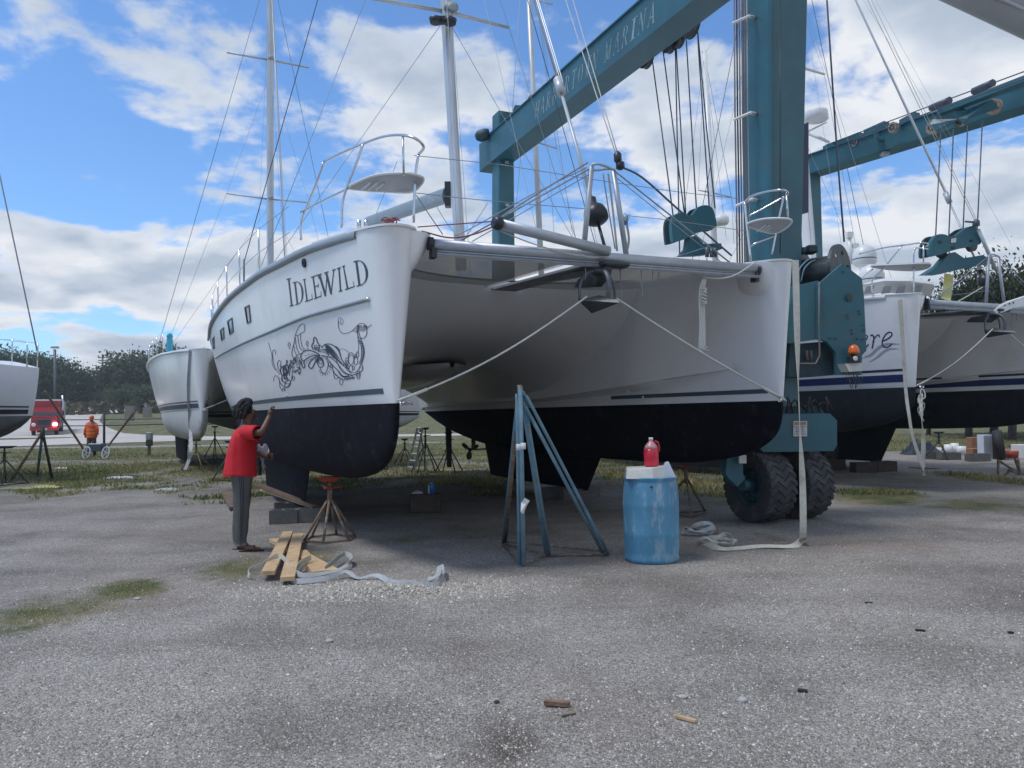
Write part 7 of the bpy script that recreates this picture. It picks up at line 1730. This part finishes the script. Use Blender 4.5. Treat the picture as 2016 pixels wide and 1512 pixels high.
for k, (x, y, r, h) in enumerate(((1868, 893, .14, .32), (1880, 893, .13, .36), (1893, 895, .15, .28), (1846, 893, .14, .2))):
    c_ = GP(x, y); mb = MB(); mb.lathe([(.01, 0), (r * .85, 0), (r, h), (r * .9, h), (r * .8, .03)], c_, n=14); tag(mb.build('bucket', cap_w), 'white plastic bucket, %s of the row beyond the blocks' % ('second', 'third', 'last', 'first')[k], 'bucket')
c_ = GP(1994, 902); mb = MB(); mb.lathe([(.01, 0), (.16, 0), (.22, .24), (.20, .24), (.13, .02)], c_, n=18); tag(mb.build('bucket', jack_o), 'bright orange bucket beside the black tyre', 'bucket')
boxt('white crate cut by the right frame edge', 'crate', 2012, 902, .4, .42, .4, cap_w, 'crate'); plank('plank', 'grey board stacked low at the right edge', GP(1985, 893, .25), GP(2050, 893, .25), .2, .12, wood_o)
fr_ = thing('steel_frame', 'rusty twisted steel frame lying at the right frame edge', 'scrap frame', GP(1990, 942))
for (x0, y0), (x1, y1) in (((1965, 943), (1965, 906)), ((1965, 906), (2010, 935)), ((1998, 903), (2012, 940)), ((1985, 926), (2030, 938)), ((1975, 940), (1990, 924)), ((1985, 940), (2020, 930)), ((2010, 944), (2004, 905))):
    mb = MB(); d0 = 17.8; mb.tube([W(x0, y0, d0), W(x1, y1, d0 + .2)], .03, 5); mb.build('bar', jack_r, fr_)
c_ = GP(1815, 895); mb = MB(); rag('tarp', 'dark crumpled tarp lying beyond the hanging straps', c_, 1.2, .8, .55, black_pl, 31, 'tarp')

# ------------------------------------------------------------------ trees
leaf_m = tone_mat('leaves', [(0, (.022, .044, .022)), (.45, (.045, .078, .035)), (.8, (.075, .11, .045)), (1, (.11, .14, .065))], .6, .25)
leaf_m2 = tone_mat('leaves_light', [(0, (.035, .06, .03)), (.5, (.07, .105, .045)), (1, (.14, .16, .08))], .6, .25)
bark = mat('bark', (.09, .07, .055), .9, var=.3, scale=5)
def crown_mesh(seed, clumps, per, leaf, m, flat=.75):
    r = np.random.default_rng(seed); cs = r.normal(size=(clumps, 3)); cs /= np.linalg.norm(cs, axis=1)[:, None]
    cs *= (.45 + .5 * r.random(clumps))[:, None]; cs[:, 2] = cs[:, 2] * flat; cs[:, 2] = np.where(cs[:, 2] < -.35, -.35 + .2 * cs[:, 2], cs[:, 2])
    cs *= (1 + .25 * np.sin(cs[:, :1] * 4 + seed))
    sz = .10 + .09 * r.random(clumps); P = (cs[:, None, :] + r.normal(size=(clumps, per, 3)) * sz[:, None, None] * np.array([1, 1, .65])).reshape(-1, 3)
    n = len(P); a = r.normal(size=(n, 3)); a /= np.linalg.norm(a, axis=1)[:, None]; b = np.cross(a, r.normal(size=(n, 3))); b /= np.linalg.norm(b, axis=1)[:, None]
    s = leaf * (.5 + r.random(n))[:, None]; V = np.stack([P - a * s, P + b * s * .55, P + a * s, P - b * s * .55], 1).reshape(-1, 3)
    tone = np.clip(np.repeat(r.random(clumps) * .6, per) + r.random(n) * .45, 0, 1)
    return fast_mesh('crown', V, np.arange(n * 4).reshape(-1, 4), m, np.repeat(tone, 4), 4)
crowns = [crown_mesh(s, 240, 56, .040, leaf_m) for s in (1, 2, 3)] + [crown_mesh(s, 190, 46, .040, leaf_m2) for s in (4, 5)]
leaf_k = tone_mat('leaves_dark', [(0, (.010, .02, .009)), (.5, (.025, .042, .018)), (1, (.07, .085, .04))], .6, .15)
fine = [crown_mesh(s, 360, 70, .026, leaf_k) for s in (7, 8)]
def tree(label, x, y, z0, w, h, k, rz, src=crowns, grp='trees on the hillside beyond the road', cat='tree', low=.15):
    t = thing('tree', label, cat, (x, y, z0), grp); mb = MB(); b = Vector((x, y, z0)); r_ = random.Random(int(x * 10 + y))
    mb.tube(smooth_path([b - UP * .3, b + Vector((w * .03, 0, h * .3)), b + Vector((-w * .02, w * .02, h * .7))], 4), [w * .035 * (1 - i * .08) for i in range(9)], 7)
    for q in range(6): a = q * 1.05 + rz; mb.tube([b + UP * h * (.22 + .05 * q), b + Vector((w * .32 * math.cos(a), w * .32 * math.sin(a), h * (.5 + .05 * q)))], [w * .016, w * .006], 5)
    mb.build('trunk', bark, t)
    o = bpy.data.objects.new('crown', src[k % len(src)]); col.objects.link(o); o.parent = t; o.location = (0, 0, h * (.5 + low)); o.scale = (w / 2, w / 2, h * .5); o.rotation_euler = (0, 0, rz); return t
look = ['broad dark', 'dense rounded', 'low spreading', 'pale green', 'loose yellow-green']
tl_ = [(-40, 150, 668, 90, 0), (30, 140, 688, 80, 1), (82, 150, 700, 75, 2), (125, 146, 706, 80, 0), (60, 190, 690, 110, 1), (160, 170, 735, 70, 2), (205, 176, 728, 75, 3), (238, 165, 698, 100, 3), (275, 160, 676, 110, 4), (318, 158, 668, 110, 3), (365, 165, 684, 90, 1), (415, 160, 690, 90, 2), (470, 165, 690, 100, 0),
       (188, 150, 762, 60, 4), (250, 142, 752, 60, 3), (140, 152, 765, 55, 1), (310, 140, 745, 70, 4), (100, 155, 750, 60, 3), (540, 170, 700, 100, 1), (620, 170, 705, 100, 0), (700, 175, 710, 100, 2), (790, 175, 712, 110, 0), (880, 175, 715, 100, 1), (960, 175, 715, 100, 3)]
for i, (px, d, ytop, wpx, k) in enumerate(tl_):
    x = W(px, 800, d).x; z0 = terr(x, d) - .5; ztop = W(px, ytop, d).z; h = max(4, (ztop - z0) / .96); w = wpx * 1.45 * d / FPX
    tree('%s tree on the hillside, number %s counted from the left' % (look[k], ['one', 'two', 'three', 'four', 'five', 'six', 'seven', 'eight', 'nine', 'ten', 'eleven', 'twelve', 'thirteen', 'fourteen', 'fifteen', 'sixteen', 'seventeen', 'eighteen', 'nineteen', 'twenty', 'twenty-one', 'twenty-two', 'twenty-three', 'twenty-four'][i]), x, d, z0, w, h, k, i * 1.3, low=.02)
for i, (px, d, ytop, wpx, k) in enumerate(((1900, 40, 480, 175, 0), (1985, 37, 462, 200, 1), (2075, 40, 455, 210, 0), (1822, 46, 540, 110, 1), (1950, 46, 500, 200, 1))):
    x = W(px, 700, d).x; h = (W(px, ytop + 50, d).z) / .93; tree(['dark leafy tree behind the hanging hoist block', 'tall dark tree with twiggy top behind the striker frame', 'dark tree cut by the right frame edge', 'low dark tree left of the hoist block', 'dark tree filling in behind the others'][i], x, d, 0, wpx * 1.2 * d / FPX, h, k, i * 2.1, fine, 'trees behind the second catamaran', low=.0)
# brush at the foot of the hill
nb = 5200; bx = nrng.uniform(-110, 60, nb); by = 128 + nrng.random(nb) * 14 + 6 * np.sin(bx * .1); bz = np.array([terr(a, b) for a, b in zip(bx, by)]) + nrng.random(nb) ** 1.6 * 2.2
a = nrng.normal(size=(nb, 3)); a /= np.linalg.norm(a, axis=1)[:, None]; b = np.cross(a, nrng.normal(size=(nb, 3))); b /= np.linalg.norm(b, axis=1)[:, None]; P = np.stack([bx, by, bz], 1); s = .55
keep = (bx < -65) | (bx > -72 + 0) ; V = np.stack([P - a * s, P + b * s * .6, P + a * s, P - b * s * .6], 1)[keep].reshape(-1, 3)
me = fast_mesh('undergrowth', V, np.arange(len(V)).reshape(-1, 4), tone_mat('brush_leaves', [(0, (.035, .05, .02)), (.5, (.10, .10, .05)), (1, (.20, .15, .10))], .8, .2), np.repeat(np.clip(nrng.random(len(V) // 4) * .6 + .4 * (fbm(V[::4, 0], V[::4, 1], .1, 4.)), 0, 1), 4), 4)
o = bpy.data.objects.new('undergrowth', me); col.objects.link(o); tag(o, 'dry brushy undergrowth at the foot of the hill', 'undergrowth', kind='stuff')

# ------------------------------------------------------------------ damp air over the yard
if HAZE > 0:
    hb = MB(); hb.box((0, 250, 14), (900, 900, 34)); hm_ = bpy.data.materials.new('air'); hm_.use_nodes = True; nt = hm_.node_tree; nt.nodes.remove(nt.nodes['Principled BSDF'])
    pv = nt.nodes.new('ShaderNodeVolumePrincipled'); pv.inputs['Color'].default_value = (.86, .92, 1, 1); pv.inputs['Density'].default_value = HAZE; pv.inputs['Anisotropy'].default_value = .2
    nt.links.new(pv.outputs[0], nt.nodes['Material Output'].inputs['Volume'])
    tag(hb.build('haze', hm_), 'thin damp haze over the yard and hillside', kind='stuff')
